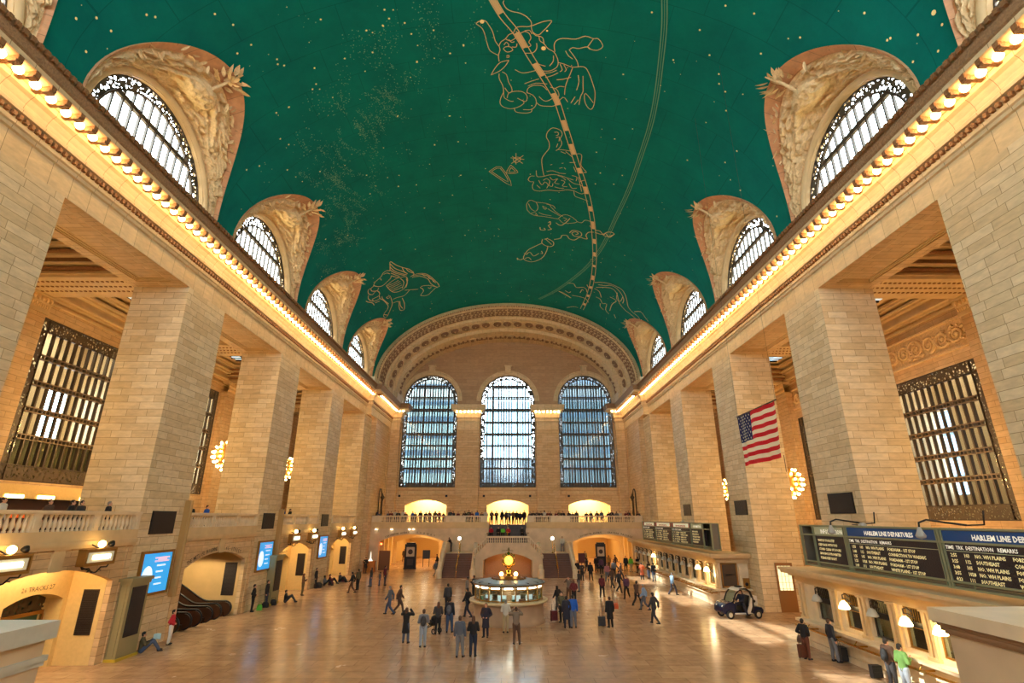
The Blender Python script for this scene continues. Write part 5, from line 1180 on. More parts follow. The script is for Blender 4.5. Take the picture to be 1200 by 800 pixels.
# ------------------------------------------------------------------ departures boards
def board(label,y0,y1,X,z0,z1,panels,header,title):
    t=thing('departures_board',label,'board',(X,0,0),0,'departures boards')
    r=MB(); d=.55
    # frame of slim rails, lattice below
    for z in (z0,z0+.2,z1-.5,z1-.06): r.box(-.04,.02,y0,y1,z,z+.07); r.box(d,d+.06,y0,y1,z,z+.06)
    for p in [y0]+[q for a in panels for q in a[:2]]+[y1]:
        for o in (-.07,.03): r.box(-.05,.03,p+o,p+o+.045,z0,z1); r.box(-.02,d,p+o,p+o+.03,z1-.06,z1); r.box(d,d+.05,p+o,p+o+.05,z0,z1)
        r.box(0,d,p,p+.04,z0,z0+.05)
    y=y0
    while y<y1: r.box(.0,.03,y,y+.04,z0+.05,z0+.2); y+=2.6
    obj('frame',r,GREENM,t)
    r=MB(); 
    for i in range(4): r.box(.06,.08,y0,y1,z0+.06+i*.04,z0+.085+i*.04)
    r.box(.1,d,y0,y1,z1-.03,z1-.0); r.box(d-.02,d,y0+.1,y1-.1,z0+.1,z1-.06); r.box(.05,d,y0+.05,y0+.09,z0+.1,z1-.06); r.box(.05,d,y1-.09,y1-.05,z0+.1,z1-.06); obj('louvre',r,mat('grey_louvre',(120,116,104),.5,.3),t)
    r=MB(); tx=MB()
    for a,b,hd,rows,cols in panels:
        r.box(.0,.3,a+.06,b-.06,z0+.2,z1-.5,0); r.box(-.01,.04,a+.06,b-.06,z1-.43,z1-.08,{'blue':1,'red':2,'none':3}[header if hd else 'none'])
        if header=='red' and hd: r.box(-.02,-.01,a+.5,b-.6,z1-.4,z1-.1,4)
        L=b-a; M=lambda y,z:frame((-.03,y,z),(0,-1,0),(0,0,1))
        if hd: 
            text_into(tx,title,.235 if header=='blue' else .2,M(b-L*.24,z1-.36),1 if header=='red' else 0,'LEFT',.008)
            text_into(tx,'TIME  TRK  DESTINATION   REMARKS',.165,M(b-.12,z1-.68),0,'LEFT',.004)
            r.box(-.02,.01,a+.1,b-.1,z1-.75,z1-.73,3)
        else: text_into(tx,'INFORMATION',.26,M(b-L*.25,z1-.38),0,'LEFT',.006)
        H=(z1-.85)-(z0+.55)
        for i,row in enumerate(rows):
            z=z1-.92-i*.19 if hd else z1-.75-i*.2
            for u,s in zip(cols,row):
                text_into(tx,s,.155 if hd else .15,M(b-.15-u*L,z),2,'LEFT',.006)
    obj('flap_panels',r,[BOARD,BLUEH,REDH,mat('pale_green_strip',(190,196,160),.5),CREAMH],t); o=obj('lettering',tx,[TEXTW,mat('red_lettering',(170,40,36),.5),TEXTY],t,recalc=False)
    return t
cols=(0.02,.12,.2,.45)
rows=lambda ts:[(ts[i],['103','112','105','1028','111'][i],['NO. WH PLAINS','SOUTHEAST','NO. WH PLAINS','NO. WH PLAINS','SOUTHEAST'][i],['FORDHAM - 1ST STOP','CONNECTION TO WASSAIC','FORDHAM - 1ST STOP','FORDHAM - 1ST STOP','WHITE PLAINS - 1ST STOP'][i]) for i in range(5)]
info=[(s,) for s in ('WATCH YOUR STEP','KEEP BAGS WITH YOU','STAND CLEAR OF DOORS','SMOKING IS PROHIBITED','PLEASE KEEP RIGHT')]
board('long green-framed departures board with blue header strips on the near ticket booth',8.4,29.1,15.75,3.95,5.92,[(25.35,27.9,False,info,(.06,)),(19.85,25.2,True,rows(['1:55','1:48','1:25','1:25','1:49']),cols),(14.2,19.7,True,rows(['2:55','3:25','3:48','3:55','4:23']),cols),(8.6,14.1,True,rows(['2:55','3:25','3:48','3:55','4:23']),cols)],'blue','HARLEM LINE DEPARTURES')
board('green-framed departures board with red header strips on the far ticket booth',42.1,63.6,15.75,3.9,5.88,[(43.9,46.8,False,info,(.06,)),(46.9,52.3,True,rows(['2:07','2:23','2:30','2:42','2:53']),cols),(52.4,58.1,True,rows(['2:07','2:23','2:30','2:42','2:53']),cols),(58.2,63.4,True,rows(['2:07','2:23','2:30','2:42','2:53']),cols)],'red','NEW HAVEN LINE DEPARTURES')
for y,nm in ((25.4,'left divider of the near'),(19.9,'right divider of the near')):
    t=thing('gooseneck_lamp','grey gooseneck floodlight hooked over the %s departures board'%nm,'lamp',(15.7,y,5.9))
    r=MB(); r.tube([(.5,-.9,.12),(.3,-.3,.2),(-.2,0,.3),(-.45,.05,.2),(-.48,.05,-.0)],.035,7); r.tube([(.5,-.9,.12),(.5,-1.6,.15),(.5,-1.7,.6)],.03,6); obj('arm',r,BLACKM,t); r=MB(); r.lathe([(.05,.05),(.09,-.08),(.17,-.25),(.14,-.32),(0,-.36)],12,M=Matrix.Translation((-.48,.05,0))); obj('head',r,mat('pale_grey_lamp_head',(170,168,160),.5),t)
for y in (24.2,49.3):
    t=thing('floodlight','small grey floodlight lying on top of the %s departures board'%('near' if y<30 else 'far'),'lamp',(15.9,y,5.95)); r=MB(); r.lathe([(.04,-.16),(.1,-.12),(.12,.14),(0,.14)],10,M=Matrix.Rotation(PI/2,4,'X')); obj('head',r,mat('pale_grey_lamp_head',(170,168,160),.5),t); r=MB(); r.box(-.03,.03,-.03,.03,-.1,0); r.tube([(0,0,0),(0,.7,.03)],.02,5); obj('arm',r,BLACKM,t)
# ------------------------------------------------------------------ flag
t=thing('flag','large American flag hanging lengthwise on the right side of the hall','flag',(12.0,0,0))
yh,yn,zt,zb=26.37,22.4,11.15,8.7; r=MB(); nu,nv=40,13; NVV=26
v=[];f=[];mi=[]
for j in range(NVV+1):
    for i in range(nu+1):
        u=i/nu;w=j/NVV; v.append((.06*math.sin(u*9+w*2)*(.3+w)+.04*math.sin(u*23),yh+(yn-yh)*u,zt+(zb-zt)*w))
for j in range(NVV):
    for i in range(nu):
        s_=j//2; canton=i<nu*.34 and s_<7; r.f.append((j*(nu+1)+i,j*(nu+1)+i+1,(j+1)*(nu+1)+i+1,(j+1)*(nu+1)+i)); r.m.append(2 if canton else (0 if s_%2==0 else 1)); r.sm.append(True)
r.v=v
for a in range(9):
    for b in range(6 if a%2==0 else 5):
        u=(.34*( (b+.5)/6 if a%2==0 else (b+1)/6)); w=(7/13)*(a+.7)/9.4; c=(.06*math.sin(u*9+w*2)*(.3+w)+.04*math.sin(u*23),yh+(yn-yh)*u,zt+(zb-zt)*w)
        for sd in (-.012,.012):
            pts=[(c[0]+sd,c[1]+(.07 if q%2==0 else .03)*math.sin(PI*q/5),c[2]+(.07 if q%2==0 else .03)*math.cos(PI*q/5)) for q in range(10)]
            r.add([(c[0]+sd,c[1],c[2])]+pts,[(0,q+1,(q+1)%10+1) for q in range(10)],1)
fm=[mat('flag_red',(204,28,46),.7),mat('flag_white',(240,238,222),.7),mat('flag_blue',(42,50,104),.7)]
for m in fm:
    nt=m.node_tree; b=nt.nodes['Principled BSDF']; tr=N(nt,'ShaderNodeBsdfTranslucent'); tr.inputs[0].default_value=b.inputs['Base Color'].default_value; mx=N(nt,'ShaderNodeMixShader'); mx.inputs[0].default_value=.45
    nt.links.new(b.outputs[0],mx.inputs[1]); nt.links.new(tr.outputs[0],mx.inputs[2]); nt.links.new(mx.outputs[0],nt.nodes['Material Output'].inputs[0])
obj('cloth',r,fm,t,recalc=False)
r=MB(); r.tube([(0,yh+.1,zt+.02),(0,yn-.15,zt+.02)],.03,6); 
for y in (yn-.05,): 
    r.tube([(0,y,zt),(0,y,zt+19)],.006,4)
r.tube([(0,yh,zt),(0,yh,zt+19)],.006,4); r.tube([(0,yn,zb+.1),(0,yn,zb-.6)],.015,4); obj('wires_and_pole',r,BRONZE,t)
# ------------------------------------------------------------------ foreground parapets
t=thing('parapet','pale stone parapet cut by the lower left corner of the photo','parapet',(0,0,0),kind='structure')
r=MB(); r.box(-12,-4.36,1.5,5.95,0,5.12); obj('wall',r,MARBLED,t)
r=MB(); r.box(-12,-4.31,1.4,6.02,5.1,5.26); r.box(-12,-4.33,1.4,6.0,4.9,4.95); r.box(-12,-4.34,1.4,5.98,4.86,4.9); obj('coping',r,mat('grey_white_coping',(196,194,180),.4,var=.06),t)
t=thing('parapet','tall veined stone parapet in the lower right corner of the photo','parapet',(0,0,0),kind='structure')
r=MB(); r.box(5.39,13,1.5,6.7,0,5.0); obj('wall',r,MARBLED,t)
r=MB(); r.box(5.3,13,1.4,6.84,5.12,5.26); obj('coping',r,MARBLE,t); r=MB(); r.box(5.315,13,1.4,6.825,5.105,5.12); r.box(5.335,13,1.4,6.78,5.075,5.105); r.box(5.35,13,1.4,6.76,5.03,5.07); r.box(5.37,13,1.4,6.73,5.0,5.025); obj('moulding',r,mat('brown_veined_band',(150,118,88),.4),t)
mb=MB(); mb.box(-12,13,-15,1.4,4.2,4.4); mb.box(-4.4,5.5,1.4,1.6,0,4.4); struct('floor_near_balcony',mb,MARBLE,'landing where the viewer stands','floor')
# ------------------------------------------------------------------ information booth with clock
BX,BY=.26,37.2; R=2.3
t=thing('information_booth','round marble and glass information booth in the middle of the floor','booth',(BX,BY,0))
n=40
r=MB(); r.lathe([(R+.05,0),(R+.05,.18),(R-.05,.22),(R-.05,1.12),(R+.02,1.18)],n); 
r.lathe([(R-.3,1.2),(R-.3,0)],n); obj('marble_base',r,mat('booth_marble',(176,150,124),.35,var=.12,bscale=1.4),t)
r=MB(); r.lathe([(R-.35,1.18),(R+.2,1.18),(R+.26,1.24),(R+.26,1.3),(R+.2,1.34),(R-.35,1.34)],n,sm=False); obj('counter_ledge',r,mat('cream_marble_ledge',(214,196,156),.3),t)
m=16
r=MB()
for i in range(m):
    a=2*PI*(i+.5)/m-PI/2; p=Vector(((R-.12)*math.cos(a),(R-.12)*math.sin(a),0)); r.box(-.035,.035,-.04,.04,1.34,2.25,0,Matrix.Translation(p)@Matrix.Rotation(a,4,'Z'))
for z in (1.36,2.0): r.lathe([(R-.16,z),(R-.06,z),(R-.06,z+.06),(R-.16,z+.06),(R-.16,z)],m,M=Matrix.Rotation(2*PI*.5/m-PI/2,4,'Z'),sm=False)
r.lathe([(R-.2,2.2),(R+.02,2.2),(R+.06,2.3),(R-.2,2.32)],m,M=Matrix.Rotation(2*PI*.5/m-PI/2,4,'Z'),sm=False); obj('bronze_mullions',r,GOLD,t)
for i in range(m):
    a=2*PI*i/m-PI/2; M=Matrix.Rotation(a,4,'Z'); w=(R-.1)*math.tan(PI/m)-.05; D=(R-.12)*math.cos(PI/m)
    r=MB(); r.box(D-.01,D,-w,w,1.4,2.2,0,M); obj('pane',r,GLASS,t)
    r=MB(); r.box(D-.08,D+.03,-w*.7,w*.7,2.09,2.15,0,M); obj('strip_light',r,LAMPW,t)
r=MB(); r.lathe([(R+.08,2.28),(R+.1,2.34),(R-.1,2.38),(1.0,2.5),(.95,2.5)],m,M=Matrix.Rotation(2*PI*.5/m-PI/2,4,'Z'),sm=False)
for i in range(m):
    a=2*PI*(i+.5)/m-PI/2; r.box(.95,R-.05,-.03,.03,0,.05,1,Matrix.Translation((0,0,2.36))@Matrix.Rotation(a,4,'Z')@Matrix.Translation((0,0,.0))@Matrix.Rotation(.0,4,'Y'))
obj('roof',r,[ROOFM,BRONZE],t)
r=MB(); r.lathe([(1.05,2.4),(1.1,2.46),(1.05,2.54),(.8,2.56),(.75,2.62),(.6,2.64),(.55,2.66),(0,2.68)],24); 
for i in range(24): a=2*PI*i/24; r.ball((1.07*math.cos(a),1.07*math.sin(a),2.5),(.07,.07,.07),6,5)
obj('bronze_crown',r,mat('dark_ornate_bronze',(110,74,40),.4,.6),t)
r=MB(); r.lathe([(.75,0),(.75,2.3)],20); obj('inner_drum',r,mat('brown_timber_drum',(130,92,56),.5),t)
rr=random.Random(9)
for i,(a,d,h,nm) in enumerate(((-2.3,1.85,1.75,'computer_monitor'),(-1.8,1.8,1.8,'computer_monitor'),(-1.3,1.8,1.7,'computer_monitor'),(-.8,1.85,1.75,'computer_monitor'))):
    o=thing(nm,'%s monitor seen through the booth glass'%['leftmost grey','left of centre bright','right of centre pale','rightmost grey'][i],'monitor',(BX+d*math.cos(a),BY+d*math.sin(a),1.2),a+PI/2); r=MB(); r.box(-.28,.28,-.03,.03,.15,.52); r.box(-.05,.05,-.02,.02,0,.16); r.box(-.14,.14,-.1,.1,0,.02); obj('case',r,WHITE,o); r=MB(); r.box(-.25,.25,-.04,-.03,.18,.49); obj('screen',r,mat('lit_white_monitor',(210,225,230),.3,emit=.9),o)
for i in range(10):
    a=-PI/2+(i-4.5)*.28; r=MB(); w=rr.uniform(.1,.25); r.box(-w,w,-.05,.05,0,rr.uniform(.1,.28),0); o=obj('leaflet_stack',r,mat('paper_%d'%(i%4),((200,200,180),(120,160,120),(200,120,90),(235,235,225))[i%4],.7)); o.location=(BX+(R-.25)*math.cos(a),BY+(R-.25)*math.sin(a),1.34); o.rotation_euler=(0,0,a+PI/2); tag(o,'small stack of leaflets on the booth counter, %s from the left'%['first','second','third','fourth','fifth','sixth','seventh','eighth','ninth','tenth'][i],'leaflets','leaflets inside the booth')
L=bpy.data.lights.new('booth_light','POINT'); L.energy=110; L.color=(1,.95,.8); L.shadow_soft_size=.4; o=bpy.data.objects.new('booth_light',L); COL.objects.link(o); o.location=(BX,BY-1.35,2.05); o['kind']='structure'; o['label']='light inside the booth'; o['category']='lamp'
# clock
t=thing('clock','four-faced golden clock with glowing opal dials on top of the information booth','clock',(BX,BY,2.62)); s_=1.0; t.scale=(.82,.82,.82)
r=MB(); r.lathe([(.42,0),(.4,.1),(.28,.16),(.24,.3),(.3,.42),(.32,.5),(.2,.56),(.16,.66),(.3,.72),(.34,.78)],20); obj('pedestal',r,BRASS,t)
r=MB(); r.ball((0,0,1.22),(.44,.44,.48),20,14); obj('case',r,BRASS,t)
for i in range(4):
    a=PI/2*i-PI/2; M=Matrix.Rotation(a,4,'Z')@Matrix.Translation((.44,0,1.22))@Matrix.Rotation(PI/2,4,'Y'); r=MB(); r.lathe([(0,.06),(.2,.05),(.36,0),(.36,-.04)],24,M=M); d=obj('dial',r,mat('lit_opal_dial',(255,220,120),.3,emit=2.6,emitc=(255,190,70)),t)
    r=MB(); r.lathe([(.35,-.06),(.41,-.02),(.43,.05),(.38,.07),(.35,.03)],24,M=M); obj('bezel',r,BRASS,t)
    r=MB()
    for q in range(12):
        b=2*PI*q/12; r.box(-.012,.012,.26,.33,.0,.0+.06,0,M@Matrix.Rotation(b,4,'Z'))
    r.box(-.014,.014,0,.2,.06,.075,0,M@Matrix.Rotation(-.9,4,'Z')); r.box(-.01,.01,0,.28,.06,.075,0,M@Matrix.Rotation(2.2,4,'Z')); obj('hands_and_hours',r,BLACKM,d)
    a2=a+PI/4; r=MB(); M2=Matrix.Rotation(a2,4,'Z'); r.tube([M2@Vector(p) for p in ((.32,0,.78),(.56,0,.95),(.64,0,1.22),(.56,0,1.5),(.3,0,1.7))],.06,8); obj('scroll_rib',r,BRASS,t)
r=MB(); r.lathe([(.32,1.6),(.3,1.68),(.2,1.74),(.1,1.8),(.05,1.9)],16); obj('cap',r,BRASS,t)
r=MB(); r.lathe([(.0,1.88),(.08,1.92),(.1,2.0),(.06,2.08),(.0,2.2)],12); obj('acorn_finial',r,mat('old_acorn_bronze',(120,110,70),.4,.6),t)
for s in (-1,1):
    o=thing('globe_lamp','bright globe lamp %s of the golden clock on the booth'%('left' if s<0 else 'right'),'lamp',(BX+s*.47,BY-.45,2.6),0,'globe lamps flanking the clock'); r=MB(); r.lathe([(.09,-.02),(.05,.02),(.05,.06),(.07,.1)],10); obj('stem',r,BRASS,o); r=MB(); r.ball((0,0,.2),.13,14,10); obj('globe',r,LAMPY,o)
# ------------------------------------------------------------------ electric cart
t=thing('electric_cart','small dark blue and white electric patrol cart parked by the far ticket booth','vehicle',(15.65,38.5,0),PI+.12)
BLUEC=mat('dark_blue_car_paint',(20,28,62),.25); WHC=mat('white_car_paint',(226,222,210),.3)
def side(mb,pts,y0,y1,mi=0): mb.prism(pts,lambda u,z,w:(u,w,z),y0,y1,mi)
r=MB(); side(r,[(.62,.28),(1.28,.28),(1.42,.42),(1.38,.72),(1.15,.92),(.72,1.02),(.55,.9)],-.6,.6); side(r,[(-1.35,.3),(-.45,.3),(-.45,.62),(-.7,.72),(-1.3,.66),(-1.42,.5)],-.6,.6); side(r,[(-.5,.26),(.65,.26),(.65,.4),(-.5,.4)],-.62,.62)
bo=obj('body',r,BLUEC,t); bv=bo.modifiers.new('soft_edges','BEVEL'); bv.width=.07; bv.segments=3
for s in (-1,1):
    r=MB(); P=[(.66,.95),(.42,1.45),(.05,1.78),(-.35,1.8),(-.62,1.6),(-.74,1.2),(-.7,.7),(-.55,.35)]; r.tube([(x,s*.58,z) for x,z in P],[.05,.05,.05,.06,.07,.08,.09,.1],8); obj('roof_hoop',r,BLACKM if s<3 else WHC,t)
    r=MB(); side(r,[(-.2,.3),(-.62,.3),(-.7,.8),(-.68,1.25),(-.6,1.25),(-.45,.8)],s*.56,s*.64); r.box(-.5,.62,s*.56,s*.64,.28,.36); obj('side_panel',r,WHC,t)
r=MB(); P=[(.62,1.06),(.4,1.48),(.05,1.8),(-.35,1.84),(-.6,1.66),(-.56,1.6),(-.34,1.76),(.04,1.72)]; side(r,[(.28,1.66),(.05,1.82),(-.35,1.85),(-.62,1.66),(-.6,1.6),(-.34,1.78),(.04,1.74)],-.62,.62); r.box(-.3,.0,-.25,.25,1.84,1.92,1); obj('roof',r,[WHC,BLACKM],t)
r=MB(); r.add([(.7,-.5,1.0),(.7,.5,1.0),(.3,.46,1.66),(.3,-.46,1.66)],[(0,1,2,3)]); obj('windscreen',r,glassmat('tinted_windscreen',(170,215,215),.4),t,recalc=False)
r=MB(); r.box(-.45,-.0,-.45,.45,.4,.72); side(r,[(-.45,.7),(-.62,1.35),(-.52,1.38),(-.35,.72)],-.45,.45); obj('seat',r,BLACKM,t)
r=MB(); r.tube([(.6,.2,.9),(.3,.2,1.05)],.025,6); r.tube([(.3+.06*math.sin(a),.2+.18*math.cos(a),1.05+.16*math.sin(a)) for a in [2*PI*i/14 for i in range(14)]],.018,6,closed=True); obj('steering_wheel',r,BLACKM,t)
r=MB(); r.box(-1.25,-.75,-.28,.28,.72,1.3); r.lathe([(.1,0),(.1,.03),(0,.04)],12,0,True,Matrix.Translation((-1.0,.28,1.0))@Matrix.Rotation(-PI/2,4,'X')); obj('cargo_box',r,WHC,t); r=MB(); r.lathe([(.0,0.),(.09,0),(.09,.03),(0,.03)],12,M=Matrix.Translation((-1.0,.3,1.0))@Matrix.Rotation(-PI/2,4,'X')); obj('round_emblem',r,BLACKM,t)
for x,s in ((.95,-1),(.95,1),(-1.0,-1),(-1.0,1)):
    M=Matrix.Translation((x,s*.6,.25))@Matrix.Rotation(PI/2,4,'X'); r=MB(); r.lathe([(.15,-.08),(.23,-.08),(.26,-.04),(.26,.04),(.23,.08),(.15,.08)],20,M=M); w=obj('wheel',r,RUBBER,t)
    r=MB(); r.lathe([(0,-.06),(.1,-.07),(.16,-.05),(.16,.05),(.1,.07),(0,.06)],16,M=M); obj('hub',r,mat('cream_hubcap',(214,204,176),.4),w)
for s in (-1,1):
    r=MB(); r.ball((1.3,s*.38,.72),(.08,.1,.09),8,6); obj('headlamp',r,mat('headlamp_glass',(220,220,200),.2),t)
PEOPLE=[
(-5.20,31.09,'photo',-10,1.68,'black','grey_jean','brown_long',1,'person in a long black coat with raised arms taking a photo, left of the booth'),
(-4.13,30.13,'hold',5,1.74,'grey','pale_jean','brown',0,'person in a light grey jacket with a grey backpack, light jeans, left foreground'),
(-3.77,33.20,'hold',10,1.66,'blackwhite','black','auburn_long',0,'person in black and white top pushing a black stroller'),
(-3.17,33.66,'stand',-8,1.82,'darknavy','jean','dark',0,'person in dark jacket, blue jeans and dark backpack right of the stroller'),
(-4.09,40.87,'stand',20,1.78,'charcoal','black','dark',0,'person in charcoal jacket standing behind the one with the dark backpack'),
(-2.45,38.38,'walk',60,1.80,'black','darkjean','dark',0,'person all in black leaning toward the left edge of the booth'),
(-2.06,28.07,'stand',-5,1.76,'slate','grey','brown',0,'person in slate jacket and grey trousers, front row left of the black-jacket one'),
(-1.42,28.23,'hold',0,1.72,'black','darkjean','brown_long',0,'person in black jacket and dark jeans seen from behind, front row right'),
(-1.00,32.42,'pockets',165,1.70,'inknavy','inknavy','brown',1,'person in a long ink-blue coat facing the viewer in front of the booth'),
(0.10,33.66,'hold',0,1.70,'palegrey','khaki','grey',0,'person in pale grey top standing at the booth counter'),
(0.68,30.78,'photo',2,1.74,'taupe','brown','brown',0,'person in taupe jacket with both arms raised in front of the booth'),
(-3.08,45.63,'stand',90,1.75,'grey','grey','dark',0,'person in grey standing behind the left side of the booth'),
(-2.63,47.01,'hold',120,1.72,'charcoal','black','dark',0,'person in charcoal beside the grey one behind the left of the booth'),
(3.73,40.50,'walk',40,1.68,'black','charcoal','black_long',0,'person with long black hair pulling a maroon suitcase'),
(3.67,36.74,'pockets',150,1.74,'olive','black','dark',0,'person in olive jacket left in the group by the suitcase'),
(3.78,34.97,'stand',-10,1.73,'inknavy','inknavy','dark',1,'person in ink-blue coat in front of the group right of the booth'),
(4.17,34.97,'stand',5,1.80,'royal','greyjean','dark',0,'person in a bright blue jacket and grey jeans right of the booth'),
(5.11,46.07,'photo',170,1.70,'taupe','brown','brown',0,'person in taupe with raised arms behind the blue-jacket group'),
(5.32,44.32,'pockets',180,1.66,'maroon','black','auburn_long',0,'person in maroon jacket behind the blue-jacket group'),
(6.43,35.12,'stand',15,1.68,'black','black','brown',1,'person in long black coat with orange shoulder bag, alone on the right floor'),
(6.58,51.15,'stand',60,1.72,'charcoal','grey','dark',0,'person in charcoal coat right of the staircase foot, nearest of that group'),
(7.81,62.29,'stand',150,1.76,'black','black','black_long',0,'person in black hood beside the right stair string'),
(8.00,59.83,'hold',200,1.72,'charcoal','black','brown',0,'person in charcoal next to the black-hooded one by the right stairs'),
(8.90,59.83,'stand',-20,1.78,'black','black','dark',0,'tall person in black standing alone right of the stairs'),
(9.50,66.89,'walk',-50,1.70,'charcoal','charcoal','dark',0,'person in charcoal striding behind the group by the right stairs'),
(15.41,59.05,'stand',10,1.78,'darknavy','jean','dark',0,'person in dark jacket and jeans, right end of the far booth queue'),
(15.60,61.86,'hold',30,1.72,'black','jean','dark',0,'person in black and blue jeans, second from the right in the far booth queue'),
(14.55,60.62,'hold',-20,1.68,'rust','black','dark',1,'person in dark coat with a rust scarf in the far booth queue'),
(15.80,67.89,'stand',20,1.80,'darknavy','black','dark',0,'person in dark navy behind the rust-scarf one in the queue'),
(15.21,68.93,'stand',0,1.72,'green','khaki','dark',0,'person in bright green jacket and khaki trousers'),
(14.81,70.00,'stand',160,1.74,'black','black','brown',0,'person in black facing the viewer left of the green jacket'),
(14.36,48.97,'walk',-70,1.76,'sky','inknavy','grey',0,'person in light blue shirt walking toward the far booth'),
(14.28,27.64,'pockets',-60,1.70,'black','chestnut','dark',0,'person in black coat and chestnut trousers with luggage at the near booth end'),
(15.33,27.25,'stand',-90,1.76,'darknavy','grey','brown',0,'person in dark jacket and grey trousers at the near ticket counter'),
(15.10,23.00,'hold',-75,1.78,'brown','charcoal','dark',0,'person in brown jacket with black backpack at the near counter'),
(15.08,22.23,'hold',-80,1.74,'leaf','pale_jean','dark',0,'person in green jacket and light jeans at the near counter, cut by the lower edge'),
(-17.48,30.73,'pockets',-70,1.62,'red','white','black',0,'person in red vest and white trousers leaning by the escalators'),
(-17.81,40.61,'pockets',-70,1.76,'black','black','dark',0,'person in black suit at the wall right of the escalators'),
(-17.77,42.67,'stand',-80,1.82,'black','darkjean','brown',0,'tall person in black jacket and dark jeans at the wall below the second screen'),
(-17.39,48.81,'hold',-60,1.70,'brown','olive','auburn_long',0,'person in brown coat standing before the second passage'),
(-17.96,53.56,'stand',-90,1.74,'black','black','dark',0,'person in black standing at the third left pier'),
(-13.57,50.24,'walk',90,1.70,'black','brown','dark',0,'person in black with brown boots left of the olive coat'),
(-13.65,52.34,'stand',60,1.74,'olive','black','dark',0,'person in olive coat with a dark shoulder bag'),
(-13.08,54.84,'stand',120,1.68,'charcoal','jean','black_long',0,'person in charcoal top and jeans left of the child'),
(-12.43,55.70,'stand',100,1.20,'slate','jean','dark',0,'child in slate top and jeans'),
(-11.94,55.70,'stand',-100,1.76,'redblack','darkjean','dark',0,'person in dark red jacket next to the child'),
(-16.95,67.40,'hold',180,1.74,'black','black','dark',0,'person in black behind the orange podium'),
(-15.63,86.15,'stand',0,1.72,'black','black','dark',0,'person in black deep in the left far passage, right one of two'),
(-15.80,85.33,'stand',180,1.70,'olive','brown','dark',0,'person in olive deep in the left far passage, left one of two'),
(-7.98,63.17,'walk',-120,1.68,'slate','grey','dark',0,'person in slate striding at the foot of the left stairs'),
(-9.16,73.44,'walk',100,1.74,'black','black','dark',0,'person in black behind the left stair string'),
(-7.90,39.51,'walk',80,1.78,'slate','jean','grey',0,'person in slate and blue jeans walking on the left floor'),
(-7.32,39.84,'walk',-85,1.80,'umber','umber','dark',0,'person in umber coat walking on the left floor'),
(9.41,36.17,'walk',40,1.78,'charcoal','charcoal','dark',0,'person in charcoal walking on the empty right floor'),
(10.02,41.20,'walk',70,1.70,'sky','slate','grey',0,'person in sky-blue top walking on the right floor'),
(9.91,43.09,'walk',-60,1.72,'umber','black','dark',0,'person in umber walking in the right crowd, nearest of the crowd'),
(8.03,47.48,'walk',-20,1.70,'maroon','black','dark',0,'person in maroon walking in the right crowd'),
(10.02,53.53,'walk',30,1.74,'umber','charcoal','brown',0,'person in umber in the right crowd below the totem'),
(10.07,50.59,'walk',-140,1.76,'charcoal','black','dark',0,'person in charcoal walking toward the viewer in the right crowd'),
(9.98,46.99,'walk',150,1.72,'plum','black','dark',0,'person in plum walking toward the viewer in the right crowd'),
(10.52,59.06,'stand',170,1.70,'rose','slate','brown_long',0,'person in rose top in the right crowd'),
(11.85,62.29,'stand',10,1.76,'slate','black','dark',0,'person in slate beside the rose top in the crowd'),
(12.10,59.83,'walk',-100,1.72,'brown','charcoal','dark',0,'person in brown in the right crowd'),
(11.22,66.89,'stand',0,1.74,'plum','black','dark',0,'person in plum below the right totem'),
(11.10,70.00,'stand',190,1.70,'black','charcoal','dark',0,'person in black left of the right totem'),
(12.89,71.11,'stand',20,1.76,'ochre','brown','dark',0,'person in ochre coat at the right passage mouth'),
(13.98,72.25,'walk',60,1.74,'umber','black','dark',0,'person in umber at the right passage mouth'),
(11.10,79.98,'stand',0,1.74,'olive','black','dark',0,'person in olive inside the right passage'),
]
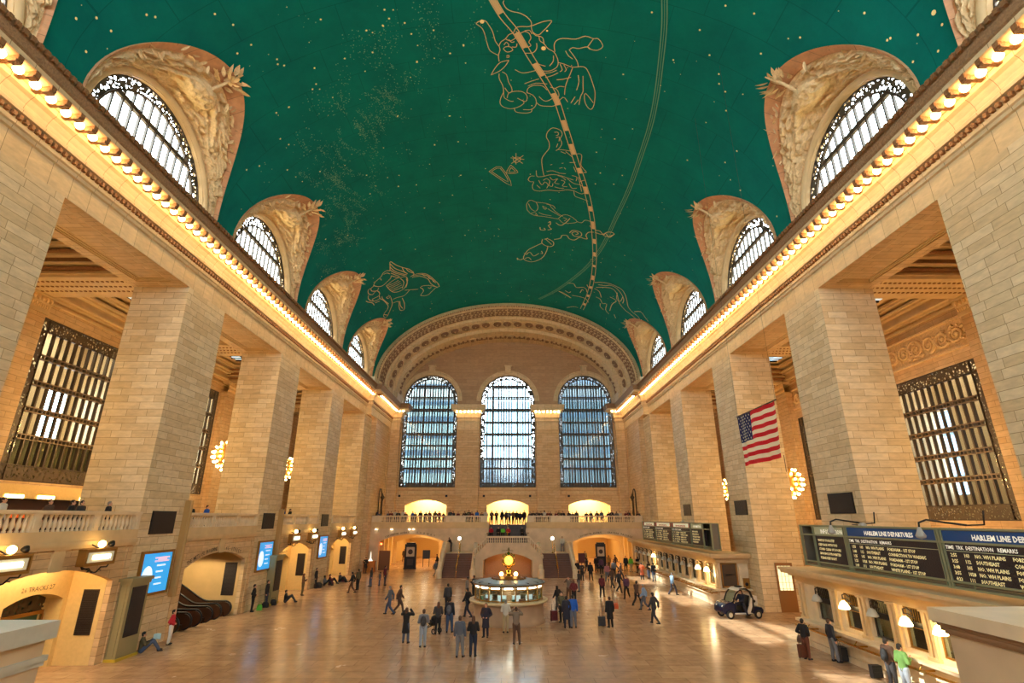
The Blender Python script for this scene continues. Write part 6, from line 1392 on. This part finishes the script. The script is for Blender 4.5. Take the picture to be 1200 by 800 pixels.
# ------------------------------------------------------------------ people
def remesh(mb,vox,name,mats,smooth=3):
    me=mb.mesh('tmp'); o=bpy.data.objects.new('tmp',me); COL.objects.link(o)
    m=o.modifiers.new('r','REMESH'); m.mode='VOXEL'; m.voxel_size=vox; m.use_smooth_shade=True
    if smooth: s=o.modifiers.new('s','SMOOTH'); s.iterations=smooth; s.factor=.5
    dg=bpy.context.evaluated_depsgraph_get(); out=bpy.data.meshes.new_from_object(o.evaluated_get(dg)); out.name=name
    bpy.data.objects.remove(o); bpy.data.meshes.remove(me)
    out.materials.clear()
    for q in mats: out.materials.append(q)
    return out
def limb(mb,pts,rad,n=10):
    for i in range(len(pts)-1):
        mb.tube([pts[i],pts[i+1]],[rad[i],rad[i+1]],n)
        mb.ball(pts[i],rad[i],n,7)
    mb.ball(pts[-1],rad[-1],n,7)
def pose(kind):
    J=dict(pel=(0,0,.95),chest=(0,0,1.32),neck=(0,-.005,1.47),head=(0,.01,1.60),tilt=0)
    for s,t in ((-1,'L'),(1,'R')):
        J['sh'+t]=(s*.175,0,1.41); J['el'+t]=(s*.235,-.03,1.13); J['wr'+t]=(s*.25,.04,.89)
        J['hp'+t]=(s*.09,0,.92); J['kn'+t]=(s*.1,.015,.5); J['an'+t]=(s*.11,-.02,.09); J['td'+t]=(s*.25,1)
        J['hd'+t]=(0,.1,-1)
    if kind=='stand': J['anR']=(.16,.06,.09); J['knR']=(.13,.06,.5)
    if kind=='pockets':
        for s,t in ((-1,'L'),(1,'R')): J['el'+t]=(s*.29,-.1,1.15); J['wr'+t]=(s*.15,.13,1.02); J['hd'+t]=(-s*.7,.6,-.3)
    if kind=='hold':
        J['elR']=(.25,.02,1.13); J['wrR']=(.11,.26,1.24); J['hdR']=(-.3,.5,.6); J['elL']=(-.25,.0,1.13); J['wrL']=(-.12,.22,1.12); J['hdL']=(.6,.6,.2); J['tilt']=-.25
    if kind=='photo':
        for s,t in ((-1,'L'),(1,'R')): J['el'+t]=(s*.33,.18,1.36); J['wr'+t]=(s*.12,.3,1.58); J['hd'+t]=(-s*.5,.2,.8)
        J['anR']=(.17,-.06,.09); J['knR']=(.14,.0,.5)
    if kind=='walk':
        J['knR']=(.1,.22,.53); J['anR']=(.1,.30,.1); J['knL']=(-.1,-.04,.5); J['anL']=(-.1,-.36,.14)
        J['elR']=(.24,-.14,1.16); J['wrR']=(.24,-.14,.92); J['elL']=(-.24,.08,1.14); J['wrL']=(-.22,.24,.95); J['chest']=(0,.04,1.32); J['neck']=(0,.05,1.46); J['head']=(0,.08,1.59)
    if kind=='lean':
        J['chest']=(0,.16,1.27); J['neck']=(0,.24,1.38); J['head']=(0,.30,1.50)
        for s,t in ((-1,'L'),(1,'R')): J['sh'+t]=(s*.175,.2,1.33); J['el'+t]=(s*.26,.30,1.15); J['wr'+t]=(s*.1,.48,1.17); J['hd'+t]=(-s*.8,.4,0)
    if kind in('sitfloor','sitdrive','sitstep'):
        dz={'sitfloor':-.82,'sitdrive':-.12,'sitstep':-.55}[kind]
        for k in list(J):
            if k in('pel','chest','neck','head') or k[:2] in('sh','el','wr','hp'): J[k]=(J[k][0],J[k][1],J[k][2]+dz)
        for s,t in ((-1,'L'),(1,'R')):
            if kind=='sitfloor': J['kn'+t]=(s*.14,.42,.5); J['an'+t]=(s*.13,.72,.09); J['el'+t]=(s*.25,.12,.36); J['wr'+t]=(s*.1,.33,.46); J['hd'+t]=(-s*.4,.8,.1)
            if kind=='sitstep': J['kn'+t]=(s*.15,.42,.42); J['an'+t]=(s*.13,.46,.0); J['el'+t]=(s*.24,.14,.62); J['wr'+t]=(s*.08,.34,.5); J['hd'+t]=(-s*.4,.8,-.1)
            if kind=='sitdrive': J['kn'+t]=(s*.12,.42,.83); J['an'+t]=(s*.12,.55,.44); J['el'+t]=(s*.25,.15,1.05); J['wr'+t]=(s*.14,.4,1.0); J['hd'+t]=(-s*.2,.9,.1)
        if kind=='sitdrive': J['knL']=(-.38,.3,.72); J['anL']=(-.5,.22,.3)
    return J
def hand(mb,w,d,s):
    w=Vector(w); d=Vector(d).normalized(); side=d.cross(Vector((0,0,1)))
    if side.length<.2: side=Vector((0,1,0))
    side.normalize(); nn=side.cross(d)
    mb.tube([w,w+d*.05,w+d*.09],[.027,.036,.034],8); mb.ball(w+d*.06,(.03,.03,.035),8,6)
    for i,L in enumerate((.062,.075,.07,.055)):
        b=w+d*.085+side*((i-1.5)*.019); m=b+d*(L*.5)+nn*.006; e=m+d*(L*.38)-nn*.018*-1
        mb.tube([b,m,e],[.0105,.0095,.008],6); mb.ball(e,.008,6,5)
    b=w+d*.03+side*(-.03*s); m=b+d*.035-side*(.02*s); e=m+d*.03; mb.tube([b,m,e],[.012,.011,.009],6); mb.ball(e,.009,6,5)
def figure(kind):
    J=pose(kind); V=lambda k:Vector(J[k]); out={}
    mb=MB(); h=V('head'); M=Matrix.Translation(h)@Matrix.Rotation(J['tilt'],4,'X')
    mb.ball((0,-.012,.025),(.074,.094,.098),16,12,M=M); mb.ball((0,.022,-.04),(.056,.068,.072),14,10,M=M); mb.ball((0,.045,-.085),(.028,.03,.025),10,7,M=M)
    mb.tube([M@Vector((0,.082,.02)),M@Vector((0,.102,-.022))],[.01,.018],8); mb.ball((0,.098,-.024),(.016,.014,.012),8,6,M=M)
    mb.ball((0,.082,-.052),(.024,.014,.008),8,5,M=M); mb.ball((0,.082,-.064),(.02,.013,.008),8,5,M=M); mb.ball((0,.078,.036),(.045,.016,.009),8,5,M=M)
    for s in (-1,1): mb.ball((s*.076,-.008,-.008),(.012,.024,.034),8,6,M=M); mb.ball((s*.038,.068,-.025),(.02,.018,.02),8,6,M=M)
    limb(mb,[V('chest'),V('neck'),h+Vector((0,0,-.06))],[.09,.058,.052])
    limb(mb,[V('pel'),V('pel').lerp(V('chest'),.5),V('chest')],[.12,.11,.125])
    for t,s in (('L',-1),('R',1)):
        limb(mb,[V('chest').lerp(V('neck'),.5),V('sh'+t),V('el'+t),V('wr'+t)],[.07,.055,.04,.027]); hand(mb,J['wr'+t],J['hd'+t],s)
        limb(mb,[V('hp'+t),V('kn'+t),V('an'+t)],[.085,.055,.038]); 
    body=remesh(mb,.0105,'body',[SKIN[0],EYE],2)
    # eyes
    e=MB(); 
    for s in (-1,1): e.ball((s*.03,.079,.016),(.012,.008,.009),8,6,M=M)
    bm=bmesh.new(); bm.from_mesh(body); n0=len(bm.faces); bm.from_mesh(e.mesh('e')); bm.faces.ensure_lookup_table()
    for f in bm.faces[n0:]: f.material_index=1; f.smooth=True
    bm.to_mesh(body); bm.free(); out['body']=body
    def torso(mb,g):
        g+=.010
        P,C,K=V('pel'),V('chest'),V('neck'); up=(C-P).normalized(); 
        for u,rx,ry in ((-.05,.16,.12),(.05,.16,.12),(.15,.158,.118),(.25,.155,.115),(.35,.152,.113),(.47,.155,.115),(.6,.16,.118),(.72,.168,.12),(.85,.175,.122),(.95,.175,.12),(1.05,.17,.112),(1.2,.13,.09)):
            c=P.lerp(C,u); mb.ball(c,(rx+g,ry+g,.12),16,11)
        for t in 'LR': limb(mb,[C.lerp(K,.55),V('sh'+t),V('el'+t),V('wr'+t)],[.085+g,.068+g,.056+g,.042+g])
        mb.lathe([(.062+g,-.02),(.072+g,.01),(.068+g,.04)],12,M=Matrix.Translation(K))
    mb=MB(); torso(mb,.004); out['jacket']=remesh(mb,.019,'jacket',[SKIN[0]],2)
    if kind in('stand','pockets','photo','hold'):
        mb=MB(); torso(mb,.012)
        mb.lathe([(.0,1.02),(.16,1.02),(.18,.9),(.2,.7),(.225,.5),(.2,.47),(0,.5)],18,M=Matrix.Scale(.8,4,(0,1,0))); out['coat']=remesh(mb,.019,'long_coat',[SKIN[0]],2)
    mb=MB()
    mb.ball(V('pel')+Vector((0,0,-.02)),(.172,.135,.115),14,9)
    for t in 'LR': limb(mb,[V('hp'+t),V('hp'+t).lerp(V('kn'+t),.5),V('kn'+t),V('kn'+t).lerp(V('an'+t),.5),V('an'+t)],[.112,.1,.08,.073,.062])
    out['trousers']=remesh(mb,.019,'trousers',[SKIN[0]],2)
    for t in 'LR':
        mb=MB(); a=V('an'+t); dx,dy=J['td'+t]; n_=math.hypot(dx,dy); d=Vector((dx/n_,dy/n_,0)); s_=Vector((-d.y,d.x,0)); z=min(0,0)
        R=Matrix((s_*-1,d,Vector((0,0,1)))).transposed().to_4x4(); R.translation=Vector((a.x,a.y,a.z-.09))
        mb.ball((0,.06,.035),(.045,.135,.04),12,7,M=R); mb.ball((0,-.02,.05),(.042,.06,.06),10,7,M=R); mb.box(-.04,.04,-.07,.17,0,.018,M=R)
        out['shoe'+t]=remesh(mb,.012,'shoe',[SKIN[0]],1)
    for style in ('short','long'):
        mb=MB(); mb.ball((0,-.022,.04),(.085,.1,.1),16,12,M=M)
        if style=='long':
            mb.ball((0,-.06,-.04),(.088,.06,.11),12,9,M=M); mb.ball((0,-.07,-.14),(.085,.045,.1),12,9,M=M)
            for s in (-1,1): mb.ball((s*.072,-.01,-.05),(.022,.05,.1),8,7,M=M)
        else: mb.ball((0,-.045,-.02),(.078,.06,.07),12,9,M=M)
        # cut away the face
        hm=remesh(mb,.013,'hair',[SKIN[0]],1); bm=bmesh.new(); bm.from_mesh(hm); Mi=M.inverted()
        kill=[v for v in bm.verts if (lambda p:p.y>.045 and p.z<.075 and abs(p.x)<.075)(Mi@v.co)]
        bmesh.ops.delete(bm,geom=kill,context='VERTS'); bm.to_mesh(hm); bm.free(); out['hair_'+style]=hm
    return out
SKIN=[mat('skin_light',(214,160,128),.55),mat('skin_tan',(176,120,88),.55),mat('skin_brown',(112,74,54),.55)]
EYE=mat('dark_eye',(30,24,22),.3)
CC=dict(black=(26,25,28),charcoal=(56,54,58),grey=(122,120,122),slate=(88,94,106),darknavy=(32,35,46),inknavy=(38,38,54),palegrey=(196,192,180),taupe=(122,108,94),olive=(84,76,52),royal=(28,92,190),maroon=(104,38,44),
 rust=(170,84,50),green=(96,190,60),sky=(132,164,204),brown=(92,66,50),leaf=(96,134,66),red=(190,38,50),umber=(84,62,52),plum=(92,56,80),rose=(170,110,116),ochre=(160,116,50),blackwhite=(60,56,60),redblack=(96,28,34),
 grey_jean=(78,86,104),pale_jean=(150,160,174),jean=(66,82,112),darkjean=(42,48,66),greyjean=(110,112,124),khaki=(176,160,124),white=(226,222,212),chestnut=(98,52,34))
HC=dict(brown=(74,50,36),dark=(34,28,26),auburn=(96,52,34),black=(20,18,20),grey=(140,134,126))
cm=lambda n:mat('cloth_'+n,CC[n],.8,bump=.15,bscale=30)
hmx=lambda n:mat('hair_'+n,HC[n],.7)
FIG={}
def person(x,y,z,kind,rz,h,top,bot,hair,coat,label,group=None,full=True):
    if kind not in FIG: FIG[kind]=figure(kind)
    F=FIG[kind]; s=h/1.715
    t=thing('person',label,'person',(x,y,z),math.radians(rz),group); t.scale=(s,s,s)
    def part(nm,me,m):
        o=bpy.data.objects.new(nm,me); COL.objects.link(o); o.parent=t
        o.material_slots[0].link='OBJECT'; o.material_slots[0].material=m; return o
    sk=SKIN[(hash_(label))%7%3 if hash_(label)%3==0 else 0]
    b=part('body',F['body'],sk)
    if coat and 'coat' in F: part('long_coat',F['coat'],cm(top))
    else: part('jacket',F['jacket'],cm(top))
    part('trousers',F['trousers'],cm(bot))
    for q in 'LR': part('shoe',F['shoe'+q],cm('black'))
    hn,_,lg=hair.partition('_'); part('hair',F['hair_long' if lg else 'hair_short'],hmx(hn))
    return t
def hash_(s): return sum((i+1)*ord(c) for i,c in enumerate(s))
for p in PEOPLE:
    x,y,k,rz,h,a,b,hr,co,lb=p; person(x,y,0,k,rz,h,a,b,hr,co,lb)
person(-17.75,29.0,0,'sitfloor',-55,1.74,'olive','jean','dark',0,'person in olive jacket sitting against the first pier reading a paper')
person(-17.2,44.9,0,'sitfloor',-70,1.7,'black','charcoal','dark',0,'person in black sitting on the floor below the second screen')
person(-17.8,55.6,0,'sitfloor',-80,1.7,'slate','black','dark',0,'person in slate sitting at the third pier, nearest of the seated row')
person(-17.7,56.9,0,'sitfloor',-60,1.7,'maroon','black','brown',0,'person in maroon sitting at the third pier, middle of the seated row')
person(-17.2,58.5,0,'sitfloor',-100,1.7,'charcoal','black','dark',0,'person in charcoal sitting at the third pier, farthest of the seated row')
person(15.85,38.32,0,'sitdrive',118,1.78,'inknavy','inknavy','brown',0,'officer in dark uniform sitting in the electric cart with one leg out')
person(-7.0,69.6,2.25,'lean',110,1.76,'black','charcoal','dark',0,'person in black leaning on the wall at the top of the left flight')
person(7.0,70.3,2.25,'stand',170,1.76,'palegrey','grey','dark',0,'person in pale shirt at the top of the right flight')
for i,(x,c,hr) in enumerate(((-2.0,'red','grey'),(-1.1,'black','dark'),(-.55,'green','dark'),(.15,'red','dark'),(1.9,'black','dark'))):
    person(x,69.9-.5+.06*i,4.02,'sitstep',180,1.7,c,'black',hr,0,'person in %s sitting on the dark central flight, %s'%(c,['leftmost, in red','in black beside the leftmost','in green','in red near the middle rail','at the right end'][i]))
rs=random.Random(21)
tops=['black','charcoal','darknavy','inknavy','slate','brown','black','umber','royal','maroon','palegrey','olive']
og=['first','second','third','fourth','fifth','sixth','seventh','eighth','ninth','tenth','eleventh','twelfth','thirteenth','fourteenth','fifteenth','sixteenth','seventeenth','eighteenth','nineteenth','twentieth','twenty-first','twenty-second','twenty-third','twenty-fourth','twenty-fifth']
for i,x in enumerate((-2.2,-1.55,-.75,-.15,.3,.8,1.3,1.8,2.35)):
    c=rs.choice(tops[:7]); person(x*.98,74.95+(.75 if i%2 else 0),5.4,rs.choice(('stand','hold','pockets')),180+rs.uniform(-30,30),rs.uniform(1.66,1.84),c,rs.choice(('black','charcoal','darkjean')),rs.choice(('dark','brown')),0,'person in %s at the head of the central flight, %s from left'%(c,og[i]))
XL=[-17.25,-16.8,-15.7,-15.3,-14.9,-14.3,-13.7,-13.3,-12.5,-12.0,-11.6,-10.9,-10.4,-9.4,-9.0,-8.2,-7.7,-7.1,-6.6,-5.6,-5.0,-4.6,-4.0,-3.4,-2.95]
for i,x in enumerate(XL):
    c=rs.choice(tops); person(x+rs.uniform(-.12,.12),(71.98 if i%2 else 72.5+rs.uniform(0,.2)),5.4,'lean' if i%2 else rs.choice(('stand','hold')),180+rs.uniform(-25,25),rs.uniform(1.6,1.82),c,rs.choice(('black','darkjean','charcoal')),rs.choice(('dark','brown','brown_long','black')),0,'person in %s at the far rail left of the stairs, %s from left'%(c,og[i]),'people at the far rail, left')
XR=[3.0,3.4,3.9,4.4,4.9,5.4,5.8,6.3,6.9,7.4,8.2,8.6,9.3,10.5,11.0,11.9,12.6,13.4,14.0,14.5,15.1,15.6,16.2,17.3]
for i,x in enumerate(XR):
    c=rs.choice(tops); person(x+rs.uniform(-.12,.12),(71.98 if i%2 else 72.5+rs.uniform(0,.2)),5.4,'lean' if i%2 else rs.choice(('stand','hold')),180+rs.uniform(-25,25),rs.uniform(1.6,1.82),c,rs.choice(('black','darkjean','charcoal')),rs.choice(('dark','brown','brown_long','black')),0,'person in %s at the far rail right of the stairs, %s from left'%(c,og[i]),'people at the far rail, right')
for i,(x,y,c,hr,nm) in enumerate(((-19.4,21.2,'white','brown','near the left photo edge'),(-19.6,23.6,'umber','brown','second from the left edge'),(-19.5,24.7,'black','dark','third'),(-19.7,25.5,'charcoal','dark','fourth'),(-19.3,26.7,'black','grey','with grey cap beside the nearest pier'),(-19.3,33.0,'plum','dark','left end above the escalators'),(-19.5,33.9,'black','dark','second above the escalators'),(-19.2,35.2,'royal','dark','in blue above the escalators'),(-19.3,46.3,'black','dark','left above the second passage'),(-19.3,47.4,'royal','dark','middle above the second passage'),(-19.3,48.8,'black','dark','right above the second passage'))):
    person(x,y,5.35,'stand',-90 if i%2 else rs.uniform(-160,-20),1.66,c,'black',hr,0,'person at the left balcony balustrade, %s'%nm)
# ------------------------------------------------------------------ luggage, stroller, bags
def suitcase(x,y,rz,col,label,h=.62,handle=True,z=0):
    t=thing('suitcase',label,'suitcase',(x,y,z),math.radians(rz)); m=mat('case_'+col,CC[col],.5)
    r=MB(); r.box(-.2,.2,-.13,.13,.06,h); r.box(-.17,.17,-.15,-.13,.12,h*.55); r.box(-.17,.17,-.15,-.13,h*.6,h-.08); obj('shell',r,m,t)
    r=MB(); 
    for sx in (-.14,.14): r.tube([(sx,.1,.04-.0),(sx,.14,.04)],.04,8)
    obj('wheel',r,RUBBER,t)
    if handle: r=MB(); r.tube([(-.1,.1,h),(-.1,.1,h+.35),(.1,.1,h+.35),(.1,.1,h)],.012,6); obj('handle',r,BLACKM,t)
    return t
suitcase(3.18,37.1,20,'maroon','maroon wheeled suitcase beside the long-haired person')
suitcase(14.2,27.8,10,'chestnut','brown wheeled suitcase at the near booth end',.6)
suitcase(15.72,27.2,80,'black','black wheeled suitcase beside the person in grey trousers at the near counter')
suitcase(5.95,35.4,10,'charcoal','dark wheeled case left of the long-coated person with the orange bag',.55)
suitcase(16.0-.55,24.55,0,'black','black suitcase at the feet of the near counter pair',.5,False)
def bag(x,y,z,col,label,w=.3,h=.3,strap=0,rz=0,nm='handbag'):
    t=thing(nm,label,'bag',(x,y,z),math.radians(rz)); m=mat('bag_'+col,CC[col],.6); r=MB(); r.ball((0,0,h*.48),(w*.5,w*.28,h*.5),12,8); r.box(-w*.42,w*.42,-w*.2,w*.2,.0,h*.5); r.box(-w*.3,w*.3,-w*.27,-w*.2,h*.15,h*.5); obj('pouch',r,m,t)
    r=MB(); r.tube([(-w*.35,0,h*.7),(-w*.2,0,h+max(.1,strap)),(w*.2,0,h+max(.1,strap)),(w*.35,0,h*.7)],.012,6); obj('strap',r,m,t); return t
CC.update(orange=(210,92,44),pinkbag=(176,96,140))
bag(14.2,27.8,.67,'brown','round dark brown bag resting on the brown suitcase',.42,.34)
bag(6.86,35.33,.98,'orange','orange shoulder bag on the long-coated person on the right floor',.34,.36,.12)
bag(-17.6,41.35,0,'green','green shopping bag on the floor by the black suit',.4,.4)
bag(-17.7,42.5,0,'black','black holdall left of the tall person below the second screen',.55,.4)
bag(-17.6,43.6,0,'black','black holdall right of the tall person below the second screen',.55,.42)
bag(-17.8,53.9,0,'black','large black bag beside the standing person at the third pier',.8,.5)
bag(-16.9,58.9,0,'maroon','dark red bag at the end of the seated row',.7,.35)
bag(-17.35,56.2,0,'redblack','dark red bag in the middle of the seated row',.6,.35)
def backpack(x,y,z,rz,col,label):
    t=thing('backpack',label,'backpack',(x,y,z),math.radians(rz)); m=mat('pack_'+col,CC[col],.7); r=MB(); r.ball((0,0,.22),(.15,.09,.24),12,9); r.ball((0,-.07,.14),(.11,.05,.12),10,7); obj('pack',r,m,t)
    r=MB()
    for s in (-1,1): r.tube([(s*.09,.06,.4),(s*.1,.2,.42),(s*.1,.26,.25),(s*.09,.1,.03)],.014,6)
    obj('strap',r,m,t)
for p in PEOPLE:
    for key,col in (('with a grey backpack','charcoal'),('dark backpack','slate'),('black backpack','black')):
        if key in p[9] and 'behind the one' not in p[9]:
            a=math.radians(p[3]); backpack(p[0]+math.sin(a)*.2,p[1]-math.cos(a)*.2,1.0,p[3],col,'%s backpack worn by the one in %s'%(col,p[9].split(' with')[0].split(' in ')[-1] if 'jacket with' in p[9] or 'jacket,' not in p[9] else p[9].split(',')[0].split(' in ')[-1]))
t=thing('stroller','black three-wheeled stroller with a folded hood, left foreground','stroller',(-4.15,33.55,0),math.radians(60))
r=MB(); r.tube([(0,-.55,1.0),(0,-.3,.75),(0,.1,.35),(0,.45,.2)],.02,6)
for s in (-1,1): r.tube([(s*.22,-.6,1.02),(s*.24,-.3,.7),(s*.22,.2,.3),(s*.05,.5,.18)],.018,6); r.tube([(s*.24,-.3,.7),(s*.26,-.35,.2)],.018,6)
r.tube([(-.22,-.6,1.02),(.22,-.6,1.02)],.022,6); obj('frame',r,BLACKM,t)
r=MB(); r.ball((0,-.05,.55),(.22,.3,.18),12,8); r.ball((0,-.2,.78),(.24,.22,.16),12,8); obj('seat_and_hood',r,cm('black'),t)
for x,y in ((-.28,-.35),(.28,-.35),(0,.5)):
    M=Matrix.Translation((x,y,.15))@Matrix.Rotation(PI/2,4,'Y'); r=MB(); r.lathe([(.1,-.02),(.15,-.02),(.15,.02),(.1,.02),(.1,-.02)],18,M=M); r.lathe([(.03,-.02),(.03,.02)],8,M=M)
    for q in range(5): r.box(.03,.1,-.006,.006,-.005,.005,0,M@Matrix.Rotation(2*PI*q/5,4,'Z'))
    obj('wheel',r,RUBBER,t)
t=thing('newspaper','pale blue folded paper held by the person sitting at the first pier','paper',(-17.3,29.35,.5),math.radians(35)); r=MB(); r.add([(-.16,0,0),(0,.03,.02),(0,.03,.28),(-.16,0,.26),(.16,0,0),(.16,0,.26)],[(0,1,2,3),(1,4,5,2)]); obj('sheet',r,mat('pale_blue_paper',(170,210,220),.8),t,recalc=False)
# ------------------------------------------------------------------ outside: towers seen through the windows
def tower(x0,x1,y0,y1,h,label,c=(120,150,180)):
    t=thing('office_tower',label,'building',((x0+x1)/2,(y0+y1)/2,0),kind='structure'); w,d=(x1-x0)/2,(y1-y0)/2
    r=MB(); r.box(-w,w,-d,d,-5,h); obj('facade',r,mat('blue_grey_facade_%d'%c[0],c,.4),t)
    r=MB(); z=4
    while z<h-3:
        r.box(-w-.1,w+.1,-d-.1,d+.1,z,z+1.3); z+=4.2
    obj('window_bands',r,mat('dark_window_bands',(64,76,88),.3,.2),t)
tower(-30,-9,130,150,58,'grey tower behind the left far window',(138,138,130)); tower(9.5,32,125,150,64,'blue-grey tower behind the right far window',(84,88,90)); tower(-9,9.5,150,165,22,'low tower behind the middle far window',(96,112,124))
for i,(y,h) in enumerate(((30,62),(58,66),(86,62))): tower(82,100,y,y+14,h,'blue-grey tower beyond the right lunette windows, %s'%['nearest','middle','farthest'][i],(120,150,180))
# ------------------------------------------------------------------ sky, camera, view
wd=bpy.data.worlds.new('overcast_sky'); SC.world=wd; wd.use_nodes=True; nt=wd.node_tree; bg=nt.nodes['Background']
g=N(nt,'ShaderNodeTexCoord'); sp=N(nt,'ShaderNodeSeparateXYZ'); nt.links.new(g.outputs['Generated'],sp.inputs[0])
mr=N(nt,'ShaderNodeMapRange'); mr.inputs[1].default_value=-1; mr.inputs[2].default_value=1; mr.inputs[3].default_value=SKYL; mr.inputs[4].default_value=SKYR
nt.links.new(sp.outputs[0],mr.inputs[0]); nt.links.new(mr.outputs[0],bg.inputs['Strength']); bg.inputs['Color'].default_value=(.86,.94,1,1)
for x,y,z,rx,ry,rzz,sx,sy in [(c,YF+1.6,19,-PI/2,0,0,8.4,17.5) for c in FW]+[(c,YB-1,23,PI/2,0,0,8.4,9.5) for c in FW]+[(s*(W+1.0),bayc(k),25.3,0,s*PI/2,0,6.5,9.4) for s in (-1,1) for k in range(-2,4)]:
    L=bpy.data.lights.new('daylight_portal','AREA'); L.shape='RECTANGLE'; L.size=sx; L.size_y=sy; L.cycles.is_portal=True
    o=bpy.data.objects.new('daylight_portal',L); COL.objects.link(o); o.location=(x,y,z); o.rotation_euler=(rx,ry,rzz); o['kind']='structure'; o['label']='window daylight'; o['category']='daylight'
L=bpy.data.lights.new('sunlight','SUN'); L.energy=SUN; L.angle=.01; L.color=(1,.95,.85); o=bpy.data.objects.new('sunlight',L); COL.objects.link(o); o.rotation_euler=Vector((34.3,-1.5,-26)).to_track_quat('-Z','Y').to_euler(); o.location=(-60,30,70); o['kind']='structure'; o['label']='sunlight'; o['category']='daylight'
# sunlight slanting in low through the left windows onto the right booths
cam=bpy.data.cameras.new('camera'); co=bpy.data.objects.new('camera',cam); COL.objects.link(co); SC.camera=co
F_,yaw,pitch,roll,xc=606.733,.0038024,.3281349,.0003227,.33641
cy,sy,cp,sp_=math.cos(yaw),math.sin(yaw),math.cos(pitch),math.sin(pitch)
f_=Vector((sy*cp,cy*cp,sp_)); r_=Vector((cy,-sy,0)); u_=r_.cross(f_); cr,sr=math.cos(roll),math.sin(roll); r2=r_*cr+u_*sr; u2=u_*cr-r_*sr
Mx=Matrix((r2,u2,-f_)).transposed().to_4x4(); Mx.translation=Vector((xc,0,6.26)); co.matrix_world=Mx
cam.sensor_width=36; cam.sensor_fit='HORIZONTAL'; cam.lens=F_*36/1200; cam.clip_start=.1; cam.clip_end=600
vs=SC.view_settings; vs.view_transform='Standard'; vs.look='None'; vs.gamma=1; vs.use_curve_mapping=False; vs.exposure=EXPO
cy_=SC.cycles; cy_.max_bounces=7; cy_.diffuse_bounces=5; cy_.glossy_bounces=3; cy_.transparent_max_bounces=12; cy_.transmission_bounces=3; cy_.caustics_reflective=False; cy_.caustics_refractive=False
cy_.sample_clamp_indirect=6; cy_.use_denoising=True; cy_.use_light_tree=True
